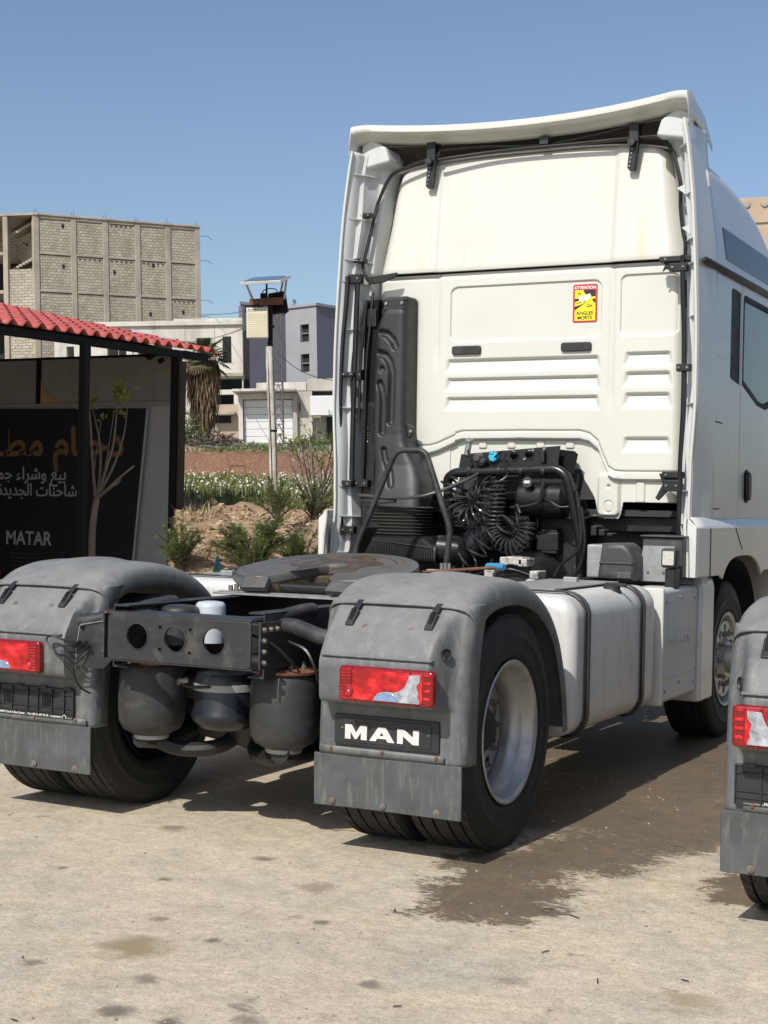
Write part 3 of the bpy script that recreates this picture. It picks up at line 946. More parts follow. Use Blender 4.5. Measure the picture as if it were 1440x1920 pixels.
# pull rod with blue grip
h0 = on(812, 1060, 'y', 1.0); h1 = on(945, 1063, 'y', .75)
MB().cyl((.30, .86, 1.10), h1, .0075, 8).build('pull_rod', 'rust', fw)
gd = (h1 - h0).normalized()
MB().tube([h1 - gd * .125, h1 - gd * .12, h1 - gd * .01, h1], [.012, .0175, .0175, .012], 12).build('grip', 'blue_plastic', fw)
MB().box(h0.x - .03, h0.x + .04, h0.y - .02, h0.y + .02, 1.06, 1.12).build('lock_housing', 'galvanised', fw, bevel=.004)
for k in range(3):
    a = h0 + gd * (.07 + .03 * k)
    MB().cyl(a + Vector((0, 0, -.05)), a + Vector((0, 0, .012)), .009, 8).build('bolt', 'steel', fw)
# ------------------------------------------------------------------ the tractor truck: cab
YC = 3.08

def sd_rrect(X, Z, x0, x1, z0, z1, r):
    cx, cz = (x0 + x1) / 2, (z0 + z1) / 2
    qx = np.abs(X - cx) - ((x1 - x0) / 2 - r)
    qz = np.abs(Z - cz) - ((z1 - z0) / 2 - r)
    return np.hypot(np.maximum(qx, 0), np.maximum(qz, 0)) + np.minimum(np.maximum(qx, qz), 0) - r

def louvre(X, Z, x0, x1, z0, z1, slope=.25):
    """pressed louvre: sharp step at the top that fades out towards the bottom; ends slanted"""
    e = .035
    xa = x0 + (z1 - Z) * -slope
    xb = x1 + (z1 - Z) * slope
    inside = np.clip(np.minimum(X - xa, xb - X) / e, 0, 1)
    inside = inside * inside * (3 - 2 * inside)
    t = (Z - z0) / (z1 - z0)
    prof = np.where((t > 0) & (t < 1), np.clip((1 - t) / .16, 0, 1) , 0)
    prof = prof * np.where(t > 0, np.clip(t / .84, 0, 1) ** .8, 0)
    return -.026 * inside * prof

def cab_back():
    xs = np.linspace(-1.06, 1.06, 470)
    zs = np.linspace(1.375, 2.985, 400)
    X, Z = np.meshgrid(xs, zs)
    D = np.zeros_like(X)                      # positive = towards the front (into the cab)
    # recess of the two large flat fields
    for a in ((-.505, .53, 2.515, 2.875, .05), (.655, 1.02, 2.515, 2.895, .04)):
        d = sd_rrect(X, Z, *a)
        D += .013 * (1 - sstep(-.004, .004, d))
    # louvres
    for z0, z1 in ((2.308, 2.405), (2.186, 2.283), (2.060, 2.158)):
        D -= louvre(X, Z, -.525, .525, z0, z1)
    for z0, z1 in ((2.318, 2.42), (2.196, 2.297), (2.062, 2.167), (1.795, 1.893)):
        D -= louvre(X, Z, .69, .985, z0, z1)
    # shallow vertical swages
    D += .010 * np.exp(-((X - .60) / .020) ** 2) * sstep(2.0, 2.2, Z)
    D += .009 * np.exp(-((X + .60) / .020) ** 2) * sstep(2.3, 2.5, Z)
    D += .016 * sstep(2.925, 2.955, Z)
    # corner roll of the panel
    D += .10 * np.clip((np.abs(X) - .985) / .075, 0, 1) ** 2.2
    # snorkel pocket on the left
    d = sd_rrect(X, Z, -1.3, -.735, 1.7, 2.815, .05)
    D += .05 * (1 - sstep(-.05, .01, d))
    # bottom border: lower arch line, then a stepped rim
    zl = np.interp(np.abs(X), [0, .40, .47, .53, .565, .60, .64, .70, 1.1], [1.945, 1.943, 1.925, 1.875, 1.79, 1.715, 1.692, 1.688, 1.688])
    zl = np.where(X < -.45, np.interp(-X, [.45, .52, .58, .64, 1.1], [1.92, 1.89, 1.865, 1.850, 1.845]), zl)
    s = zl - Z                                 # metres below the border line
    D += np.where(s > 0, .016 * sstep(0, .005, s) - .020 * sstep(.010, .024, s) , 0)
    D += .045 * sstep(.055, .072, s) * np.where(np.abs(X) < .5, 1, .8)
    # tabs in the recessed rim
    for cx in (-.27, -.07, .13, .33, .80, 1.0):
        w = sd_rrect(X - cx, s, -.024, .024, .075, .20 if cx > .5 else .12, .008)
        D -= .012 * (1 - sstep(-.004, .006, w))
    # strap plate with a slot beside the opening, right hand
    w = sd_rrect(X, Z, .53, .665, 1.40, 1.66, .03)
    D -= .028 * (1 - sstep(-.012, .012, w))
    w = np.hypot(X - .60, Z - 1.585) - .011
    D += .02 * (1 - sstep(-.004, .004, w))
    w = sd_rrect(X, Z, .575, .625, 1.42, 1.49, .024)
    D += .007 * (1 - sstep(-.006, .006, np.abs(w) - .006))
    Y = YC + D
    # outline: opening for the drive line, skirt edge and tongue
    lo_r = np.interp(xs, [-1.06, -.75, -.62, -.53, -.47, -.42, -.385, -.35, .33, .39, .415, .43, .455, .505, .525, .53, .66, .675, .69, 1.06],
                         [1.62, 1.60, 1.52, 1.50, 1.52, 1.66, 1.73, 1.765, 1.765, 1.72, 1.66, 1.62, 1.585, 1.50, 1.40, 1.383, 1.383, 1.41, 1.487, 1.487])
    keep = Z >= lo_r[None, :] - .003
    idx = -np.ones(X.shape, int)
    # slide the lowest kept row onto the outline so that the edge is clean
    first = np.argmax(keep, axis=0)
    Zc = Z.copy()
    for j in range(len(xs)):
        Zc[first[j], j] = lo_r[j]
    idx[keep] = np.arange(keep.sum())
    V = np.stack([X[keep], Y[keep], Zc[keep]], 1)
    q = keep[:-1, :-1] & keep[1:, :-1] & keep[:-1, 1:] & keep[1:, 1:]
    I, J = np.nonzero(q)
    Fq = np.stack([idx[I, J], idx[I, J + 1], idx[I + 1, J + 1], idx[I + 1, J]], 1).tolist()
    tri1 = (~keep[:-1, :-1]) & keep[1:, :-1] & keep[:-1, 1:] & keep[1:, 1:]
    I, J = np.nonzero(tri1)
    Fq += np.stack([idx[I, J + 1], idx[I + 1, J + 1], idx[I + 1, J]], 1).tolist()
    tri2 = keep[:-1, :-1] & keep[1:, :-1] & (~keep[:-1, 1:]) & keep[1:, 1:]
    I, J = np.nonzero(tri2)
    Fq += np.stack([idx[I, J], idx[I + 1, J + 1], idx[I + 1, J]], 1).tolist()
    me = bpy.data.meshes.new('cab_rear_wall')
    me.from_pydata(V.tolist(), [], Fq)
    o = link('cab_rear_wall', me, 'white_paint', T, ang=40, solid=.006)
    return o

back = cab_back()

def cab_back_upper():
    zs = np.linspace(2.975, 3.725, 90)
    N = 160
    P = []
    for z in zs:
        half = np.interp(z, [2.97, 3.0, 3.3, 3.6, 3.68, 3.725], [1.055, 1.05, 1.0, .965, .945, .90])
        lean = np.interp(z, [2.97, 3.0, 3.7, 3.725], [-.012, -.016, .055, .085])
        row = []
        for u in np.linspace(-1, 1, N):
            x = u * half
            d = lean + .16 * max(0, (abs(u) - .90) / .10) ** 2.2 * .7
            d += .010 * (float(sstep(-.60, -.56, x)) * 0 + float(sstep(.585, .625, x)) * -1.0 + float(sstep(-.585, -.625, x)) * -1.0) * 1.7
            d += .018 * (u * u) * 0
            zz = z - .05 * u ** 4 * float(sstep(3.55, 3.725, z))
            row.append((x, YC + d, zz))
        P.append(row)
    return MB().grid(P).build('upper_rear_wall', 'white_paint', T, ang=40, solid=.006)
cab_back_upper()
# dark joint between upper and lower wall
P = [[(x, YC + .006 + .16 * max(0, (abs(x) / 1.05 - .90) / .10) ** 2.2 * .7, z) for x in np.linspace(-1.05, 1.05, 60)] for z in (2.966, 2.99)]
MB().grid(P).build('joint_seal', 'seal', T)

# pull handles, dark recess plates
for x0, x1 in ((-.483, -.278), (.273, .474)):
    link('vent_cover', shape([rrect(x0, x1, 2.43, 2.487, .016)], plane_xz(YC - .012), .022, .006), 'plastic_dark', T)

# warning sticker
def sticker():
    x0, x1, z0, z1 = .340, .500, 2.613, 2.851
    y = YC + .0065
    s = link('warning_sticker', shape([rrect(x0, x1, z0, z1, .012)], plane_xz(y), .0016), 'st_red', T, ang=0)
    ix0, ix1, iz0, iz1 = x0 + .012, x1 - .012, z0 + .010, z1 - .036
    def q(pts, name, m, dy):
        w, h = ix1 - ix0, iz1 - iz0
        link(name, shape([[(ix0 + a * w, iz0 + b * h) for a, b in pts]], plane_xz(y - dy), .0010), m, s, ang=0)
    q([(0, 0), (1, 0), (1, 1), (0, 1)], 'yellow_field', 'st_yellow', .0012)
    q([(.40, 1), (1, 1), (1, .78), (.62, .76), (.50, .88)], 'black_band', 'st_black', .0020)
    q([(0, .34), (.70, .66), (.86, .70), (.62, .62), (.30, .52), (0, .47)], 'black_band', 'st_black', .0020)
    q([(0, .62), (.25, .66), (.25, .73), (0, .72)], 'black_band', 'st_black', .0020)
    q([(.84, .66), (1, .56), (1, .70), (.92, .72)], 'black_band', 'st_black', .0020)
    q([(.22, .60), (.62, .66), (.70, .74), (.64, .86), (.28, .80), (.20, .74)], 'lorry_body', 'st_white', .0028)
    q([(.66, .72), (.80, .76), (.78, .84), (.72, .88), (.64, .86)], 'lorry_cab', 'st_white', .0028)
    q([(.22, .58), (.30, .60), (.30, .63), (.24, .63)], 'lorry_wheel', 'st_black', .0033)
    q([(.44, .615), (.52, .625), (.52, .65), (.45, .645)], 'lorry_wheel', 'st_black', .0033)
    q([(.58, .42), (.60, .56), (.86, .49), (.84, .46)], 'triangle_mark', 'st_black', .0020)
    q([(.615, .45), (.63, .53), (.77, .49), (.76, .475)], 'triangle_inner', 'st_yellow', .0026)
    q([(.16, .86), (.20, .93), (.32, .87)], 'triangle_mark', 'st_black', .0020)
    q([(.08, .55), (.12, .60), (.20, .56)], 'triangle_mark', 'st_black', .0020)
    cx = (x0 + x1) / 2
    for t, z, sz, m in (('ATTENTION', z1 - .030, .0258, 'st_white'), ('ANGLES', z0 + .047, .030, 'st_black'), ('MORTS', z0 + .018, .030, 'st_black')):
        link('sticker_word', text_mesh(t, sz, plane_xz(y - .0028) @ Matrix.Translation((cx, z, 0)), .0008, 'CENTER', .0006), m, s, ang=0)
sticker()

# ---- cab shell: sides, roof, front
def section(y, n=40):
    """half section (x >= 0) from sill up to the roof centre line"""
    zt = np.interp(y, [3.15, 3.5, 4.0, 4.4, 4.8, 5.1, 5.25], [3.735, 3.735, 3.70, 3.62, 3.45, 3.18, 2.95])
    out = []
    hw = np.interp(y, [3.1, 4.9, 5.25], [1.222, 1.222, 1.16])
    z0 = 2.94
    zc = zt - .28
    for k in range(n + 1):
        t = k / n
        if t < .35:
            z = z0 + (zc - z0) * (t / .35)
            x = hw - .012 - .10 * max(0, (z - z0)) ** 1.25
        else:
            a = (t - .35) / .65
            th = a * math.pi / 2
            xe = hw - .012 - .10 * max(0, (zc - z0)) ** 1.25
            x = xe * max(0, math.cos(th)) ** .62
            z = zc + (zt - zc) * max(0, math.sin(th)) ** .80
        out.append((x, z))
    return out
ys = [3.13, 3.2, 3.35, 3.6, 3.9, 4.2, 4.45, 4.65, 4.85, 5.0, 5.12, 5.2, 5.25]
rows = []
for y in ys:
    s = section(y)
    rows.append([(x, y, z) for x, z in s] + [(-x, y, z) for x, z in s[::-1][1:]])
MB().grid(rows).build('cab_roof', 'white_gloss', T, ang=50, solid=.006)

for s in (1, -1):
    XS = s * 1.222
    # rear quarter panel with window opening
    q = [(3.12, 1.395), (3.845, 1.395), (3.845, 2.925), (3.12, 2.925)]
    win = [(3.575, 2.30), (3.60, 2.285), (3.845 - .012, 2.262), (3.833, 2.855), (3.62, 2.862), (3.575, 2.84)]
    o = link('quarter_panel', shape([q, win[::-1]], plane_yz(XS - s * .012, 1), .024, .006, 2), 'white_gloss', T, ang=40)
    link('quarter_window', shape([win], plane_yz(XS - s * .010, 1), .006), 'glass_black', T, ang=0)
    for z0 in (2.78, 2.66, 2.54, 2.42):
        link('swage', shape([rrect(3.20, 3.50, z0 - .022, z0 + .022, .018)], plane_yz(XS, 1), .004, .0015), 'white_gloss', o)
    for (ya, za), (yb, zb) in (((3.085, 1.994), (3.40, 1.990)), ((3.03, 1.456), (3.37, 1.458))):
        MB().bar((XS + s * .0005, max(ya, 3.13), za), (XS + s * .0005, yb, zb), .004, .007).build('slit', 'seal', o)
    # door
    d = [(3.853, 1.395), (5.02, 1.395), (5.16, 1.9), (5.18, 2.3), (5.05, 2.925), (3.853, 2.925)]
    dw = [(3.885, 2.27), (4.30, 2.165), (4.55, 2.15), (5.08, 2.25), (4.98, 2.80), (4.88, 2.855), (3.92, 2.855), (3.885, 2.83)]
    dr = link('door', shape([d, dw[::-1]], plane_yz(XS - s * .012, 1), .024, .006, 2), 'white_gloss', T, ang=40)
    fr = [(a + (.03 if a < 4.4 else -.03), b + (.03 if b < 2.5 else -.03)) for a, b in dw]
    link('window_frame', shape([dw, fr[::-1]], plane_yz(XS - s * .006, 1), .014), 'seal', dr, ang=0)
    link('window_glass', shape([dw], plane_yz(XS - s * .014, 1), .005), 'glass_green', dr, ang=0)
    link('handle_recess', shape([rrect(3.99, 4.12, 1.50, 1.72, .05)], plane_yz(XS + s * .001, 1), .004, .001), 'seal', dr)
    link('door_handle', shape([rrect(4.00, 4.09, 1.515, 1.705, .042)], plane_yz(XS + s * .016, 1), .03, .012, 3), 'plastic_dark', dr)
    MB().box(*sorted((XS - s * .006, XS + s * .0)), 3.80, 3.90, 1.40, 2.92).build('door_gap', 'seal', dr) if False else None
    # gutter rail
    MB().tube([(XS + s * .004, 2.87, 2.925), (XS + s * .010, 2.90, 2.927), (XS + s * .010, 5.0, 2.945)], [.010, .022, .022], 10).build('gutter_rail', 'plastic_dark', T)
    # side glass of the high roof
    P = []
    for z in np.linspace(3.02, 3.215, 6):
        zc = 3.46
        x = 1.222 - .012 - .10 * max(0, z - 2.94) ** 1.25 + .004
        P.append([(s * x, y, z) for y in np.linspace(3.47 + (z - 3.02) * -.3, 4.75 - (z - 3.02) * .6, 12)])
    MB().grid(P).build('roof_side_window', 'glass_tint', T, solid=.006, bevel=.002, seg=1)
    # lower body: sill skirt flaring out to the wheel arch
    def arch_z(y, a_=.62, b_=.56, cy=3.84, cz=.60):
        q = 1 - min(1, abs(y - cy) / a_) ** 3
        return cz + b_ * max(0, q) ** (1 / 3)
    yb_ = [2.74] + list(np.linspace(3.232, 4.448, 41)) + [5.22]
    low = [(y, max(1.05, arch_z(y)) if 3.24 < y < 4.44 and arch_z(y) > .62 else 1.05) for y in yb_]
    # widen the mouth of the arch down to the step
    out = [(2.74, 1.345), (2.74, 1.05), (3.25, 1.05)] + [(y, arch_z(y)) for y in np.linspace(3.27, 4.41, 41) if arch_z(y) > 1.0] + [(4.43, 1.05), (5.22, 1.05), (5.22, 1.345)]
    sk = link('sill_skirt', shape([out[::-1]], plane_yz(s * 1.256, 1), .020, .006, 2), 'white_gloss', T, ang=40)
    rows = []
    for y in np.linspace(2.74, 5.22, 12):
        rows.append([(s * 1.216, y, 1.402), (s * 1.226, y, 1.392), (s * 1.258, y, 1.352), (s * 1.2645, y, 1.336)])
    MB().grid(rows).build('sill_ledge', 'white_gloss', sk, ang=25, solid=.004)
    MB().bar((s * 1.2675, 3.62, 1.342), (s * 1.2675, 3.80, 1.20), .003, .006).build('seam', 'seal', sk)
    MB().bar((s * 1.2675, 3.02, 1.05), (s * 1.2675, 3.02, 1.34), .003, .005).build('seam', 'seal', sk)
    # rear return of the skirt towards the deflector
    MB().prism([(s * 1.205, 1.40), (s * 1.264, 1.345), (s * 1.262, 1.05), (s * 1.20, 1.05)], 2.715, 2.745, 'xz').build('sill_return', 'white_gloss', sk, bevel=.006)
    # inner wheel housing
    rows = [[(s * x, 3.86 + .59 * math.cos(R(a)), .545 + .59 * math.sin(R(a))) for x in (.72, 1.22)] for a in range(0, 181, 12)]
    MB().grid(rows).build('wheel_housing', 'chassis_black', T, ang=60)
    # rear edge panel of the sill (faces the rear), bright lip
    MB().tube(smooth_path([(s * 1.200, 2.705, 1.40), (s * 1.198, 2.70, 1.33), (s * 1.212, 2.70, 1.22), (s * 1.218, 2.70, 1.055)], 5), .010, 8).build('sill_lip', 'white_paint', sk)

# floor, front wall and inside
b = MB()
b.box(-1.15, 1.15, 3.16, 5.2, 1.40, 1.44)
b.build('cab_floor', 'interior', T)
fw_ = [[(x, 5.22 + .10 * (1 - (x / 1.2) ** 2) - .12 * max(0, z - 1.9), z) for x in np.linspace(-1.19, 1.19, 12)] for z in (.45, 1.0, 1.5, 1.9, 2.4, 2.95)]
MB().grid(fw_).build('cab_front', 'white_gloss', T, solid=.01)
ws = [[(x, 5.245 + .10 * (1 - (x / 1.2) ** 2) - .12 * max(0, z - 1.9), z) for x in np.linspace(-1.1, 1.1, 12)] for z in (1.95, 2.4, 2.85)]
MB().grid(ws).build('windscreen', 'glass_tint', T, solid=.006)
MB().box(.30, .85, 4.0, 4.5, 1.44, 2.5).build('seat', 'interior', T, bevel=.06)
MB().box(-1.17, 1.17, 3.12, 3.16, 1.50, 2.95).build('inner_bulkhead', 'interior', T)

# ---- side air deflectors
def fin(s):
    edge = [(1.045, 1.215), (1.12, 1.212), (1.24, 1.205), (1.387, 1.190), (1.60, 1.193), (1.75, 1.196), (1.95, 1.208), (2.09, 1.214), (2.25, 1.214), (2.48, 1.212), (2.70, 1.205), (2.94, 1.194), (3.3, 1.172), (3.6, 1.138), (3.76, 1.112)]
    pe = smooth_path([(0, a, b_) for a, b_ in edge], 5)
    zs = [p.y for p in pe]
    xe = [p.z for p in pe]
    def top_in(z):
        return float(sstep(2.9, 3.76, z))
    # outer skin
    rows = []
    for z, x in zip(zs, xe):
        t = top_in(z)
        xo = 1.222 - .085 * t if z > 2.94 else 1.222
        row = []
        for k in range(9):
            u = k / 8
            y = 2.805 + u * (.40)
            xx = x + (xo - x) * float(sstep(0, 1, u))
            row.append((s * (xx + .004), y, z))
        rows.append(row)
    f = MB().grid(rows).build('side_deflector', 'white_gloss', T, ang=50, solid=.006)
    # bright folded rear edge
    MB().tube([(s * x, 2.803, z) for z, x in zip(zs, xe)], .009, 8).build('edge_fold', 'white_paint', f)
    # inner liner in steps: rear flange, small step, front flange
    rows = []
    for z, x in zip(zs, xe):
        wv = .010 * math.sin(z * 9)
        t = top_in(z)
        rows.append([(s * q, y, z) for q, y in ((x - .002, 2.808), (x - .030 + wv * .4, 2.88), (x - .036 + wv * .4, 2.915), (x - .062 + wv, 2.925), (x - .072 + wv, 2.98), (x - .085 - .03 * t, 3.04), (x - .12 - .03 * t, 3.055), (x - .15 - .05 * t, 3.16))])
    MB().grid(rows).build('inner_liner', 'white_plastic', f, ang=25, solid=.004)
    # horizontal stiffening ribs
    for z in (1.12, 1.36, 1.56, 2.08, 2.60, 2.915, 3.06, 3.33, 3.62):
        x = float(np.interp(z, zs, xe))
        MB().prism([(s * (x - .004), 2.815), (s * (x - .012), 2.83), (s * (x - .085), 2.94), (s * (x - .14), 3.12), (s * (x - .02), 3.12)], z - .003, z + .003, 'xy').build('rib', 'white_plastic', f)
    return f
fin(1)
finL = fin(-1)
# upper corner pieces closing the deflector under the spoiler
for s in (1, -1):
    P = [[(s * (1.125 - .0 * k), 2.82 + .02 * k, 3.76), (s * (1.10), 2.82 + .28 * k / 3, 3.78 + .04 * k / 3), (s * (.96 - .02 * k), 2.90 + .08 * k, 3.70 + .05 * k / 3)] for k in range(4)]
    b = MB()
    b.prism([(s * .90, 3.70), (s * 1.125, 3.66), (s * 1.115, 3.83), (s * 1.05, 3.87), (s * .93, 3.80)], 2.93, 3.15, 'xz')
    b.build('deflector_cap', 'white_plastic', T, bevel=.02)

# ---- roof spoiler
def spoiler():
    N = 61
    us = np.linspace(-1, 1, N)
    def prof(u, fold=0.0, xo=0.0):
        x = 1.125 * u + math.copysign(xo, u)
        a = abs(u)
        yr = 2.80 + .17 * (1 - a ** 2.2)                       # rear edge bows forward in the middle
        zr = 3.938 - .036 * (1 - a ** 2)
        drop = .018 * max(0, (a - .90) / .10) ** 2 + fold
        zr -= drop
        e = a ** 3
        return [(x, 3.80 - .45 * e, 3.80 - .06 * e - fold * .4), (x, 3.50 - .30 * e, 3.88 - .02 * e - fold * .8), (x, yr + .12, zr + .012), (x, yr + .04, zr + .008), (x, yr + .010, zr), (x, yr, zr - .016),
                (x, yr + .003, zr - .040), (x, yr + .016, zr - .050), (x, yr + .055, zr - .058 + fold * .3), (x, yr + .10, zr - .085 + fold * .5), (x, yr + .125, zr - .10 + fold * .5)]
    rows = []
    for fo in (.155, .10, .06, .03, .012):
        rows.append(prof(-1, fo, .012 * (1 - (1 - fo / .155) ** 3)))
    rows += [prof(u) for u in us]
    for fo in (.012, .03, .06, .10, .155):
        rows.append(prof(1, fo, .012 * (1 - (1 - fo / .155) ** 3)))
    o = MB().grid(rows).build('roof_spoiler', 'white_paint', T, ang=45, solid=.004)
    # hollow under it, its shade put into the brown of the lining
    lin = []
    for u in np.linspace(-.97, .97, 31):
        a = abs(u)
        yr = 2.80 + .17 * (1 - a ** 2.2)
        k = float(sstep(.97, .80, a))
        lin.append([(1.115 * u, yr + .122, 3.808 - .01 * (1 - k)), (1.115 * u, yr + .14, 3.83 - .02 * (1 - k)), (1.10 * u, 3.22, 3.84 - .10 * (1 - k)), (1.09 * u, 3.34, 3.76 - .06 * (1 - k)), (1.08 * u, 3.36, 3.66)])
    MB().grid(lin).build('spoiler_shade_lining', 'underside', o, ang=50)
    return o
spo = spoiler()
# dark gap and hinge tube beneath it
MB().tube(smooth_path([(-1.03, 3.02, 3.45), (-.955, 3.02, 3.60), (-.87, 3.03, 3.665), (-.62, 3.05, 3.735), (-.58, 3.06, 3.775), (-.3, 3.10, 3.785), (.1, 3.12, 3.765), (.45, 3.10, 3.79), (.68, 3.06, 3.81), (.73, 3.05, 3.80)], 6), .012, 8).build('hinge_tube', 'cable', spo)
MB().tube(smooth_path([(-.60, 3.04, 3.71), (-.2, 3.07, 3.735), (.3, 3.07, 3.735), (.73, 3.05, 3.73), (.90, 3.03, 3.715), (.955, 3.03, 3.66), (.99, 3.03, 3.60)], 6), .012, 8).build('hinge_tube', 'cable', spo)
for x in (-.645, .735):
    bk = MB()
    bk.box(x - .032, x + .032, 3.02, 3.09, 3.70, 3.84)
    bk.box(x - .060, x + .060, 3.04, 3.07, 3.805, 3.825)
    bk = bk.build('spoiler_bracket', 'chassis_black', T, bevel=.006)
    MB().prism([(x - .028, 3.74), (x + .034, 3.74), (x + .012, 3.53), (x - .030, 3.53), (x - .046, 3.55)], 3.045, 3.062, 'xz').build('strut_plate', 'chassis_black', bk, bevel=.003)
    MB().bar((x + .028, 3.03, 3.74), (x + .006, 3.045, 3.535), .010, .014).build('strut', 'chassis', bk, bevel=.002)
    MB().lathe([(0, -.012), (.022, -.011), (.026, -.004), (.026, .006)], (x - .012, 3.015, 3.70), 'y', 16).build('knob', 'plastic_dark', bk)
    for k in range(6):
        MB().lathe([(0, -.002), (.005, -.002), (.005, 0)], (x - .012 - .004 * k, 3.044, 3.69 - .026 * k), 'y', 8).build('bolt', 'steel', bk)
MB().box(.10, .16, 3.06, 3.10, 3.75, 3.80).build('hinge_block', 'plastic_dark', spo, bevel=.004)

# ---- rods and clamps of the deflectors
def rod(pts, r=.011, n=6):
    return MB().tube(smooth_path(pts, n), r, 8).build('deflector_rod', 'cable', T)
# right hand: upper conduit then long straight rod
rod([(.99, 3.03, 3.60), (1.04, 3.0, 3.42), (1.045, 3.0, 3.27), (1.065, 2.99, 3.13), (1.085, 2.98, 3.05), (1.085, 2.98, 2.97)], .012)
rod([(1.085, 2.93, 2.97), (1.085, 2.93, 2.85), (1.103, 2.93, 2.45), (1.108, 2.92, 2.05), (1.098, 2.92, 1.72), (1.098, 2.92, 1.40), (1.085, 2.93, 1.12)], .014)
# left hand
rod([(-1.03, 3.02, 3.45), (-1.055, 3.0, 3.30), (-1.09, 2.98, 3.12), (-1.105, 2.97, 3.03), (-1.085, 2.97, 2.97), (-1.06, 2.98, 2.93)], .012)
rod([(-1.165, 2.87, 2.95), (-1.172, 2.87, 2.80), (-1.19, 2.86, 2.52), (-1.20, 2.86, 2.2), (-1.20, 2.86, 1.75), (-1.202, 2.87, 1.58), (-1.185, 2.87, 1.45), (-1.178, 2.87, 1.24)], .019)
rod([(-1.105, 2.90, 2.93), (-1.11, 2.90, 2.7), (-1.115, 2.90, 2.4), (-1.12, 2.90, 1.9), (-1.12, 2.90, 1.6)], .018)
rod([(-1.06, 2.95, 2.80), (-1.075, 2.93, 2.55), (-1.09, 2.93, 2.35), (-1.09, 2.93, 2.0)], .010)
rod([(-1.03, 2.98, 2.85), (-1.035, 2.95, 2.6), (-1.05, 2.94, 2.35), (-1.055, 2.94, 1.9), (-1.06, 2.94, 1.6)], .010)
def clamp(x, y, z, w, h, d=.05, name='clamp'):
    o = MB().box(x - w / 2, x + w / 2, y - d / 2, y + d / 2, z - h / 2, z + h / 2).build(name, 'chassis_black', T, bevel=.005)
    for dx in (-.3, .3):
        MB().lathe([(0, -.006), (.007, -.006), (.008, 0)], (x + dx * w, y - d / 2, z), 'y', 8).build('bolt', 'bolt_metal', o)
    return o
for x, y, z, w, h in ((-1.08, 2.95, 3.36, .10, .030), (-1.115, 2.94, 3.06, .10, .030), (-1.13, 2.90, 2.935, .12, .06), (-1.145, 2.88, 2.30, .09, .03), (-1.09, 2.92, 2.30, .05, .07),
                      (-1.165, 2.88, 1.575, .13, .045), (-1.06, 2.94, 1.58, .10, .05), (-1.13, 2.89, 1.27, .10, .05),
                      (1.035, 2.97, 2.955, .20, .035), (1.06, 2.94, 2.90, .11, .05), (1.11, 2.92, 2.295, .085, .045), (1.05, 2.95, 1.655, .13, .04), (1.05, 2.93, 1.59, .10, .07)):
    clamp(x, y, z, w, h)
# wedge shaped hinge plates
for s, pts in ((-1, [(-1.06, 2.955), (-.85, 2.975), (-.86, 2.945), (-.95, 2.915), (-1.06, 2.905)]), (1, [(.93, 2.965), (1.09, 2.965), (1.09, 2.90), (1.02, 2.88), (.97, 2.90), (.95, 2.885), (.965, 2.925)]),
               (1, [(.955, 1.665), (1.10, 1.665), (1.10, 1.57), (1.02, 1.565), (.955, 1.50), (.935, 1.515), (.98, 1.60)])):
    link('hinge_plate', shape([pts if s > 0 else pts[::-1]], plane_xz(2.975), .02, .004), 'chassis_black', T)
for x, y, z in ((1.065, 2.93, 3.37), (1.10, 2.93, 3.13)):
    MB().prism([(x - .02, z), (x + .03, z + .02), (x + .035, z - .04)], y - .02, y + .02, 'xz').build('bracket_tab', 'white_plastic', T)
# perforated steel strip beside the snorkel
outs = [rrect(-1.06, -.99, 1.55, 2.12, .004)]
for i in range(3):
    for k in range(12):
        outs.append(circ(-1.045 + .020 * i, 1.86 + .02 * k + .01 * (i % 2), .006, 8, True))
link('perforated_strip', shape(outs, plane_xz(2.970), .006), 'chassis_black', T)
MB().box(-1.07, -.985, 2.96, 3.02, 1.18, 1.56).build('deflector_hinge', 'chassis_black', T, bevel=.006)
MB().box(-1.085, -.985, 2.975, 3.03, 2.12, 2.80).build('gap_shade_strip', 'seal', T)  # black strip added for the dark gap between rods and snorkel, shade as colour
MB().box(-1.085, -.985, 2.975, 3.03, 1.20, 1.84).build('gap_shade_strip', 'seal', T)
MB().box(-1.06, -.99, 2.955, 2.985, 2.62, 2.74).build('deflector_hinge', 'chassis_black', T, bevel=.006)
# ------------------------------------------------------------------ the tractor truck: everything between cab and fifth wheel
# ---- black intake snorkel with pressed grooves
def capsule(X, Z, pts):
    d = np.full(X.shape, 9.)
    for (ax_, az), (bx_, bz) in zip(pts[:-1], pts[1:]):
        vx, vz = bx_ - ax_, bz - az
        t = np.clip(((X - ax_) * vx + (Z - az) * vz) / (vx * vx + vz * vz + 1e-9), 0, 1)
        d = np.minimum(d, np.hypot(X - ax_ - t * vx, Z - az - t * vz))
    return d

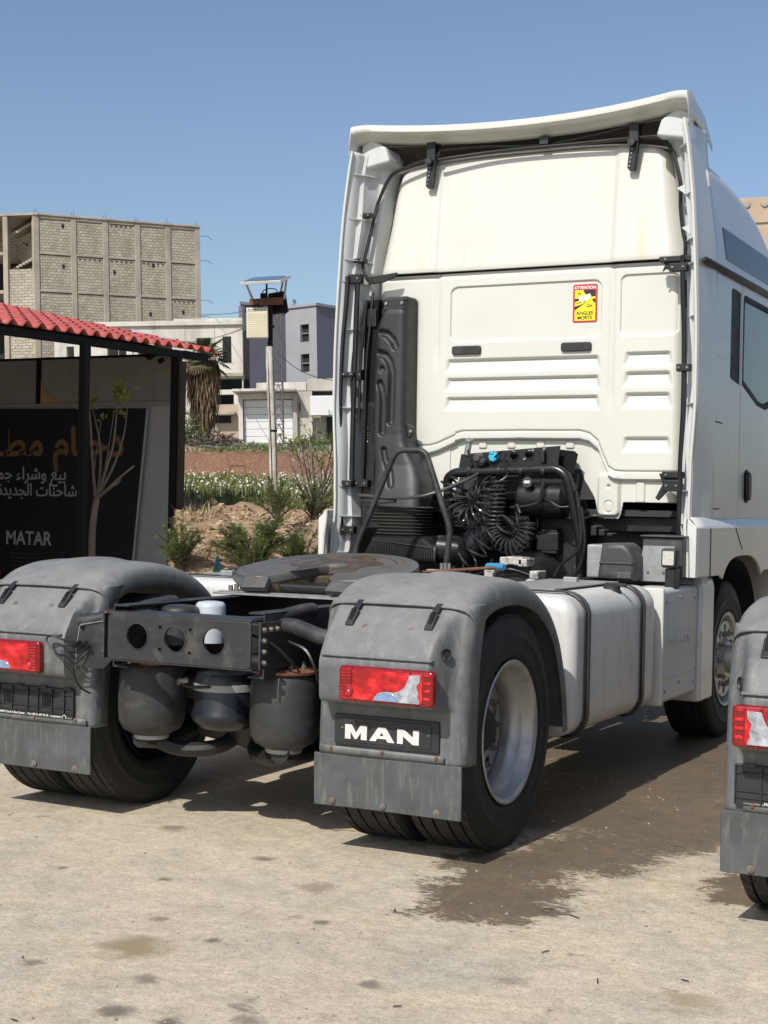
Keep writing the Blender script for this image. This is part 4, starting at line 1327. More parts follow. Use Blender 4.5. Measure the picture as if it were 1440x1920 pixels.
def snorkel():
    nz, nx = 190, 46
    zs = np.linspace(1.43, 2.80, nz)
    P = np.zeros((nz, nx + 8, 3))
    us = np.linspace(0, 1, nx)
    xl = np.interp(zs, [1.43, 1.60, 1.75, 1.9, 2.3, 2.62, 2.70, 2.8], [-.93, -.94, -.965, -.985, -.985, -.97, -.94, -.92])
    xr = np.interp(zs, [1.43, 1.50, 1.60, 1.68, 1.76, 1.85, 1.95, 2.3, 2.8], [-.590, -.590, -.605, -.635, -.685, -.73, -.745, -.752, -.760])
    yf = np.interp(zs, [1.43, 1.55, 1.7, 1.9, 2.7, 2.74, 2.80], [2.80, 2.83, 2.88, 2.90, 2.92, 2.93, 2.955])
    X = xl[:, None] + (xr - xl)[:, None] * us[None, :]
    Z = np.repeat(zs[:, None], nx, 1)
    D = np.zeros_like(X)
    grooves = [([(-.935, 2.575), (-.89, 2.565), (-.845, 2.52), (-.825, 2.48)], .025, .030),
               ([(-.95, 2.44), (-.90, 2.425), (-.865, 2.38), (-.845, 2.31), (-.845, 1.99)], .026, .032),
               ([(-.92, 2.335), (-.918, 2.332)], .022, .022),
               ([(-.935, 2.24), (-.915, 2.19), (-.905, 2.12), (-.905, 1.92)], .026, .032),
               ([(-.885, 1.80), (-.87, 1.74), (-.825, 1.66), (-.80, 1.57)], .022, .026)]
    for pts, w, dep in grooves:
        D += dep * (1 - sstep(w * .35, w * 1.25, capsule(X, Z, pts)))
    # soft swelling across the width
    Y = yf[:, None] + D + .035 * (np.abs(us - .5)[None, :] * 2) ** 6
    P[:, 4:-4, 0] = X; P[:, 4:-4, 1] = Y; P[:, 4:-4, 2] = Z
    for k in range(4):
        P[:, 3 - k, 0] = xl - .006 * (k > 0); P[:, 3 - k, 1] = Y[:, 0] + .02 + .05 * k; P[:, 3 - k, 2] = zs
        P[:, nx + 4 + k, 0] = xr + .006 * (k > 0); P[:, nx + 4 + k, 1] = Y[:, -1] + .02 + .05 * k; P[:, nx + 4 + k, 2] = zs
    o = MB().grid(P.tolist()).build('intake_snorkel', 'snorkel_plastic', T, ang=60)
    MB().box(-.92, -.76, 2.955, 3.10, 2.78, 2.815).build('snorkel_top', 'snorkel_plastic', o, bevel=.012)
    MB().prism([(-.93, 2.72), (-.77, 2.72), (-.775, 2.80), (-.92, 2.80)], 2.925, 2.96, 'xz').build('snorkel_collar', 'snorkel_plastic', o, bevel=.01)
    # lug with rivet
    MB().prism([(-.765, 1.99), (-.695, 1.955), (-.690, 1.915), (-.72, 1.89), (-.765, 1.85)], 2.95, 2.98, 'xz').build('lug', 'snorkel_plastic', o, bevel=.006)
    for x, z, y in ((-.715, 1.925, 2.948), (-.785, 2.765, 2.92), (-.90, 2.765, 2.92)):
        MB().lathe([(0, -.006), (.010, -.005), (.012, 0)], (x, y, z), 'y', 12).build('rivet', 'steel', o)
    return o
mat('snorkel_plastic', (0.024, 0.024, 0.0255), 0.5, var=0.12, vscale=8, dirt=((0.06, 0.056, 0.05), 9, 0.56, 0.4, None), bump=(160, 0.06))
snorkel()

def rr_loop(x0, x1, y0, y1, r, z, n=4):
    return [(a, b_, z) for a, b_ in rrect(x0, x1, y0, y1, r, n)]
# corrugated rubber bellows under the snorkel
rows = []
nr = 9
for k in range(nr):
    z = 1.245 + k * .0215
    for dz, o in ((0, -.008), (.004, .014), (.009, .020), (.013, .014), (.017, -.008)):
        rows.append(rr_loop(-.948 - o, -.580 + o, 2.80 - o, 3.02 + o, .05, z + dz))
rows = [r_ + r_[:1] for r_ in rows]
mat('rubber_gloss', (0.011, 0.011, 0.0115), 0.30, var=0.2, bump=(80, 0.05))
MB().grid(rows).build('bellows_duct', 'rubber_dusty', T, ang=30)
# ribbed air box running across under it
rows = []
for k, x in enumerate(np.linspace(-.97, -.40, 190)):
    rb = .0045 * (1 if (k % 4) < 2 else -1) if x < -.42 else 0
    y0, y1, z0, z1 = 2.70 - rb, 3.05, 1.075, 1.240 + rb - .05 * float(sstep(-.50, -.40, x))
    loop = []
    for a, b_ in rrect(y0, y1, z0, z1, .035, 4):
        loop.append((x, a, b_))
    rows.append(loop + loop[:1])
MB().grid(rows).build('ribbed_air_box', 'snorkel_plastic', T, ang=35)
MB().tube([(-.44, 2.80, 1.17), (-.34, 2.84, 1.16), (-.25, 2.95, 1.13), (-.15, 3.1, 1.1)], [.085, .10, .09, .085], 18).build('air_box_outlet', 'rubber_gloss', T)
MB().tube([(-.97, 2.71, 1.215), (-.75, 2.700, 1.205), (-.60, 2.695, 1.19), (-.42, 2.70, 1.175)], .005, 6).build('seam', 'rubber_gloss', T)

# ---- bent tube hoop behind the cab
MB().tube(round_path([(-.775, 2.28, 1.00), (-.735, 2.28, 1.20), (-.490, 2.30, 1.776), (-.293, 2.30, 1.774), (-.118, 2.30, 1.30), (-.150, 2.30, 1.0)], .055, 6), .0185, 12).build('guard_hoop', 'chassis', T)
MB().bar((-.95, 2.5, .98), (-.66, 2.32, 1.32), .09, .05).build('hoop_foot', 'chassis', T, bevel=.01)
mat('steel_dark', (0.09, 0.09, 0.09), 0.4, metal=0.5, var=.2)
MB().tube(smooth_path([(-.99, 2.75, 1.50), (-.70, 2.70, 1.487), (-.45, 2.65, 1.505), (-.25, 2.78, 1.60), (-.16, 2.9, 1.68)], 6), .011, 8).build('gas_strut', 'steel_dark', T)
MB().tube([(-.99, 2.78, 1.475), (-.80, 2.73, 1.462), (-.70, 2.72, 1.47)], .016, 8).build('gas_strut', 'steel_dark', T)

# cross brace across the cab underside and dark engine block
MB().box(-1.12, 1.12, 3.22, 3.40, 1.30, 1.40).build('cab_cross_beam', 'chassis_black', T, bevel=.01)
MB().box(-.95, .95, 3.35, 4.9, .95, 1.36).build('engine_cover', 'chassis_black', T, bevel=.05)
mat('engine', (0.012, 0.012, 0.012), 0.5, var=0.35, vscale=10, dirt=((0.055, 0.052, 0.047), 9, 0.55, 0.6, None), bump=(30, 0.3))
eb = MB().box(-.36, .44, 3.14, 4.4, .70, 1.70).build('engine_block', 'engine', T, bevel=.03)
rng = random.Random(11)
for k in range(34):
    x = rng.uniform(-.34, .42); z = rng.uniform(.98, 1.62); w = rng.uniform(.03, .09); h = rng.uniform(.02, .09)
    MB().box(x - w, x + w, 3.02 + rng.uniform(0, .07), 3.15, z - h, z + h).build('engine_casting', rng.choice(['engine', 'engine', 'chassis_black', 'rubber_gloss']), eb, bevel=.012)
# silencer-like round canisters (glossy black cylinders)
MB().lathe([(0, -.17), (.10, -.165), (.125, -.14), (.128, 0), (.125, .14), (.10, .165), (0, .17)], (.20, 3.03, 1.50), 'x', 28).build('canister', 'rubber_gloss', eb, ang=40)
MB().lathe([(0, -.02), (.10, -.015), (.125, .02), (.128, .18)], (-.20, 2.98, 1.45), 'y', 28).build('canister', 'rubber_gloss', eb, ang=40)
MB().tube([(-.36, 2.92, 1.08), (-.25, 2.93, 1.18), (-.10, 2.95, 1.34)], [.10, .11, .09], 16).build('elbow_duct', 'rubber_gloss', eb)
MB().box(.03, .12, 2.97, 3.05, 1.18, 1.62).build('engine_casting', 'engine', eb, bevel=.01)
# aluminium gearbox housing
gb = MB().lathe([(0, -.18), (.14, -.17), (.17, -.10), (.19, 0), (.20, .3)], (.13, 2.90, .97), 'y', 24).build('gearbox', 'engine', T, ang=40)
for k in range(12):
    a = rng.uniform(0, 6.28); 
    MB().box(.13 + .15 * math.cos(a) - .03, .13 + .15 * math.cos(a) + .03, 2.66, 2.80, 1.02 + .09 * math.sin(a) - .02, 1.02 + .09 * math.sin(a) + .03).build('gearbox_casting', 'gearbox_metal', gb, bevel=.008)
for k in range(12):
    x = -.06 + .042 * k
    MB().box(x - .012, x + .012, 2.40, 2.44, .975, .995 + .008 * (k % 2)).build('grating_tooth', 'galvanised', T)
cw = MB().box(-.38, .62, 2.05, 2.44, .985, .992).build('catwalk_plate', 'galvanised', T, bevel=.001)

# ---- connector plate with couplings
outs = [[(-.36, 1.655), (.32, 1.70), (.335, 1.83), (-.34, 1.775)]]
for cx, cz in ((.03, 1.765), (.13, 1.775)):
    outs.append(circ(cx, cz, .028, 20, True))
cp = link('connector_plate', shape(outs, plane_xz(2.93), .008, .002), 'chassis_black', T)
link('dark_backing', shape([[(.30, 1.66), (.40, 1.66), (.425, 1.78), (.40, 1.80), (.30, 1.81)]], plane_xz(3.0), .006), 'seal', cp)
link('dark_backing', shape([[(-.32, 1.66), (.30, 1.70), (.31, 1.815), (-.32, 1.765)]], plane_xz(2.965), .006), 'seal', cp)  # black sheet added so that the holes look unlit
for cx, cz in ((.03, 1.765), (.13, 1.775)):
    MB().lathe([(.028, -.01), (.034, -.01), (.035, 0)], (cx, 2.93, cz), 'y', 20).build('socket_rim', 'chassis_black', cp)
MB().lathe([(0, -.03), (.026, -.028), (.034, -.015), (.034, 0)], (-.106, 2.92, 1.757), 'y', 20).build('coupling_cap', 'cyan_cap', cp)
MB().box(-.125, -.10, 2.885, 2.905, 1.775, 1.795).build('coupling_tab', 'cyan_cap', cp, bevel=.003)
MB().lathe([(0, -.06), (.02, -.06), (.03, -.04), (.034, 0)], (-.20, 2.91, 1.75), 'y', 16).build('coupling', 'steel_dark', cp)
MB().lathe([(0, -.06), (.022, -.055), (.03, -.03), (.03, 0)], (-.165, 2.90, 1.72), 'y', 16).build('coupling', 'rubber_gloss', cp)
MB().cyl((-.30, 2.93, 1.77), (-.285, 2.93, 1.86), .02, 12).build('valve', 'steel', cp)
MB().lathe([(.02, 0), (.03, .004), (.03, .02), (.015, .03), (0, .03)], (-.285, 2.93, 1.85), 'z', 12).build('valve_head', 'steel', cp)
for cx, cz in ((.155, 1.80), (.10, 1.745), (.02, 1.80), (.23, 1.81), (-.05, 1.79)):
    MB().lathe([(0, -.008), (.008, -.007), (.009, 0)], (cx, 2.925, cz), 'y', 10).build('bolt', 'steel', cp)
MB().bar((.23, 2.90, 1.72), (.23, 2.90, 1.80), .03, .03).build('latch', 'chassis_black', cp, bevel=.006)
MB().lathe([(0, -.012), (.012, -.012), (.014, -.008), (.032, -.008), (.034, 0)], (.14, 2.88, 1.60), 'y', 20).build('round_badge', 'steel_dark', cp)
MB().box(.12, .16, 2.865, 2.875, 1.59, 1.61).build('badge_mark', 'letter_white', cp, bevel=.004)
# tube arch carrying the hoses
MB().tube(round_path([(-.40, 3.0, 1.05), (-.425, 2.95, 1.35), (-.42, 2.90, 1.62), (-.36, 2.88, 1.655), (.33, 2.88, 1.685), (.40, 2.88, 1.64), (.44, 2.90, 1.45), (.48, 2.93, 1.25), (.46, 3.0, 1.05)], .07, 6), .031, 14).build('hose_carrier_arch', 'rubber_gloss', T)
for cx in (-.25, -.05, .1, .25):
    MB().lathe([(.034, -.012), (.035, 0), (.034, .012)], (cx, 2.88, 1.668), 'x', 16).build('band', 'chassis_black', T)

# ---- coiled hoses
def coil(path, turns, r, tube_r, phase=0, squash=1.0):
    P = smooth_path(path, 24)
    L = [0]
    for a, b_ in zip(P[:-1], P[1:]):
        L.append(L[-1] + (b_ - a).length)
    tot = L[-1]
    n = int(turns * 16)
    pts = []
    prev = None
    for k in range(n + 1):
        s = tot * k / n
        i = min(max(1, int(np.searchsorted(L, s))), len(P) - 1)
        t = (s - L[i - 1]) / max(1e-6, L[i] - L[i - 1])
        c = P[i - 1].lerp(P[i], t)
        tg = (P[i] - P[i - 1]).normalized()
        nx = Vector((0, -1, 0)) - tg * tg.dot(Vector((0, -1, 0)))
        nx.normalize()
        ny = tg.cross(nx)
        a = 2 * math.pi * turns * k / n + phase
        pts.append(c + nx * (r * squash * math.cos(a)) + ny * (r * math.sin(a)))
    return MB().tube(pts, tube_r, 6).build('coiled_hose', 'hose_gloss', T)
mat('hose_gloss', (0.028, 0.028, 0.029), 0.2, var=0.15, coat=.4)
coil([(-.30, 2.84, 1.60), (-.33, 2.82, 1.52), (-.31, 2.80, 1.42), (-.22, 2.78, 1.36), (-.12, 2.79, 1.40), (-.09, 2.82, 1.50), (-.08, 2.84, 1.58)], 13, .064, .008)
coil([(-.03, 2.82, 1.62), (-.03, 2.80, 1.45), (-.04, 2.79, 1.30), (.02, 2.77, 1.21), (.11, 2.78, 1.20), (.17, 2.80, 1.28), (.18, 2.82, 1.36)], 27, .048, .0072)
coil([(.13, 2.82, 1.40), (.06, 2.80, 1.37), (.02, 2.80, 1.30), (-.10, 2.78, 1.22), (-.18, 2.76, 1.12), (-.28, 2.74, 1.06)], 7, .066, .0085)
coil([(-.16, 2.86, 1.62), (-.10, 2.84, 1.56), (-.20, 2.84, 1.55), (-.26, 2.84, 1.58)], 5, .05, .006)
for pts, r_ in (([(-.28, 2.90, 1.80), (-.24, 2.86, 1.70), (-.27, 2.84, 1.60), (-.36, 2.82, 1.56), (-.42, 2.8, 1.60)], .007),
                ([(-.10, 2.90, 1.75), (-.02, 2.86, 1.79), (.0, 2.84, 1.70), (.02, 2.84, 1.64), (-.03, 2.82, 1.60)], .007),
                ([(.24, 2.88, 1.62), (.24, 2.87, 1.55), (.22, 2.87, 1.48), (.14, 2.87, 1.45), (.03, 2.88, 1.44)], .010),
                ([(.24, 2.9, 1.50), (.30, 2.88, 1.48), (.36, 2.88, 1.45), (.45, 2.9, 1.46)], .005),
                ([(.46, 2.88, 1.55), (.50, 2.86, 1.35), (.50, 2.84, 1.20), (.40, 2.82, 1.10), (.36, 2.80, 1.02)], .010),
                ([(.50, 2.86, 1.45), (.53, 2.86, 1.25), (.51, 2.85, 1.10), (.46, 2.84, 1.0)], .012),
                ([(.53, 2.84, 1.38), (.60, 2.83, 1.40), (.66, 2.86, 1.38)], .008),
                ([(.02, 2.70, 1.02), (.10, 2.68, 1.06), (.20, 2.70, 1.04), (.30, 2.72, 1.0)], .008),
                ([(-.33, 2.75, 1.05), (-.2, 2.70, 1.01), (-.05, 2.68, 1.04), (.0, 2.68, 1.12)], .009),
                ([(.55, 2.6, 1.01), (.68, 2.56, 1.03), (.80, 2.5, 1.02), (.93, 2.44, 1.08)], .013)):
    MB().tube(smooth_path(pts, 6), r_, 7).build('cable', 'cable', T)
MB().tube(smooth_path([(-.16, 2.80, 1.42), (-.19, 2.77, 1.28), (-.15, 2.76, 1.22), (-.21, 2.75, 1.17)], 6), .006, 6).build('cable', 'cable', T)

# ---- box, brackets and work lamp at the right behind the cab
bx_ = MB().box(.685, .80, 2.46, 2.74, 1.04, 1.235).build('pump_box', 'galvanised', T, bevel=.012)
mat('plastic_cover', (0.05, 0.051, 0.052), 0.5, var=.15, dirt=((0.16, 0.15, 0.13), 8, .52, .5, None))
pc = link('pump_cover', shape([[(.775, 1.04), (.985, 1.035), (.998, 1.06), (.998, 1.17), (.965, 1.225), (.93, 1.25), (.80, 1.245)]], plane_xz(2.50), .24, .03, 3), 'plastic_cover', T, ang=50)
MB().box(.79, .99, 2.372, 2.386, 1.128, 1.138).build('cover_ridge', 'plastic_cover', pc, bevel=.004)
MB().box(.90, .99, 2.36, 2.40, 1.045, 1.085).build('cover_spout', 'plastic_cover', pc, bevel=.008)
bk = link('bracket_panel', shape([[(.985, 1.03), (1.155, 1.03), (1.175, 1.08), (1.185, 1.235), (1.0, 1.235), (.985, 1.15)]], plane_xz(2.55), .008, .002), 'galvanised', T)
for cx in (1.03, 1.12):
    MB().lathe([(0, -.008), (.008, -.007), (.009, 0)], (cx, 2.545, 1.085), 'y', 10).build('bolt', 'bolt_metal', bk)
MB().box(.96, 1.22, 2.60, 3.02, 1.285, 1.295).build('battery_cover', 'plastic_cover', T, bevel=.02)
MB().box(.97, 1.21, 2.62, 3.0, 1.05, 1.284).build('battery_box', 'plastic_cover', T, bevel=.01)
MB().box(1.155, 1.215, 2.46, 2.56, .99, 1.11).build('lamp_post', 'chassis_black', T, bevel=.006)
wl_ = MB().box(1.135, 1.225, 2.44, 2.52, 1.115, 1.225).build('work_lamp', 'plastic_dark', T, bevel=.014)
MB().box(1.146, 1.214, 2.432, 2.441, 1.130, 1.210).build('lamp_lens', 'lamp_glass', wl_, bevel=.006)
for k in range(3):
    MB().box(.62 + .05 * k, .66 + .05 * k, 2.70, 2.80, 1.28, 1.34 - .02 * k).build('valve_block', 'chassis_black', T, bevel=.008)

# ---- fuel tank
def rrect_xz(x0, x1, z0, z1, r, y, n=6):
    return [(a, y, b_) for a, b_ in rrect(x0, x1, z0, z1, r, n)]
def fuel_tank(s):
    rows = []
    st = [(.795, .06, .0), (.798, .035, .0), (.812, .014, .0), (.835, 0, 0)] + [(y, 0, 0) for y in np.linspace(.86, 2.06, 20)] + [(2.095, .012, 0), (2.11, .03, 0), (2.115, .05, 0)]
    for y, ins, _ in st:
        bul = .008 * math.sin(math.pi * (y - .80) / 1.31 * 2) ** 2
        loop = rrect_xz(.60 + ins, 1.218 - ins + bul * .4, .355 + ins, 1.030 - ins, .11 - ins * .5, y)
        rows.append([(s * a, b_, c) for a, b_, c in loop] )
    rows = [r_ + r_[:1] for r_ in rows]
    b = MB().grid(rows)
    n = len(rows[0])
    b.f.append(tuple(range(n - 1)))
    k = (len(rows) - 1) * n
    b.f.append(tuple(k + i for i in range(n - 1))[::-1])
    t = b.build('fuel_tank', 'aluminium', T, ang=45)
    for yc in (.965, 1.835):
        loop = [(s * a, y_, c) for a, y_, c in rrect_xz(.594, 1.230, .347, 1.037, .115, yc)]
        rows2 = []
        for dy, g in ((-.034, 0), (-.031, .005), (.031, .005), (.034, 0)):
            rows2.append([(s * a, yc + dy, c) for a, _, c in rrect_xz(.594 - g, 1.228 + g, .347 - g, 1.037 + g, .115, yc)])
        rows2 = [r_ + r_[:1] for r_ in rows2]
        MB().grid(rows2).build('tank_strap', 'chassis_black', t, ang=60)
        rows3 = []
        for dy, g in ((-.013, .004), (-.012, .008), (.012, .008), (.013, .004)):
            rows3.append([(s * a, yc + dy, c) for a, _, c in rrect_xz(.594 - g, 1.228 + g, .347 - g, 1.037 + g, .115, yc)])
        rows3 = [r_ + r_[:1] for r_ in rows3]
        MB().grid(rows3).build('strap_core', 'plastic_cover', t, ang=60)
        MB().box(*sorted((s * .78, s * .86)), yc - .02, yc + .02, 1.037, 1.07).build('strap_buckle', 'galvanised', t, bevel=.006)
    c = Vector((s * 1.13, 1.60, .998))
    MB().lathe([(.05, -.01), (.05, .018), (.044, .03), (.044, .045), (.036, .052), (0, .053)], c, 'z', 20).build('filler_cap', 'plastic_dark', t, ang=40)
    MB().bar(c + Vector((s * -.03, 0, .056)), c + Vector((s * .085, -.02, .052)), .022, .018).build('cap_handle', 'plastic_dark', t, bevel=.005)
    # shelf plate on top
    MB().box(*sorted((s * .62, s * 1.02)), 1.05, 2.05, 1.040, 1.046).build('step_plate', 'galvanised', t)
    return t
fuel_tank(1)

# ---- side box with embossed name
sb = MB().box(1.00, 1.222, 2.20, 2.93, .365, 1.005).build('side_box', 'white_plastic', T, bevel=.03, seg=3)
MB().box(1.02, 1.236, 2.176, 2.206, .36, 1.012).build('box_flange', 'white_paint', sb, bevel=.012)
letters(sb, 2.34, .685, .085, 0, 'embossed_letter', 'white_plastic', .006, .95, plane_yz(1.2235))
MB().box(1.216, 1.226, 2.26, 2.88, .50, .53).build('box_swage', 'white_plastic', sb, bevel=.006)
for yy, zz in ((2.28, .93), (2.55, .95), (2.85, .93), (2.28, .43), (2.85, .43), (2.55, .46)):
    MB().lathe([(.010, 0), (.010, .004), (0, .006)], (1.222, yy, zz), 'x', 10).build('screw', 'galvanised', sb)
MB().prism([(1.05, .30), (1.238, .30), (1.240, .98), (1.225, 1.04), (1.05, 1.04)], 2.955, 3.245, 'xz').build('step_panel', 'white_gloss', T, bevel=.02, seg=3)
MB().box(1.18, 1.236, 2.95, 3.10, 1.0, 1.07).build('step_bracket', 'white_plastic', T, bevel=.008)
# ---- left hand tank and box (seen only past the rails)
fuel_tank(-1)
# equipment between tanks and front wheels, added to block sun from the ground below
for s in (1, -1):
    x0_, x1_ = sorted((s * .42, s * (.985 if s > 0 else 1.20)))
    MB().box(x0_, x1_, 2.16, 3.06, .40, .965).build('battery_carrier', 'chassis_black', T, bevel=.03)
MB().box(-.29, .29, 2.92, 3.6, .45, .93).build('centre_sun_block', 'chassis_black', T, bevel=.06)  # dark box added between the rails to stop sun passing underneath
# prop shaft
MB().cyl((.0, .2, .62), (.0, 2.7, .9), .06, 16).build('prop_shaft', 'chassis_black', T)
# ------------------------------------------------------------------ the yard
def yard_material():
    m, n, l, b = nt('yard_surface')
    tc = n.new('ShaderNodeTexCoord').outputs['Object']
    big = noise_tex(n, l, tc, 0.55, 6, 0.6)
    mid = noise_tex(n, l, tc, 2.3, 6, 0.62, None, .4)
    fine = noise_tex(n, l, tc, 95, 4, 0.7)
    grain = noise_tex(n, l, tc, 260, 2, 0.6)
    col = ramp(n, l, big, [(0.38, (0.475, 0.405, 0.312)), (0.5, (0.54, 0.46, 0.352)), (0.62, (0.59, 0.505, 0.388))])
    col = mixc(n, l, ramp(n, l, mid, [(0.45, 0.0), (0.60, 0.6)]), col, (0.40, 0.385, 0.31))
    col = mixc(n, l, ramp(n, l, noise_tex(n, l, tc, 1.3, 5, .6, (1, 1.6, 1), .6), [(0.55, 0.0), (0.70, 0.5)]), col, (0.60, 0.50, 0.34))
    col = mixc(n, l, ramp(n, l, fine, [(0.38, 0.6), (0.50, 0.0)]), col, (0.24, 0.205, 0.155))
    col = mixc(n, l, ramp(n, l, grain, [(0.56, 0.0), (0.68, 0.65)]), col, (0.74, 0.66, 0.52))
    for sc, lo_, hi_, am in ((13, .80, 1.16, .55), (34, .76, 1.22, .55), (5.5, .88, 1.10, .7)):
        q = noise_tex(n, l, tc, sc, 4, .65, (1, 1.25, 1), .3)
        col = mixc(n, l, am, col, ramp(n, l, q, [(.34, (lo_, lo_ * .99, lo_ * .97)), (.66, (hi_, hi_, hi_))]), 'MULTIPLY')
    # oil drips: small dark marks of many sizes
    for sc, th, am, c in ((3.2, 0.66, .75, (0.13, 0.11, 0.08)), (9.0, 0.685, .7, (0.15, 0.13, 0.10)), (1.6, .655, .55, (0.27, 0.205, 0.12)), (22, .70, .6, (.16, .14, .11))):
        s = noise_tex(n, l, tc, sc, 5, 0.55, (1.0, 1.5, 1.0), .2)
        col = mixc(n, l, ramp(n, l, s, [(th, 0.0), (th + .05, am)]), col, c)
    # single oil and rust stains
    for cx, cy, rad, c, am in ((.72, -1.92, .13, (.25, .185, .10), .8), (.445, -.67, .05, (.16, .13, .09), .8), (-.19, -.40, .07, (.16, .13, .095), .7), (1.04, -2.42, .06, (.12, .10, .08), .8), (1.22, -2.42, .04, (.10, .09, .07), .8),
                               (.90, -1.72, .03, (.12, .10, .08), .8), (.60, -1.60, .035, (.17, .14, .10), .7), (1.55, -1.85, .045, (.13, .11, .085), .7), (1.10, -1.35, .035, (.13, .11, .085), .8), (.30, -1.15, .03, (.14, .12, .09), .8),
                               (.95, -2.15, .05, (.15, .125, .09), .7), (1.40, -2.3, .05, (.15, .125, .09), .7), (.55, -2.2, .04, (.13, .11, .09), .7), (-.9, -.9, .09, (.20, .18, .14), .6), (.85, -.95, .08, (.22, .185, .13), .6), (1.9, -1.6, .05, (.2, .17, .12), .6)):
        dv = n.new('ShaderNodeVectorMath'); dv.operation = 'DISTANCE'
        wv = n.new('ShaderNodeVectorMath'); wv.operation = 'MULTIPLY_ADD'
        wv.inputs[1].default_value = (rad * 1.6, rad * 1.6, 0)
        nn_ = n.new('ShaderNodeTexNoise'); nn_.inputs['Scale'].default_value = 1.6 / rad; nn_.inputs['Detail'].default_value = 5
        l.new(tc, nn_.inputs['Vector'])
        l.new(nn_.outputs['Color'], wv.inputs[0]); l.new(tc, wv.inputs[2])
        l.new(wv.outputs[0], dv.inputs[0])
        dv.inputs[1].default_value = (cx + rad * .8, cy + rad * .8, 0)
        fac = ramp(n, l, math_n(n, l, 'DIVIDE', dv.outputs['Value'], rad * 1.2), [(.35, am), (1.0, 0.0)])
        col = mixc(n, l, fac, col, c)
    # wet patch where something leaked beside the truck: blobs joined by warped distance
    warp = n.new('ShaderNodeTexNoise')
    warp.inputs['Scale'].default_value = 2.6
    warp.inputs['Detail'].default_value = 9
    warp.inputs['Roughness'].default_value = 0.78
    l.new(tc, warp.inputs['Vector'])
    off = n.new('ShaderNodeVectorMath'); off.operation = 'MULTIPLY_ADD'
    off.inputs[1].default_value = (1.0, 1.0, 0)
    off.inputs[2].default_value = (-.5, -.5, 0)
    l.new(warp.outputs['Color'], off.inputs[0])
    add = n.new('ShaderNodeVectorMath'); add.operation = 'ADD'
    l.new(tc, add.inputs[0]); l.new(off.outputs[0], add.inputs[1])
    acc = None
    for cx, cy, rx, ry in ((1.50, -.72, .25, .36), (1.37, -.25, .24, .42), (1.55, .10, .28, .40), (1.72, .75, .34, .6), (1.62, 1.6, .42, .75), (1.55, 2.7, .50, .9), (1.2, 1.2, .5, .9), (2.35, -.12, .22, .34), (1.95, 1.25, .35, .6),
                           (0.9, 3.2, .9, 1.4), (2.2, 2.4, .4, .8)):
        mp = n.new('ShaderNodeMapping')
        mp.vector_type = 'POINT'
        mp.inputs['Location'].default_value = (-cx / rx, -cy / ry, 0)
        mp.inputs['Scale'].default_value = (1 / rx, 1 / ry, 0)
        l.new(add.outputs[0], mp.inputs[0])
        ln = n.new('ShaderNodeVectorMath'); ln.operation = 'LENGTH'
        l.new(mp.outputs[0], ln.inputs[0])
        acc = ln.outputs['Value'] if acc is None else math_n(n, l, 'SMOOTH_MIN', acc, ln.outputs['Value'])
    wet = ramp(n, l, math_n(n, l, 'MULTIPLY', acc, .5), [(0.40, 1.0), (0.56, 0.0)])
    wn_ = noise_tex(n, l, tc, 22, 6, 0.7, (1, 2.2, 1), .5)
    wet = math_n(n, l, 'MULTIPLY', wet, ramp(n, l, wn_, [(0.28, 1.0), (0.40, 0.85), (0.62, .80)]), clamp=True)
    # ragged drier edge
    edge = ramp(n, l, math_n(n, l, 'ADD', math_n(n, l, 'MULTIPLY', acc, .5), math_n(n, l, 'MULTIPLY', math_n(n, l, 'SUBTRACT', wn_, .5), .9)), [(0.44, 1.0), (0.52, 0.0)])
    wet = math_n(n, l, 'MULTIPLY', math_n(n, l, 'MAXIMUM', math_n(n, l, 'MULTIPLY', wet, .8), edge), .86, clamp=True)
    dark = mixc(n, l, 1.0, col, (0.25, 0.205, 0.155), 'MULTIPLY')
    dark = mixc(n, l, .35, dark, (0.065, 0.048, 0.033))
    col = mixc(n, l, wet, col, dark)
    l.new(col, b.inputs['Base Color'])
    rr = n.new('ShaderNodeMapRange')
    rr.inputs['To Min'].default_value = 0.92
    rr.inputs['To Max'].default_value = 0.50
    l.new(wet, rr.inputs['Value'])
    l.new(rr.outputs[0], b.inputs['Roughness'])
    b.inputs['Specular IOR Level'].default_value = 0.3
    bn = n.new('ShaderNodeBump')
    bn.inputs['Strength'].default_value = 0.5
    bn.inputs['Distance'].default_value = 0.004
    h = math_n(n, l, 'ADD', math_n(n, l, 'MULTIPLY', fine, 1.0), math_n(n, l, 'MULTIPLY', mid, 1.6))
    h = math_n(n, l, 'ADD', h, math_n(n, l, 'MULTIPLY', grain, .5))
    l.new(h, bn.inputs['Height'])
    l.new(bn.outputs[0], b.inputs['Normal'])
    MATS['yard_surface'] = m
yard_material()
P = [[(x, y, 0) for y in (-60, -12, -6, 0, 8, 30, 120, 600)] for x in (-400, -60, -10, -3, 3, 10, 60, 400)]
tag(MB().grid(P).build('yard', 'yard_surface', None, ang=0), kind='structure')

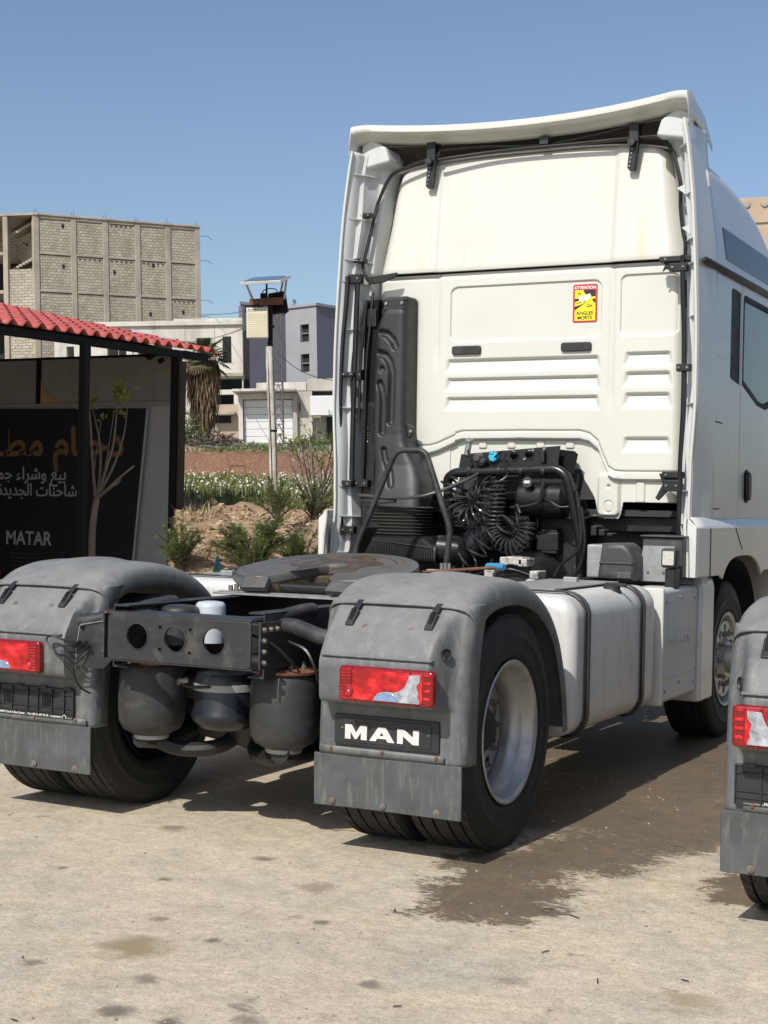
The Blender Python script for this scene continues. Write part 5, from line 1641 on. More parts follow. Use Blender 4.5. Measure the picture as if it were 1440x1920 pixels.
# pebbles and grit lying on the yard
b = MB()
rng = random.Random(5)
for k in range(3000):
    x = rng.uniform(-4.5, 4.5); y = rng.uniform(-4.8, 4)
    s = rng.choice([.003, .003, .004, .005, .008])
    a = rng.uniform(0, 3)
    c, d = math.cos(a) * s, math.sin(a) * s
    b.add([(x + c, y + d, .001), (x - d, y + c, .001), (x - c, y - d, .001), (x + d, y - c, .001), (x + rng.uniform(-.3, .3) * s, y, s * .9)], [(0, 1, 4), (1, 2, 4), (2, 3, 4), (3, 0, 4)])
mat('grit_stone', (0.30, 0.265, 0.21), 0.9, var=.5, vscale=3)
tag(b.build('grit', 'grit_stone', None, ang=0, fixn=False), 'fine grit and pebbles scattered over the yard', 'grit', kind='stuff')
mat('twig_dark', (0.05, 0.042, 0.03), .8)
b = MB()
for k in range(40):
    x = rng.uniform(-3, 3.5); y = rng.uniform(-4.5, -.5); a = rng.uniform(0, 6.28); L_ = rng.uniform(.01, .05)
    b.bar((x, y, .004), (x + L_ * math.cos(a), y + L_ * math.sin(a), .006), .003, .003)
tag(b.build('litter', 'twig_dark', None, ang=0), 'small dark twigs and bits of litter on the yard', 'litter', kind='stuff')

# ------------------------------------------------------------------ second truck, only its left rear fender shows
truck2 = copy_tree(truck)
truck2.location = (3.556, -.25, 0)
truck2['label'] = 'second tractor truck cut off by the right edge, only its grey left rear fender showing'

# ------------------------------------------------------------------ background frame: right, forward, up as seen from the yard
BU = (CU - 0.017 * CR).normalized()
BF = CD.copy()
BR = BF.cross(BU).normalized()
BU = BR.cross(BF)
def bgm(px, py, D, yaw=0.0):
    """4x4: origin at that spot, x to the right, y away, z up; yaw turns it about its up axis"""
    o = at(px, py, D)
    M = Matrix(((BR.x, BF.x, BU.x, o.x), (BR.y, BF.y, BU.y, o.y), (BR.z, BF.z, BU.z, o.z), (0, 0, 0, 1)))
    return M @ Matrix.Rotation(yaw, 4, 'Z')
LOCAL = []
def root(name, M, label, cat, group=None):
    e = bpy.data.objects.new(name, None)
    COL.objects.link(e)
    e.matrix_world = M
    tag(e, label, cat, group)
    return e
def kid(o, parent):
    """child whose mesh is written in the parent's own axes"""
    o.parent = parent
    o.matrix_parent_inverse = Matrix.Identity(4)
    return o
def W(px, D0, D):
    return (px) / F_PX * D

# ------------------------------------------------------------------ rising ground beyond the yard
def terr_h(l, d):
    """height above the yard plane"""
    st = np.interp(l, [-3.5, -1.2, -.2, 1.5, 4], [10.6, 11.2, 12.6, 16, 22])
    t = d - st
    h = np.interp(t, [-.5, 0, .8, 1.8, 3.0, 3.7, 9.5, 19, 20.5, 21.2, 22.6, 24, 30, 34, 90, 140], [-.35, -.05, .42, .90, 1.24, 1.33, 1.46, 1.86, 1.90, 1.98, 2.48, 2.66, 3.00, 3.22, 4.8, 6])
    q = Vector((l * .9, d * .7, 0))
    rough = .16 * mnoise.noise(q) + .07 * mnoise.noise(q * 2.7) + .035 * mnoise.noise(q * 7) + .015 * mnoise.noise(q * 16)
    amp = float(np.interp(t, [0, 1, 9, 12, 20, 23, 26], [.2, 1, .9, .35, .5, .5, .15]))
    h = float(h) + rough * amp
    p = CAM + BR * l + BF * d
    if p.y < 8.2:                            # the bank stops along the apron of the shed
        side = ((p.x + 3.35) * 3.3 + (p.y - 4.1) * 2.32) / 4.034
        w = min(1.0, max(0.0, (-side - .02) / .16)) * min(1.0, max(0.0, (8.2 - p.y) / .5))
        h = h * (1 - w) - .25 * w
    return h
def terr_pt(l, d):
    p = CAM + BR * l + BF * d
    return Vector((p.x, p.y, terr_h(l, d)))
ds = list(np.linspace(10, 34, 190)) + list(np.linspace(34.3, 60, 40)) + [70, 85, 110, 140]
rows = []
for d in ds:
    row = []
    lim = max(7, d * .55)
    lo = np.linspace(-lim, -.32 * d * .9, 12)[:-1] if lim > .3 * d else []
    for u in list(np.linspace(-lim, -.17 * d, 14)) + list(np.linspace(-.168 * d, .03 * d, 110)) + list(np.linspace(.05 * d, lim, 16)):
        row.append(terr_pt(u, d))
    rows.append(row)
def soil_material():
    m, n, l, b = nt('bank_soil')
    tc = n.new('ShaderNodeTexCoord').outputs['Object']
    a = noise_tex(n, l, tc, 1.6, 7, .65, None, .5)
    f = noise_tex(n, l, tc, 18, 5, .7)
    col = ramp(n, l, a, [(.34, (.27, .155, .092)), (.5, (.40, .265, .165)), (.66, (.52, .40, .265))])
    col = mixc(n, l, ramp(n, l, f, [(.38, .6), (.52, 0.0)]), col, (.135, .085, .05))
    col = mixc(n, l, ramp(n, l, f, [(.56, 0.), (.7, .6)]), col, (.50, .41, .29))
    # distance bands: green meadow, red cut bank, grey track
    vm = n.new('ShaderNodeVectorMath'); vm.operation = 'DOT_PRODUCT'
    l.new(tc, vm.inputs[0]); vm.inputs[1].default_value = BF
    dist = math_n(n, l, 'SUBTRACT', vm.outputs['Value'], CAM.dot(BF))
    dist = math_n(n, l, 'ADD', dist, math_n(n, l, 'MULTIPLY', math_n(n, l, 'SUBTRACT', a, .5), 5.0))
    green = ramp(n, l, noise_tex(n, l, tc, 3.0, 5, .6), [(.35, (.11, .125, .038)), (.65, (.24, .215, .085))])
    def band(lo, hi, w=.6):
        s1 = n.new('ShaderNodeMapRange'); s1.inputs['From Min'].default_value = lo; s1.inputs['From Max'].default_value = lo + w
        s2 = n.new('ShaderNodeMapRange'); s2.inputs['From Min'].default_value = hi; s2.inputs['From Max'].default_value = hi - w
        l.new(dist, s1.inputs['Value']); l.new(dist, s2.inputs['Value'])
        return math_n(n, l, 'MULTIPLY', s1.outputs[0], s2.outputs[0])
    col = mixc(n, l, math_n(n, l, 'MULTIPLY', band(16.5, 31.6), .85), col, green)
    red = ramp(n, l, f, [(.35, (.12, .060, .034)), (.65, (.36, .195, .11))])
    col = mixc(n, l, band(31.2, 34.2, .3), col, red)
    track = ramp(n, l, f, [(.35, (.22, .20, .165)), (.65, (.34, .31, .26))])
    col = mixc(n, l, band(35.2, 160, .8), col, track)
    l.new(col, b.inputs['Base Color'])
    b.inputs['Roughness'].default_value = .95
    bn = n.new('ShaderNodeBump'); bn.inputs['Strength'].default_value = .8; bn.inputs['Distance'].default_value = .05
    l.new(f, bn.inputs['Height']); l.new(bn.outputs[0], b.inputs['Normal'])
    MATS['bank_soil'] = m
soil_material()
tag(MB().grid(rows).build('terrain', 'bank_soil', None, ang=60), kind='structure')

# stones and clods on the bank
b = MB()
rng = random.Random(21)
for k in range(2600):
    d = rng.uniform(11.2, 16); l_ = rng.uniform(-.19 * d, .0 * d)
    c = terr_pt(l_, d)
    s = rng.uniform(.008, .035) * (1 if rng.random() < .9 else 2)
    vs = [c + Vector((rng.uniform(-1, 1), rng.uniform(-1, 1), rng.uniform(-.4, 1))) * s for _ in range(6)]
    b.add(vs, [(0, 1, 2), (0, 2, 3), (0, 3, 4), (0, 4, 1), (5, 2, 1), (5, 3, 2), (5, 4, 3), (5, 1, 4)])
mat('clod', (.42, .31, .20), .95, var=.4, vscale=3, dirt=((.55, .48, .36), 2, .5, .6, None))
tag(b.build('clods', 'clod', None, ang=0), 'pale clods and stones strewn over the soil bank', 'stones', kind='stuff')

# meadow grass and white daisies
def leaf_mat(name, c1, c2, rough=.55, trans=.25):
    m, n, l, b = nt(name)
    tc = n.new('ShaderNodeTexCoord').outputs['Object']
    f = noise_tex(n, l, tc, 5.0, 3, .6)
    col = ramp(n, l, f, [(.35, c1), (.65, c2)])
    l.new(col, b.inputs['Base Color'])
    b.inputs['Roughness'].default_value = rough
    tr = n.new('ShaderNodeBsdfTranslucent')
    l.new(col, tr.inputs['Color'])
    mx = n.new('ShaderNodeMixShader')
    mx.inputs[0].default_value = trans
    l.new(b.outputs[0], mx.inputs[1]); l.new(tr.outputs[0], mx.inputs[2])
    l.new(mx.outputs[0], n['Material Output'].inputs[0])
    MATS[name] = m
leaf_mat('meadow_grass', (.085, .115, .026), (.21, .215, .065))
leaf_mat('dry_grass', (.26, .215, .10), (.40, .34, .18))
leaf_mat('bush_leaf', (.085, .120, .035), (.21, .245, .085), trans=.4)
leaf_mat('young_leaf', (.16, .20, .025), (.30, .32, .06), trans=.4)
leaf_mat('petal', (.62, .62, .56), (.78, .78, .72), trans=.2)
leaf_mat('dry_frond', (.075, .052, .032), (.23, .165, .095), .8, .15)
leaf_mat('palm_green', (.05, .075, .03), (.11, .135, .055))
def blade(b, c, h, w, a, lean):
    dx, dy = math.cos(a), math.sin(a)
    t = Vector((-dy, dx, 0)) * w
    tip = c + Vector((dx * lean, dy * lean, h))
    midp = c + Vector((dx * lean * .35, dy * lean * .35, h * .6))
    b.add([c - t, c + t, midp + t * .6, midp - t * .6, tip], [(0, 1, 2, 3), (3, 2, 4)])
rng = random.Random(3)
b = MB(); bd = MB()
for k in range(15000):
    d = rng.uniform(15.6, 31.5); l_ = rng.uniform(-.20 * d, .03 * d)
    if mnoise.noise(Vector((l_ * .8, d * .6, 4))) < -.28 or d < 15.6 + 2.2 * (.5 + mnoise.noise(Vector((l_, 3, 7)))):
        continue
    c = terr_pt(l_, d)
    (b if rng.random() < .88 else bd).__class__
    tgt = b if mnoise.noise(Vector((l_ * 1.2, d, 9))) < .15 or rng.random() < .45 else bd
    blade(tgt, c, rng.uniform(.05, .20), rng.uniform(.006, .014), rng.uniform(0, 6.28), rng.uniform(.02, .10))
tag(b.build('meadow_grass', 'meadow_grass', None, ang=0, fixn=False), 'green grass of the flowering meadow beyond the bank', 'grass', kind='stuff')
for k in range(2600):
    d = rng.uniform(11.4, 17.0); l_ = rng.uniform(-.19 * d, .02 * d)
    if mnoise.noise(Vector((l_ * 1.3, d * 1.1, 2))) < .12:
        continue
    blade(bd, terr_pt(l_, d), rng.uniform(.05, .16), rng.uniform(.004, .009), rng.uniform(0, 6.28), rng.uniform(.03, .12))
tag(bd.build('dry_grass', 'dry_grass', None, ang=0, fixn=False), 'straw coloured dry grass tufts on the soil bank', 'grass', kind='stuff')
b = MB()
for k in range(1700):
    d = 17.0 + 14.5 * rng.random() ** .8; l_ = rng.uniform(-.20 * d, .03 * d)
    if mnoise.noise(Vector((l_ * .9, d * .5, 14))) < -.05:
        continue
    c = terr_pt(l_, d) + Vector((0, 0, rng.uniform(.08, .22)))
    r_ = rng.uniform(.009, .020)
    nn = (Vector((rng.uniform(-.5, .5), rng.uniform(-1, 0), .8))).normalized()
    u = nn.orthogonal().normalized(); v = nn.cross(u)
    ring = [c + (u * math.cos(2 * math.pi * q / 7) + v * math.sin(2 * math.pi * q / 7)) * r_ for q in range(7)]
    b.add(ring + [c + nn * r_ * .3], [(q, (q + 1) % 7, 7) for q in range(7)])
tag(b.build('daisies', 'petal', None, ang=0, fixn=False), 'white daisies dotted across the green meadow', 'flowers', kind='stuff')

# ------------------------------------------------------------------ feathery bushes on the bank
def bush(px, py, D, w, h, label, n=26, lm='bush_leaf', seed=1, droop=.25):
    rng = random.Random(seed)
    c = terr_pt((px - 720) / F_PX * D, D)
    e = empty('bush', c)
    tag(e, label, 'bush', 'feathery bushes on the bank')
    st = MB(); lf = MB()
    for k in range(n):
        a = rng.uniform(0, 6.28); sp = rng.uniform(.25, 1)
        L_ = h * rng.uniform(.6, 1.05)
        tip = c + BR * (math.cos(a) * w * sp) + BF * (math.sin(a) * w * .8 * sp) + Vector((0, 0, L_ * (1.05 - .5 * sp)))
        ctl = c + (tip - c) * .5 + Vector((0, 0, L_ * .28))
        pts = [c.lerp(ctl, t).lerp(ctl.lerp(tip, t), t) for t in np.linspace(0, 1, 9)]
        st.tube(pts, [.010 * (1 - .8 * i / 8) for i in range(9)], 5)
        # side fronds of leaflets
        for i in range(2, 9):
            for s_ in range(5):
                q = pts[i].lerp(pts[i - 1], rng.random())
                dirv = (pts[i] - pts[i - 1]).normalized() + Vector((rng.uniform(-1, 1), rng.uniform(-1, 1), rng.uniform(-.4, .7))) * .9
                dirv.normalize()
                fl = rng.uniform(.10, .20) * h
                for j in range(1, 9):
                    p_ = q + dirv * fl * j / 8 + Vector((0, 0, -droop * fl * (j / 8) ** 2))
                    side = dirv.cross(Vector((rng.uniform(-.3, .3), rng.uniform(-.3, .3), 1))).normalized()
                    for sg in (1, -1):
                        ll = rng.uniform(.022, .04) * (h / .9)
                        tp = p_ + side * sg * ll + dirv * ll * .5
                        wv = dirv * ll * .20
                        lf.add([p_ - wv, p_ + wv, tp], [(0, 1, 2)])
    o = st.build('stems', 'bark_dark', e)
    o = lf.build('foliage', lm, e, ang=0, fixn=False)
    return e
mat('bark_dark', (.085, .068, .05), .9, var=.3, vscale=20, bump=(40, .4))
mat('bark_grey', (.17, .145, .115), .9, var=.3, vscale=14, vvec=(1, 1, .3), bump=(40, .4))
bush(478, 0, 12.9, .50, .60, 'large feathery green bush on the soil bank left of the whitewashed pole', 34, seed=4)
bush(566, 0, 13.5, .30, .42, 'feathery green bush on the bank right of the whitewashed pole', 26, seed=9)
bush(520, 0, 14.4, .36, .42, 'smaller green bush behind the whitewashed pole', 18, seed=13)
bush(340, 0, 12.7, .22, .50, 'feathery green bush half hidden by the black corner post of the shed', 18, seed=17)
bush(585, 0, 15.2, .4, .42, 'loose green bush behind the bare little tree', 16, seed=23)
# yellow-green weed and a scrap of teal cloth
bush(437, 0, 12.0, .10, .30, 'small yellow green weed poking up between fender and fifth wheel', 12, 'young_leaf', 31)
cl_ = MB()
pts = [at(398, 1090, 12.0), at(414, 1090, 12.05), at(411, 1060, 12.1), at(405, 1042, 12.1), at(400, 1065, 12.0)]
cl_.v = [tuple(p) for p in pts] + [tuple(p + BF * .03 + BR * .015) for p in pts]
cl_.f = [(0, 1, 2, 3, 4), (9, 8, 7, 6, 5), (0, 1, 6, 5), (1, 2, 7, 6), (2, 3, 8, 7), (3, 4, 9, 8), (4, 0, 5, 9)]
mat('teal_cloth', (.015, .10, .12), .7)
tag(cl_.build('cloth_scrap', 'teal_cloth', None, bevel=.006), 'scrap of teal cloth on the bank behind the left fender', 'cloth')

# ------------------------------------------------------------------ young trees
def young_tree(base, segs, leaves, label, tip_r, seed, lm='young_leaf', nl=14, name='young_tree', leaf=.05):
    rng = random.Random(seed)
    e = empty(name, base)
    tag(e, label, 'tree', 'young trees')
    tr = MB()
    for pts, r0, r1 in segs:
        P_ = smooth_path(pts, 5)
        tr.tube(P_, [r0 + (r1 - r0) * i / (len(P_) - 1) for i in range(len(P_))], 8)
    tr.build('trunk', 'bark_grey', e)
    lf = MB()
    for c, rad, cnt in leaves:
        for k in range(cnt):
            p_ = c + Vector((rng.gauss(0, .5), rng.gauss(0, .5), rng.gauss(0, .5))) * rad
            d = Vector((rng.uniform(-1, 1), rng.uniform(-1, 1), rng.uniform(-.6, 1))).normalized()
            s_ = d.orthogonal().normalized()
            s_ = (Matrix.Rotation(rng.uniform(0, 6.28), 3, d) @ s_)
            L_ = leaf * rng.uniform(.6, 1.3)
            lf.add([p_, p_ + d * L_ * .5 + s_ * L_ * .28, p_ + d * L_, p_ + d * L_ * .5 - s_ * L_ * .28], [(0, 1, 2, 3)])
    lf.build('crown', lm, e, ang=0, fixn=False)
    return e
D = 14.9
def A(px, py, dd=0): return at(px, py, D + dd)
gz = A(172, 1045); gz.z = 0
segs = [([gz, A(172, 1045), A(174, 985), A(181, 935)], .040, .032),
        ([A(181, 935), A(176, 900), A(172, 840), A(168, 775), A(160, 745)], .018, .006),
        ([A(181, 935), A(188, 880, .1), A(187, 830, .1), A(178, 785, .1), A(172, 760, .1)], .016, .005),
        ([A(183, 935), A(197, 885, -.1), A(212, 835, -.1), A(218, 780, -.1), A(222, 740, -.1)], .017, .005),
        ([A(183, 930), A(205, 890), A(222, 850), A(233, 810), A(239, 765)], .016, .004),
        ([A(184, 932), A(205, 915, -.15), A(225, 895, -.15), A(252, 873, -.15)], .020, .009),
        ([A(176, 930, .1), A(178, 870, .1), A(186, 815, .1), A(190, 790, .1)], .008, .003),
        ([A(197, 880), A(205, 830), A(214, 770)], .008, .003),
        ([A(205, 915, -.15), A(222, 905, -.15), A(226, 898, -.15)], .010, .004)]
lv = [(A(160, 745), .10, 46), (A(166, 765, .1), .08, 30), (A(155, 725), .06, 16), (A(222, 728, -.1), .09, 44), (A(228, 745, -.1), .08, 40), (A(224, 770, -.1), .05, 14), (A(240, 732), .06, 20), (A(218, 718), .05, 12), (A(190, 788, .1), .03, 5)]
young_tree(gz, segs, lv, 'pruned sapling with few yellow green leaves in front of the dark banner', .003, 5, leaf=.06)
D = 16.0
gz = A(592, 1040); gz.z = terr_h((592 - 720) / F_PX * D, D)
segs = [([gz, A(592, 1040), A(591, 985), A(592, 950)], .030, .022)]
rng = random.Random(8)
lv = []
for k in range(15):
    a = -1 + 2 * k / 14 + rng.uniform(-.08, .08)
    p0 = A(592 + a * 3, 958 - rng.uniform(-8, 10))
    p1 = A(592 + a * 26, 915 - 10 * (1 - abs(a)), rng.uniform(-.3, .3)); p2 = A(592 + a * 50 + rng.uniform(-6, 6), 860 - 30 * (1 - abs(a)), rng.uniform(-.4, .4)); p3 = A(592 + a * 62 + rng.uniform(-8, 8), 815 + 30 * abs(a) - 22 * rng.random(), rng.uniform(-.5, .5))
    segs.append(([p0, p1, p2, p3], .011, .003))
    for q in range(2):
        t0 = p1.lerp(p2, rng.random()); t1 = t0 + BR * rng.uniform(-.15, .15) + Vector((0, 0, rng.uniform(.12, .3)))
        segs.append(([t0, (t0 + t1) / 2 + BR * .02, t1], .005, .002))
        lv.append((t1, .06, rng.randint(3, 7)))
    lv.append((p3, .08, rng.randint(4, 9)))
young_tree(gz, segs, lv, 'small bare tree with fanned twigs and sparse buds next to the cab', .003, 6, leaf=.045)
# ------------------------------------------------------------------ tiled shed on the left
mat('shed_steel', (.007, .007, .0075), .75, var=.2, spec=.25)
mat('roof_red', (.40, .085, .072), .5, var=.14, vscale=5, dirt=((.52, .22, .17), 6, .55, .55, None), dirt2=((.20, .05, .04), 9, .58, .5, None))
mat('shed_sheet', (.30, .30, .295), .7, var=.08, vscale=3, dirt=((.20, .19, .17), 2.5, .55, .5, (1, 1, .4)))
mat('shed_sheet_light', (.42, .42, .43), .6, var=.06, vscale=2, dirt=((.28, .27, .25), 2.5, .55, .4, (1, 1, .4)))
mat('banner_navy', (.007, .0075, .014), .45, var=.2, vscale=2)
mat('banner_gold', (.19, .115, .052), .55, var=.12, vscale=4)
mat('banner_white', (.42, .42, .42), .55, var=.08)
mat('wood_dark', (.045, .032, .022), .85, var=.3)
shed = empty('tiled_shed', (-5.35, 7.3, 0))
tag(shed, 'open shed with red tile roof and black steel posts at the left', 'shed')
EX, Y0, Y1 = -5.33, -7.0, 7.60  # roof stretched far out of view to keep the shed's inside dark
def eave_z(y):
    return 3.045 + (y - 7.594) * .0216
# corrugated tile-effect sheets with stepped courses
sheet_w = 1.05
yy = Y0
k = 0
while yy < Y1 - .02:
    y1_ = min(yy + sheet_w, Y1)
    ny = max(6, int((y1_ - yy) / .15 * 12))
    rows = []
    for i in range(17):
        for j in range(6):
            u = i + j / 5.0 * .999
            x = EX + .02 - u * .36
            z0 = u * .36 * .208 - .016 * (j / 5.0)
            row = []
            for q in range(ny + 1):
                y = yy + (y1_ - yy) * q / ny
                wv = math.sin(2 * math.pi * y / .195)
                row.append((x, y, eave_z(y) + z0 + .034 * (wv if wv > -.6 else -.6) + .003 * mnoise.noise(Vector((x * 2, y * 2, k)))))
            rows.append(row)
    MB().grid(rows).build('roof_sheet', 'roof_red', shed, ang=40, solid=.004)
    yy = y1_
    k += 1
# ridge trim on the back edge, pale
MB().bar((-5.85, 7.58, 3.19), (-6.45, 7.58, 3.315), .05, .02).build('verge_trim', 'shed_sheet_light', shed)
MB().box(-5.42, -5.35, Y0, 7.45, .055, .13).xform(Matrix(((1, 0, 0, 0), (0, 1, 0, 0), (0, .0216, 1, eave_z(0) - .165), (0, 0, 0, 1)))).build('eave_beam', 'shed_steel', shed, bevel=.004)
for y in np.arange(Y0 + .3, 7.5, 1.1):
    MB().bar((-5.38, y, eave_z(y) - .06), (-11.4, y, eave_z(y) - .06 + 6.02 * .208), .05, .08).build('rafter', 'shed_steel', shed)
for x in (-6.3, -7.3, -8.3, -9.3, -10.3):
    MB().bar((x, Y0, eave_z(Y0) + (EX - x) * .208 - .035), (x, 7.5, eave_z(7.5) + (EX - x) * .208 - .035), .04, .05).build('purlin', 'shed_steel', shed)
MB().box(-11.5, -11.4, Y0, 7.5, 0, 4.2).build('side_wall', 'shed_sheet', shed)  # unseen wall that closes the shed to darken its inside
# posts
for y, w in ((5.38, .075), (6.93, .085), (2.2, .085), (-.8, .085), (-4, .085)):
    MB().box(-5.35 - w + (.04 if y == 5.38 else 0), -5.35 + (.04 if y == 5.38 else 0), y - w / 2, y + w / 2, 0, eave_z(y) - .10).build('post', 'shed_steel', shed, bevel=.004)
MB().box(-5.335, -5.30, 6.89, 6.98, 0, 2.88).build('corner_board', 'wood_dark', shed, bevel=.003)
# back wall: upper sheets, rail and lower sheet
for xa, xb in ((-11.4, -7.54), (-7.50, -6.60), (-6.598, -5.70)):
    MB().box(xa, xb, 7.31, 7.325, 2.49, 2.985).build('wall_sheet', 'shed_sheet', shed, bevel=.002)
MB().box(-11.4, -5.70, 7.31, 7.325, 0, 2.46).build('wall_sheet', 'shed_sheet_light', shed)
MB().box(-11.4, -5.70, 7.285, 7.33, 2.985, 3.01).build('top_rail', 'shed_steel', shed)
MB().box(-11.4, -5.70, 7.28, 7.312, 2.455, 2.495).build('mid_rail', 'shed_sheet', shed, bevel=.004)
MB().box(-7.545, -7.495, 7.28, 7.34, 2.49, 3.0).build('wall_stud', 'shed_steel', shed)
cx_ = [[(-7.49 + .30 * u * u * (1 - v) , 7.30 - .03 * v * u, 2.50 + .25 * (1 - u) * (1 - .2 * v)) for u in np.linspace(0, 1, 8)] for v in (0, 1)]
mat('torn_beige', (.42, .30, .17), .7)
MB().prism([(-7.49, 2.50), (-7.17, 2.50), (-7.33, 2.56), (-7.45, 2.66), (-7.488, 2.76)], 7.296, 7.306, 'xz').build('torn_flap', 'torn_beige', shed)
# lamp under the eave
sp_ = MB().tube([(-5.62, 7.0, 2.905), (-5.60, 6.93, 2.89)], [.03, .03], 10).build('lamp_arm', 'shed_steel', shed)
c0 = on(279, 668, 'y', 6.95); c1 = on(298, 652, 'y', 6.85)
MB().tube([c0, c0.lerp(c1, .7), c1], [.045, .05, .055], 16).build('spot_lamp', 'shed_steel', shed)
MB().tube([c1, c1 + (c1 - c0).normalized() * .012], [.05, .046], 16).build('spot_lens', 'shed_sheet_light', shed)
for px_ in (243, 262):
    a = on(px_, 640, 'y', 7.2); b_ = on(px_ + 6, 664, 'y', 7.2)
    MB().tube(smooth_path([a, a.lerp(b_, .5) + Vector((.03, 0, 0)), b_], 5), .006, 6).build('dangling_wire', 'shed_steel', shed)

# ------------------------------------------------------------------ banner on the shed wall
ban = link('advertising_banner', shape([[(-10.5, .20), (-6.20, .20), (-6.135, .80), (-6.06, 1.6), (-5.995, 2.425), (-10.5, 2.46)]], plane_xz(7.27), .008, .001), 'banner_navy', None, ang=0)
tag(ban, 'dark navy banner with gold and white Arabic lettering inside the shed', 'banner')
MB().bar((-6.195, 7.262, .20), (-5.99, 7.262, 2.42), .026, .01, (0, 1, 0)).build('banner_hem', 'shed_sheet_light', ban)
AR1 = ['\uFEA9', '\uFEA3', '\u0640', '\uFE8E', '\uFEE1', ' ', '\uFEE3', '\uFEC4', '\u0640', '\u0640', '\u0640', '\u0640', '\uFEAE']
AR2 = ['\uFE91', '\uFEF4', '\uFECA', ' ', '\uFEED', '\uFEB7', '\uFEAE', '\uFE8D', '\uFE80', ' ', '\uFE9F', '\uFEE4', '\uFEF4', '\uFECA']
AR3 = ['\uFE8D', '\uFEDF', '\uFEB8', '\uFE8E', '\uFEA3', '\uFEE8', '\uFE8E', '\uFE95', ' ', '\uFE8D', '\uFEDF', '\uFEA0', '\uFEAA', '\uFEF3', '\uFEAA', '\uFE93', ' ', '\uFEED', ' ', '\uFE8D', '\uFEDF', '\uFEE4', '\uFEB4', '\uFE98', '\uFECC', '\uFEE4', '\uFEE0', '\uFE94']
def arabic(chars, xr, z, size, m, bold, sx=1.0, y=7.262):
    me = text_mesh(''.join(chars[::-1]), size, Matrix.Identity(4), .003, 'LEFT', bold, sx)
    xm = max(v.co.x for v in me.vertices)
    me.transform(plane_xz(y) @ Matrix.Translation((xr - xm, z, 0)))
    return link('banner_words', me, m, ban, ang=0)
arabic(AR1, -6.30, 1.915, .44, 'banner_gold', .011, 1.05)
arabic(AR2, -7.08, 1.645, .200, 'banner_white', .002, .96)
arabic(AR3, -6.83, 1.462, .190, 'banner_white', .002, .93)
link('banner_words', text_mesh('MATAR', .215, plane_xz(7.262) @ Matrix.Translation((-7.925, .912, 0)), .003, 'LEFT', .004, .92), 'banner_white', ban, ang=0)
for k in range(9):
    pass
mat('banner_shade', (.035, .037, .045), .5)
for k in range(9):
    MB().box(-7.86 + .01 * k, -7.42 - .008 * k, 7.262, 7.267, .80 - .045 * k, .818 - .045 * k).build('banner_print', 'banner_shade', ban)
mat('banner_red', (.30, .02, .02), .5)
MB().box(-8.02, -7.985, 7.262, 7.267, .56, .61).build('banner_print', 'banner_red', ban)

# ------------------------------------------------------------------ whitewashed pole with solar panel and floodlights
mat('whitewash', (.52, .50, .45), .85, var=.14, vscale=10, vvec=(1, 1, .25), dirt=((.20, .14, .085), 9, .52, .85, (1, 1, .35)), dirt2=((.10, .08, .06), 16, .6, .8, (1, 1, .3)), bump=(30, .5))
mat('rusty_beam', (.13, .055, .035), .8, var=.3, vscale=10)
mat('led_panel', (.66, .63, .46), .4, var=.05)
mat('led_dot', (.50, .47, .30), .4, var=.1)
mat('led_dark', (.12, .115, .09), .5)
mat('solar_blue', (.020, .028, .045), .15, coat=.5, var=.2, vscale=30)
mat('alu_frame', (.62, .63, .64), .35, metal=.4)
DP = 14.6
def Pp(px, py, dd=0): return at(px, py, DP + dd)
pb_ = Pp(517, 1045); pb_.z = max(0, terr_h((517 - 720) / F_PX * DP, DP)) - .1
pole = empty('lamp_pole', pb_)
tag(pole, 'crooked whitewashed wooden pole carrying a solar panel and floodlights', 'pole')
pts = smooth_path([pb_, Pp(517, 1045), Pp(515, 960), Pp(512, 860), Pp(511, 790), Pp(507, 720), Pp(506, 650)], 8)
rr_ = [.039 + .006 * mnoise.noise(Vector((0, 0, i * .35))) for i in range(len(pts))]
MB().tube(pts, rr_, 14).build('pole_shaft', 'whitewash', pole, ang=60)
MB().cyl(Pp(507, 665), Pp(507, 555), .024, 12).build('steel_mast', 'shed_steel', pole)
for py_ in (808, 612):
    a = Pp(512 if py_ > 700 else 507, py_)
    MB().lathe([(.036, -.012), (.040, -.01), (.040, .01), (.036, .012)], a, 'z', 14).build('band', 'shed_steel', pole)
for px_ in (-4, 5):
    MB().tube([Pp(517 + px_, 1045, -.04), Pp(513 + px_, 860, -.045), Pp(508 + px_, 720, -.04), Pp(506 + px_, 640, -.03)], .004, 6).build('pole_cable', 'cable', pole)
MB().bar(Pp(468, 568), Pp(531, 564), .05, .07).build('cross_beam', 'rusty_beam', pole, bevel=.004)
MB().bar(Pp(470, 570, .12), Pp(528, 566, .12), .04, .06).build('cross_beam', 'rusty_beam', pole, bevel=.004)
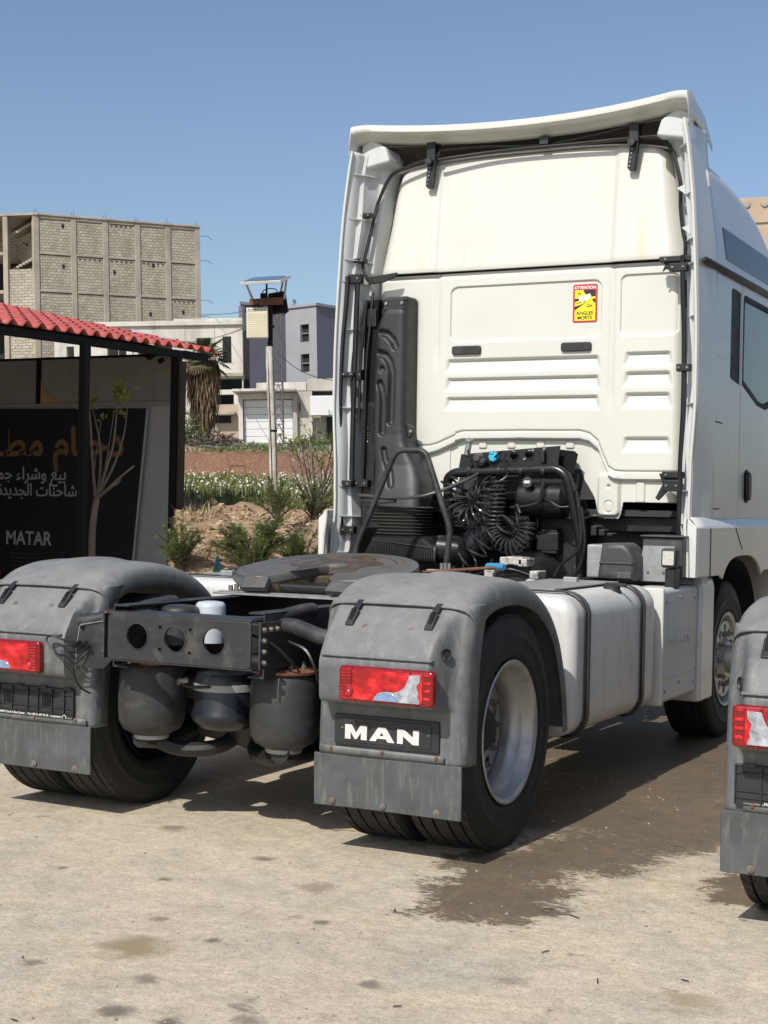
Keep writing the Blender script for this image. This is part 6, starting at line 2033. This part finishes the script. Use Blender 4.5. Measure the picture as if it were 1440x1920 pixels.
# solar panel
s00, s10, s11, s01 = Pp(450, 529, -.3), Pp(526, 525, -.3), Pp(545, 516, .25), Pp(474, 520, .25)
nrm = (s10 - s00).cross(s01 - s00).normalized()
if nrm.z < 0: nrm = -nrm
b = MB(); q4 = [s00, s10, s11, s01]
b.add([p for p in q4] + [p - nrm * .03 for p in q4], [(0, 1, 2, 3), (7, 6, 5, 4), (0, 4, 5, 1), (1, 5, 6, 2), (2, 6, 7, 3), (3, 7, 4, 0)])
b.build('solar_frame', 'alu_frame', pole, bevel=.004)
cc_ = (s00 + s10 + s11 + s01) / 4
b = MB()
b.add([cc_ + (p - cc_) * .92 + nrm * .003 for p in q4], [(0, 1, 2, 3)])
b.build('solar_cells', 'solar_blue', pole, ang=0)
for a, b_ in (((462, 533, -.2), (474, 562, 0)), ((538, 517, .2), (533, 560, 0)), ((500, 523, .2), (500, 562, .1)), ((533, 517, .3), (524, 560, .1))):
    MB().bar(Pp(*a), Pp(*b_), .018, .018).build('panel_leg', 'alu_frame' if a[0] != 500 else 'shed_steel', pole)
MB().obox(Pp(522, 568, .16), (.17, .12, .20), Matrix((BR, BF, BU)).transposed() @ Matrix.Rotation(R(-8), 3, 'Y')).build('battery_box', 'shed_steel', pole, bevel=.008)
MB().obox(Pp(495, 555, .05), (.07, .06, .05), Matrix((BR, BF, BU)).transposed()).build('controller', 'shed_steel', pole, bevel=.006)
for pp in ([(492, 552), (494, 545), (505, 541), (518, 543), (520, 552)], [(530, 560), (538, 570), (538, 585), (530, 590)], [(500, 560), (497, 566), (492, 572), (485, 576)]):
    MB().tube(smooth_path([Pp(a, b_, .1) for a, b_ in pp], 5), .005, 6).build('lamp_cable', 'cable', pole)
# floodlight with led grid
fx0, fx1, fy0, fy1 = 462, 503, 577, 635
Mf = Matrix((BR, BF, BU)).transposed()
fc = Pp((fx0 + fx1) / 2, (fy0 + fy1) / 2, -.06)
wf, hf = (fx1 - fx0) / F_PX * DP, (fy1 - fy0) / F_PX * DP
fl_ = MB().obox(fc, (wf, .05, hf), Mf).build('floodlight', 'alu_frame', pole, bevel=.012, seg=3)
MB().obox(fc - BF * .026, (wf * .93, .004, hf * .94), Mf).build('led_plate', 'led_panel', fl_, bevel=.002)
b = MB()
for i in range(12):
    for j in range(12):
        c = fc - BF * .0292 + BR * ((i - 5.5) / 12 * wf * .88) + BU * ((j - 6.7) / 12 * hf * .80)
        b.obox(c, (wf * .045, .002, hf * .036), Mf)
o = b.build('led_grid', 'led_dot', fl_, ang=0)
o['kind'] = 'stuff'
for i, w_ in enumerate((.05, .05, .09, .04, .08, .07)):
    MB().obox(fc - BF * .0292 + BR * ((-.36 + .145 * i) * wf) + BU * (.435 * hf), (wf * w_ * 1.3, .002, hf * .03), Mf).build('led_marking', 'led_dark', fl_, ang=0)
MB().obox(fc - BF * .0290 + BU * (.385 * hf), (wf * .88, .002, hf * .012), Mf).build('led_marking', 'led_dark', fl_, ang=0)
MB().tube([fc + BR * (-wf * .53) + BU * (hf * .35), fc + BR * (-wf * .53) + BU * (hf * .56), fc + BR * (wf * .1) + BU * (hf * .58)], .008, 6).build('flood_bracket', 'shed_steel', fl_)

# ------------------------------------------------------------------ buildings behind
def brick_mat(name, c1, c2, mortar, bw, bh, bump=.5, dirtc=(.22, .20, .16), wavy=.02, msize=.012):
    m, n, l, b = nt(name)
    tc = n.new('ShaderNodeTexCoord').outputs['Object']
    sx = n.new('ShaderNodeSeparateXYZ'); l.new(tc, sx.inputs[0])
    cb = n.new('ShaderNodeCombineXYZ')
    l.new(math_n(n, l, 'ADD', sx.outputs[0], sx.outputs[1]), cb.inputs[0]); l.new(sx.outputs[2], cb.inputs[1])
    wrp = n.new('ShaderNodeTexNoise'); wrp.inputs['Scale'].default_value = 1.5; l.new(tc, wrp.inputs['Vector'])
    vm = n.new('ShaderNodeVectorMath'); vm.operation = 'MULTIPLY_ADD'
    vm.inputs[1].default_value = (wavy * 4,) * 3
    l.new(wrp.outputs['Color'], vm.inputs[0]); l.new(cb.outputs[0], vm.inputs[2])
    bt = n.new('ShaderNodeTexBrick')
    bt.inputs['Color1'].default_value = (*c1, 1); bt.inputs['Color2'].default_value = (*c2, 1); bt.inputs['Mortar'].default_value = (*mortar, 1)
    bt.inputs['Scale'].default_value = 1.0
    bt.inputs['Brick Width'].default_value = bw; bt.inputs['Row Height'].default_value = bh
    bt.inputs['Mortar Size'].default_value = msize; bt.inputs['Mortar Smooth'].default_value = .3
    l.new(vm.outputs[0], bt.inputs['Vector'])
    st = noise_tex(n, l, tc, 1.1, 6, .65, (1, 1, .5), .4)
    col = mixc(n, l, ramp(n, l, st, [(.48, 0.0), (.68, .55)]), bt.outputs['Color'], dirtc)
    f = noise_tex(n, l, tc, 9, 4, .7)
    col = mixc(n, l, ramp(n, l, f, [(.35, .35), (.5, 0.0)]), col, tuple(c * .55 for c in dirtc))
    l.new(col, b.inputs['Base Color'])
    b.inputs['Roughness'].default_value = .92
    bn = n.new('ShaderNodeBump'); bn.inputs['Strength'].default_value = bump; bn.inputs['Distance'].default_value = .03
    l.new(math_n(n, l, 'ADD', math_n(n, l, 'MULTIPLY', bt.outputs['Fac'], -1.0), math_n(n, l, 'MULTIPLY', f, .6)), bn.inputs['Height'])
    l.new(bn.outputs[0], b.inputs['Normal'])
    MATS[name] = m
brick_mat('block_infill', (.38, .34, .265), (.50, .455, .365), (.20, .17, .13), .30, .135, .8, msize=.010)
mat('raw_concrete', (.37, .33, .262), .9, var=.16, vscale=1.2, dirt=((.20, .18, .145), 1.0, .5, .6, (1, 1, .4)), bump=(6, .3))
mat('render_white', (.56, .54, .485), .9, var=.08, vscale=1.5, dirt=((.33, .305, .255), .9, .46, .75, (1, 1, .35)), dirt2=((.30, .27, .22), 3, .6, .5, (1, 1, .6)), bump=(8, .2))
mat('render_grey_lit', (.30, .305, .325), .9, var=.08, vscale=1, dirt=((.22, .22, .235), .7, .52, .5, (1, 1, .4)))
mat('render_grey_shade', (.155, .155, .195), .9, var=.08, vscale=1, dirt=((.11, .11, .13), .8, .52, .5, (1, 1, .4)))  # the same grey wall on its shaded faces, shade put into the colour
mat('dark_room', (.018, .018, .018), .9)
mat('door_white', (.66, .66, .655), .6, var=.04, vscale=1)
mat('tan_stone', (.42, .32, .24), .9, var=.08, vscale=1.2)
mat('rebar', (.06, .04, .03), .8)

# ---- unfinished block of flats
D0 = 70.0
def bpx(px, D): return (px - 720) / F_PX * D
Mb = bgm(75, 840, D0, 0)
ppm = F_PX / D0
flat = root('unfinished_building', Mb, 'tall unfinished concrete frame building with bare block walls on the left', 'building')
xs_px = [75, 145, 205, 265, 322, 377]
cos_y, sin_y = math.cos(R(28)), math.sin(R(28))
# place each column line so that it lands on its line of sight from the yard while the wall turns away
def along(px):
    o = Mb.translation
    # solve o + s*(BR cos + BF sin): lateral / depth = (px-720)/F
    l0 = bpx(75, D0)
    k_ = (px - 720) / F_PX
    return (k_ * D0 - l0) / (cos_y - k_ * sin_y)
ss = [along(p) for p in xs_px]
Rz = Matrix.Rotation(R(28), 4, 'Z')
zl = [0, 3.1, 5.75, 7.45, 9.25, 10.95]         # floor levels above the foot
zl = [0.0, 1.6, 3.65, 5.72, 7.45, 9.22, 10.93]
def fl_box(name, x0, x1, y0, y1, z0, z1, m, par, bevel=0):
    o = MB().box(x0, x1, y0, y1, z0, z1).xform(Rz).build(name, m, None, bevel=bevel, ang=30)
    return kid(o, par)
depth_b = 12.0
for i, s in enumerate(ss):
    w = .27
    fl_box('column', s - w / 2, s + w / 2, .005, .35, 0, zl[-1] + .03, 'raw_concrete', flat, .02)
    for q in range(4):
        kid(MB().cyl((s - .1 + .06 * q, .1 + .05 * (q % 2), zl[-1]), (s - .1 + .06 * q + .05 * math.sin(q * 3 + i), .12, zl[-1] + .22 + .08 * (q % 3)), .007, 5).xform(Rz).build('rebar', 'rebar', None), flat)
for k_, z in enumerate(zl[1:]):
    for i in range(5):
        fl_box('floor_beam', ss[i] + .15, ss[i + 1] - .15, .0, .30, z - .10 - (.03 if k_ == 5 else 0), z, 'raw_concrete', flat, .015)
rng = random.Random(2)
for k_ in range(6):
    for i in range(5):
        fl_box('infill_wall', ss[i] + .14, ss[i + 1] - .14, .05, .25, zl[k_] + .001, zl[k_ + 1] - .13, 'block_infill', flat)
        if rng.random() < .5 and k_ > 2:
            x = rng.uniform(ss[i] + .4, ss[i + 1] - .4); z = rng.uniform(zl[k_] + .8, zl[k_ + 1] - .3)
            fl_box('block_hole_shade', x - .06, x + .06, .04, .06, z - .1, z + .1, 'dark_room', flat)  # flat dark patch, the shade of a missing block put into its colour
for i, k_ in ((1, 4), (2, 4), (3, 4), (2, 5), (4, 3)):
    for q in range(5):
        x = ss[i] + .3 + q * .24
        fl_box('block_hole_shade', x - .035, x + .035, .04, .06, zl[k_ + 1] - .27, zl[k_ + 1] - .19, 'dark_room', flat)
# body, roof slab
fl_box('core', .2, ss[-1] - .2, .35, depth_b, 0, zl[-1] - .2, 'raw_concrete', flat)
fl_box('roof_slab', -.15, ss[-1] + .15, -.06, depth_b, zl[-1], zl[-1] + .10, 'raw_concrete', flat, .02)
for z in (zl[-1] - .4, zl[-2] + .1, zl[-3] - .1, zl[-3] - .9):
    kid(MB().tube(smooth_path([(ss[-1] + .1, .1, z), (ss[-1] + .5, .1, z + .03), (ss[-1] + .8, .1, z - .12)], 4), .012, 5).xform(Rz).build('rebar', 'rebar', None), flat)
# left wing: open stair bay, roof level with the main part
def rl_box(name, u0, u1, y0, y1, z0, z1, m, bevel=0, rot=0):
    o = MB().box(-u1, -u0, y0, y1, z0, z1).xform(Matrix.Rotation(R(-6), 4, 'Z')).build(name, m, None, bevel=bevel, ang=30)
    return kid(o, flat)
UL = 1.62
rl_box('column', UL - .24, UL, -.05, .3, 0, zl[-1], 'raw_concrete', .02)
rl_box('column', UL + 2.6, UL + 2.9, -.05, .3, 0, zl[-1], 'raw_concrete', .02)
rl_box('infill_wall', .16, UL - .24, .05, .25, 0, 8.42, 'block_infill')
rl_box('side_infill', .10, .16, .30, 3.4, 8.42, zl[-1], 'raw_concrete')
rl_box('dark_bay', .10, UL + 2.6, 3.4, 3.5, 7.0, zl[-1] + .05, 'block_infill')
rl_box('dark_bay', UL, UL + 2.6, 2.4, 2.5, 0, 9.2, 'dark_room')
rl_box('floor_slab', UL, UL + 2.6, -.05, 2.4, 9.10, 9.25, 'raw_concrete')
rl_box('floor_slab', UL, UL + 2.6, -.05, 2.4, 7.30, 7.45, 'raw_concrete')
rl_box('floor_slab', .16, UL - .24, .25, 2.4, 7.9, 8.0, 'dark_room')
rl_box('roof_slab', -.10, UL + 2.9, -.08, 3.5, zl[-1], zl[-1] + .10, 'raw_concrete')
# stair flights with stepped soffits
for zt_, y_ in ((10.80, .5), (9.12, .5)):
    for k_ in range(9):
        u_ = .14 + .15 * k_
        rl_box('stair_step', u_, u_ + .16, y_, y_ + .9, zt_ - .075 * k_ - .12, zt_ - .075 * k_, 'raw_concrete')
for k_ in range(9):
    u_ = .14 + .15 * k_
    rl_box('stair_step', u_, u_ + .16, 1.9, 2.8, 9.05 + .11 * k_, 9.17 + .11 * k_, 'raw_concrete')

# ---- low white building in the middle
D1 = 56.0
Mw = bgm(105, 840, D1, 0)
low = root('white_building', Mw, 'weathered white two storey building behind the palm, without window frames', 'building')
def mk(par, pd):
    k_ = pd / F_PX
    def f(name, px0, px1, py0, py1, m, y0=0.0, y1=.3, bevel=0, ox=105, oy=840):
        o = MB().box((px0 - ox) * k_, (px1 - ox) * k_, y0, y1, (oy - py1) * k_, (oy - py0) * k_).build(name, m, None, bevel=bevel, ang=30)
        return kid(o, par)
    return f
wb = mk(low, D1)
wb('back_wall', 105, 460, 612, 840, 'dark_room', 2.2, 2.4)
# upper wall as pieces round the openings
def wall_with_holes(f, x0, x1, y0, y1, holes, m, name='wall', **kw):
    """vertical strips between and above/below the openings, each a wall piece"""
    xs_ = sorted({x0, x1, *[h[0] for h in holes], *[h[1] for h in holes]})
    for a, b_ in zip(xs_[:-1], xs_[1:]):
        hs_ = sorted([h for h in holes if h[0] <= a and h[1] >= b_], key=lambda h: h[2])
        y = y0
        for h in hs_:
            if h[2] > y:
                f(name, a, b_, y, h[2], m, **kw)
            y = h[3]
        if y < y1:
            f(name, a, b_, y, y1, m, **kw)
wall_with_holes(wb, 105, 458, 612, 705, [(128, 142, 650, 672), (162, 174, 650, 672), (204, 240, 645, 672), (262, 282, 640, 690), (300, 326, 645, 700), (372, 398, 638, 690), (420, 437, 636, 686)], 'render_white', 'wall_piece')
wb('parapet', 104, 459, 606, 615, 'render_white', -.12, .35, .02)
wb('parapet', 330, 459, 602, 607, 'render_white', -.05, .3, .02)
wb('floor_slab', 104, 459, 705, 712, 'raw_concrete', -.15, .5, .02)
wall_with_holes(wb, 105, 458, 712, 836, [(334, 346, 715, 742), (408, 456, 714, 736), (405, 440, 745, 775)], 'render_white', 'wall_piece')
wb('ledge', 398, 446, 780, 786, 'raw_concrete', -.9, .0, .02)
wb('plinth_wall', 395, 452, 765, 832, 'tan_stone', -.35, -.05)
wb('niche_shade', 404, 436, 786, 800, 'dark_room', -.37, -.34)  # flat dark patch painted as the shade of a recess
for k_, x in enumerate((160, 225, 290, 350, 405)):
    wb('downpipe_stain', x, x + 1.0, 615, 705, 'raw_concrete', -.012, .0)

# ---- grey building with three faces
D2 = 66.0
Mg = bgm(461, 840, D2, 0)
gre = root('grey_building', Mg, 'plain grey three storey building with small dark square windows', 'building')
gb_ = mk(gre, D2)
k2 = D2 / F_PX
def face(name, pts, m, par):
    """upright wall of given plan line, from foot to top, with thickness"""
    (x0, y0), (x1, y1), h0, h1 = pts
    d = Vector((x1 - x0, y1 - y0, 0)).normalized()
    nrm_ = Vector((-d.y, d.x, 0)) * .25
    b = MB()
    a = [Vector((x0, y0, h0)), Vector((x1, y1, h0)), Vector((x1, y1, h1)), Vector((x0, y0, h1))]
    b.add(a + [q + nrm_ for q in a], [(0, 1, 2, 3), (7, 6, 5, 4), (0, 4, 5, 1), (1, 5, 6, 2), (2, 6, 7, 3), (3, 7, 4, 0)])
    return kid(b.build(name, m, None, ang=30), par)
H2 = (840 - 574) * k2
xA, xB, xC, xD_ = 0, (536 - 461) * k2, (597 - 461) * k2, (640 - 461) * k2
face('shaded_wall', ((xA, -.6), (xB, 1.2), 0, H2 - .05), 'render_grey_shade', gre)
def fr_wall(name, p0, p1, t0, t1, h0, h1, m):
    a = Vector((p0[0], p0[1], 0)).lerp(Vector((p1[0], p1[1], 0)), t0); b_ = Vector((p0[0], p0[1], 0)).lerp(Vector((p1[0], p1[1], 0)), t1)
    return face(name, ((a.x, a.y), (b_.x, b_.y), h0, h1), m, gre)
pB, pC = (xB, 1.2), (xC, .2)
tw0, tw1 = (565 - 536) / 61, (582 - 536) / 61
lv_ = [0, (840 - 697) * k2, (840 - 663) * k2, (840 - 640) * k2, (840 - 607) * k2, H2]
fr_wall('lit_wall', pB, pC, 0, tw0, 0, H2, 'render_grey_lit'); fr_wall('lit_wall', pB, pC, tw1, 1, 0, H2, 'render_grey_lit')
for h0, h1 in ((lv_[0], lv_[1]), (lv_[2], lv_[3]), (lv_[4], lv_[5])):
    fr_wall('lit_wall', pB, pC, tw0, tw1, h0, h1, 'render_grey_lit')
for h0, h1 in ((lv_[1], lv_[2]), (lv_[3], lv_[4])):
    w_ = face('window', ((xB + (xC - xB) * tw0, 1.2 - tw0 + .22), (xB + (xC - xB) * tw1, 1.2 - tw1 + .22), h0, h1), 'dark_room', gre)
    hm = (h0 + h1) / 2
    o = face('window_bar', ((xB + (xC - xB) * tw0, 1.2 - tw0 + .1), (xB + (xC - xB) * tw1, 1.2 - tw1 + .1), hm - .03, hm + .03), 'render_grey_shade', w_)
face('side_wall', ((xC, .2), (xD_, 1.6), 0, H2), 'render_grey_shade', gre)
kid(MB().box(.2, xD_, 1.7, 9, 0, H2 - .4).build('core', 'render_grey_shade', None), gre)
kid(MB().prism([(xA - .1, -.7), (xB, 1.1), (xC, .1), (xD_ + .1, 1.6), (xD_, 6), (xA, 6)], H2, H2 + .12, 'xy').build('roof_slab', 'render_grey_lit', None), gre)

# ---- garage
D3 = 44.0
Mq = bgm(440, 833, D3, 0)
gar = root('garage', Mq, 'low white garage with a wide sectional door behind the pole', 'garage')
gq = mk(gar, D3)
G = dict(ox=440, oy=833)
gq('canopy_slab', 440, 558, 732, 737, 'render_white', -.55, 1.2, .015, **G)
gq('wall_piece', 448, 456, 738, 833, 'render_white', 0, 1.0, 0, **G)
gq('wall_piece', 550, 558, 738, 833, 'render_white', 0, 1.0, 0, **G)
gq('lintel', 456, 550, 738, 749, 'render_white', .0, .3, 0, **G)
for k_ in range(6):
    y0_ = 750 + k_ * 13.7
    gq('door_panel', 457, 549, y0_ + .25, y0_ + 13.4, 'door_white', .16, .22, .01, **G)
gq('wall_piece', 558, 586, 735, 828, 'render_white', .15, .4, 0, **G)
gq('wall_piece', 586, 640, 783, 828, 'render_white', .6, .8, 0, **G)
gq('box_wall', 583, 640, 745, 782, 'door_white', -.1, .4, .02, **G)
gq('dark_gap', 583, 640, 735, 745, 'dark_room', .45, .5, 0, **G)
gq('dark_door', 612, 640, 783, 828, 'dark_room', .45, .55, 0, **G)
gq('parapet', 478, 574, 714, 731, 'render_white', .8, 1.1, .02, **G)
gq('parapet', 577, 640, 711, 734, 'render_white', .3, .8, .02, **G)
gq('stain', 562, 564, 756, 772, 'dark_room', .13, .16, 0, **G)
kid(MB().box(.1, 4.5, 1.2, 5, 0, 1.5).build('core', 'render_white', None), gar)

# ---- tan building at the far right edge
Mt = bgm(1392, 900, 60, R(-12))
tan = root('tan_building', Mt, 'tan stone building just showing past the cab roof at the right edge', 'building')
kt = 60 / F_PX
for k_, (a, b_) in enumerate(((372, 420), (428, 520), (528, 900))):
    kid(MB().box(0, 12, 0, 6, (900 - b_) * kt, (900 - a) * kt).build('storey', 'tan_stone', None, bevel=.03), tan)
    kid(MB().box(.05, 12, .08, 6, (900 - b_ - 8) * kt, (900 - b_) * kt).build('recess_band', 'raw_concrete', None), tan) if k_ < 2 else None
for k_ in range(5):
    kid(MB().lathe([(0, -.06), (.14, -.05), (.16, .02)], (.35 + .7 * k_, -.02, (900 - 384) * kt), 'y', 14).build('stone_ornament', 'raw_concrete', None), tan)

# ---- lattice mast
D4 = 41.0
Ml = bgm(523, 832, D4, 0)
mast = root('lattice_mast', Ml, 'thin steel lattice mast standing in front of the garage', 'mast')
kl = D4 / F_PX
Hm = (832 - 556) * kl
w_ = 8.5 * kl
legs = [(-w_, -.12), (w_, -.12), (w_, .12 + .1), (-w_, .22)]
mat('mast_steel', (.10, .085, .08), .7, var=.2)
for lx, ly in legs:
    kid(MB().bar((lx, ly, 0), (lx * .95, ly, Hm), .030, .030).build('leg', 'mast_steel', None), mast)
nb = 15
for k_ in range(nb):
    z0, z1 = Hm * k_ / nb, Hm * (k_ + 1) / nb
    for (ax_, ay), (bx2, by) in ((legs[0], legs[1]), (legs[3], legs[2])):
        b = MB()
        b.bar((ax_, ay, z0), ((ax_ + bx2) / 2, ay, z1), .016, .016); b.bar((bx2, by, z0), ((ax_ + bx2) / 2, by, z1), .016, .016)
        b.bar((ax_, ay, z0), (bx2, by, z0), .014, .014)
        kid(b.build('brace', 'mast_steel', None, ang=0), mast)

# ---- palm
D5 = 37.0
Mp = bgm(383, 832, D5, 0)
palm = root('fan_palm', Mp, 'fan palm wearing a thick skirt of dead brown fronds', 'tree')
kp = D5 / F_PX
rng = random.Random(12)
kid(MB().tube(smooth_path([(0, 0, 0), (.02, 0, .5), (-.02, 0, 1.2), (0, 0, 2.2)], 5), .16, 12).build('trunk', 'bark_dark', None), palm)
sk = MB()
for k_ in range(1300):
    a = rng.uniform(0, 6.28); z0 = rng.uniform(.85, 2.12); r0 = rng.uniform(.08, .22) + .12 * (z0 - .70)
    z1 = z0 - rng.uniform(.35, .8); r1 = r0 + rng.uniform(-.04, .14) * (1 if z0 > 1.0 else .4)
    p0 = Vector((math.cos(a) * r0, math.sin(a) * r0, z0)); a1 = a + rng.uniform(-.15, .15)
    p1 = Vector((math.cos(a1) * r1, math.sin(a1) * r1, max(.1, z1)))
    t = Vector((-math.sin(a), math.cos(a), 0)) * rng.uniform(.008, .03)
    sk.add([p0 - t * .4, p0 + t * .4, (p0 + p1) / 2 + t + Vector((math.cos(a), math.sin(a), 0)) * .03, p1, (p0 + p1) / 2 - t], [(0, 1, 2, 3, 4)])
kid(sk.build('frond_skirt', 'dry_frond', None, ang=0, fixn=False), palm)
def fan(c, d, L_, mb, nseg=14):
    d = d.normalized()
    s_ = d.cross(Vector((0, 0, 1))).normalized()
    for q in range(nseg):
        t = -1.25 + 2.5 * q / (nseg - 1)
        v = d * math.cos(t) + s_ * math.sin(t)
        tip = c + v * L_ * (1 - .12 * abs(t)) + Vector((0, 0, -.18 * L_))
        wv = v.cross(Vector((0, 0, 1))).normalized() * .022
        m_ = c + v * L_ * .6
        mb.add([c, m_ + wv, tip, m_ - wv], [(0, 1, 2, 3)])
cg = MB(); cd_ = MB()
for k_ in range(64):
    a = rng.uniform(0, 6.28); el = rng.uniform(-.7, 1.0)
    d = Vector((math.cos(a) * math.cos(el), math.sin(a) * math.cos(el), math.sin(el)))
    c = Vector((0, 0, 2.15)) + d * rng.uniform(.25, .46)
    fan(c, d, rng.uniform(.28, .44), cg if el > -.02 or rng.random() < .3 else cd_)
    (cg).tube([(0, 0, 2.15), c], .008, 4)
kid(cg.build('crown', 'palm_green', None, ang=0, fixn=False), palm)
kid(cd_.build('dry_fronds', 'dry_frond', None, ang=0, fixn=False), palm)

# dark shrub and brush pile at the palm's foot, rusty frame in the meadow
def shrub(px, py, D, w, h, n, lm, label, seed):
    rng = random.Random(seed)
    M = bgm(px, py, D)
    e = root('shrub', M, label, 'shrub', 'scrub by the track')
    lf = MB()
    for k in range(n):
        a = rng.uniform(0, 6.28); r_ = rng.random() ** .6
        c = Vector((math.cos(a) * w * r_, math.sin(a) * w * .6 * r_, h * rng.random() * (1.05 - r_ * .7)))
        d = Vector((rng.uniform(-1, 1), rng.uniform(-1, 1), rng.uniform(-.2, 1))).normalized()
        s_ = d.orthogonal().normalized() * .02
        L_ = rng.uniform(.06, .16)
        lf.add([c - s_, c + s_, c + d * L_], [(0, 1, 2)])
    kid(lf.build('foliage', lm, None, ang=0, fixn=False), e)
    st = MB()
    for k in range(9):
        a = rng.uniform(0, 6.28)
        st.tube([(0, 0, 0), (math.cos(a) * w * .4, math.sin(a) * w * .3, h * .5), (math.cos(a) * w * .8, math.sin(a) * w * .5, h * .85)], [.015, .01, .005], 5)
    kid(st.build('stems', 'bark_dark', None), e)
shrub(352, 835, 36, .42, .95, 700, 'bush_leaf', 'dark shrub between the black shed post and the palm', 5)
shrub(400, 836, 35.5, .7, .35, 500, 'bark_dark', 'heap of dark cut branches at the foot of the palm', 6)
shrub(580, 836, 38, .55, .22, 420, 'bush_leaf', 'low weeds beside the garage, right of the lattice mast', 7)
shrub(470, 850, 34.5, 1.9, .22, 900, 'bush_leaf', 'strip of dark weeds along the top of the red bank', 8)
Mr = bgm(432, 900, 31.5, 0)
kr = 31.5 / F_PX
rf = root('rusty_frame', Mr, 'small rusty angle iron frame standing at the far edge of the meadow', 'frame')
for a, b_ in (((0, 0, 0), (0, 0, .30)), ((.30, .1, 0), (.30, .1, .26)), ((0, 0, .30), (.30, .1, .29)), ((-1.0, 0, .02), (0, 0, .06)), ((.3, .1, .12), (.42, .15, .0))):
    kid(MB().bar(a, b_, .03, .03).build('bar', 'rust', None), rf)
# conifer tip above the grey building
Mc = bgm(552, 600, 85, 0)
ct = root('conifer', Mc, 'tip of a dark conifer rising above the grey building', 'tree')
kid(MB().tube([(0, 0, -6), (0, 0, 1.0)], [.12, .02], 6).build('trunk', 'bark_dark', None), ct)
lf = MB()
rng = random.Random(4)
for k in range(420):
    z = rng.uniform(-3, 1.15); a = rng.uniform(0, 6.28); r_ = (1.3 - z) * .16 * rng.random() ** .5
    c = Vector((r_ * math.cos(a), r_ * math.sin(a), z)); d = Vector((math.cos(a), math.sin(a), rng.uniform(-.1, .6))).normalized() * .14; s_ = d.orthogonal().normalized() * .03
    lf.add([c - s_, c + s_, c + d], [(0, 1, 2)])
kid(lf.build('crown', 'bush_leaf', None, ang=0, fixn=False), ct)
# overhead cables
for nm, pts in (('overhead cable from the floodlight pole to the white building', [at(503, 575, 14.7), at(470, 603, 20), at(440, 622, 30), at(380, 640, 50)]),
                ('overhead cable running level behind the floodlight', [at(372, 591, 62), at(430, 588, 50), at(465, 582, 40), at(516, 585, 41)]),
                ('overhead cable sagging right of the lattice mast', [at(524, 665, 41), at(555, 690, 40), at(590, 706, 39), at(640, 716, 38)])):
    tag(MB().tube(smooth_path(pts, 8), .010 if 'level' not in nm else .012, 5).build('overhead_cable', 'cable', None), nm, 'cable', 'overhead cables')
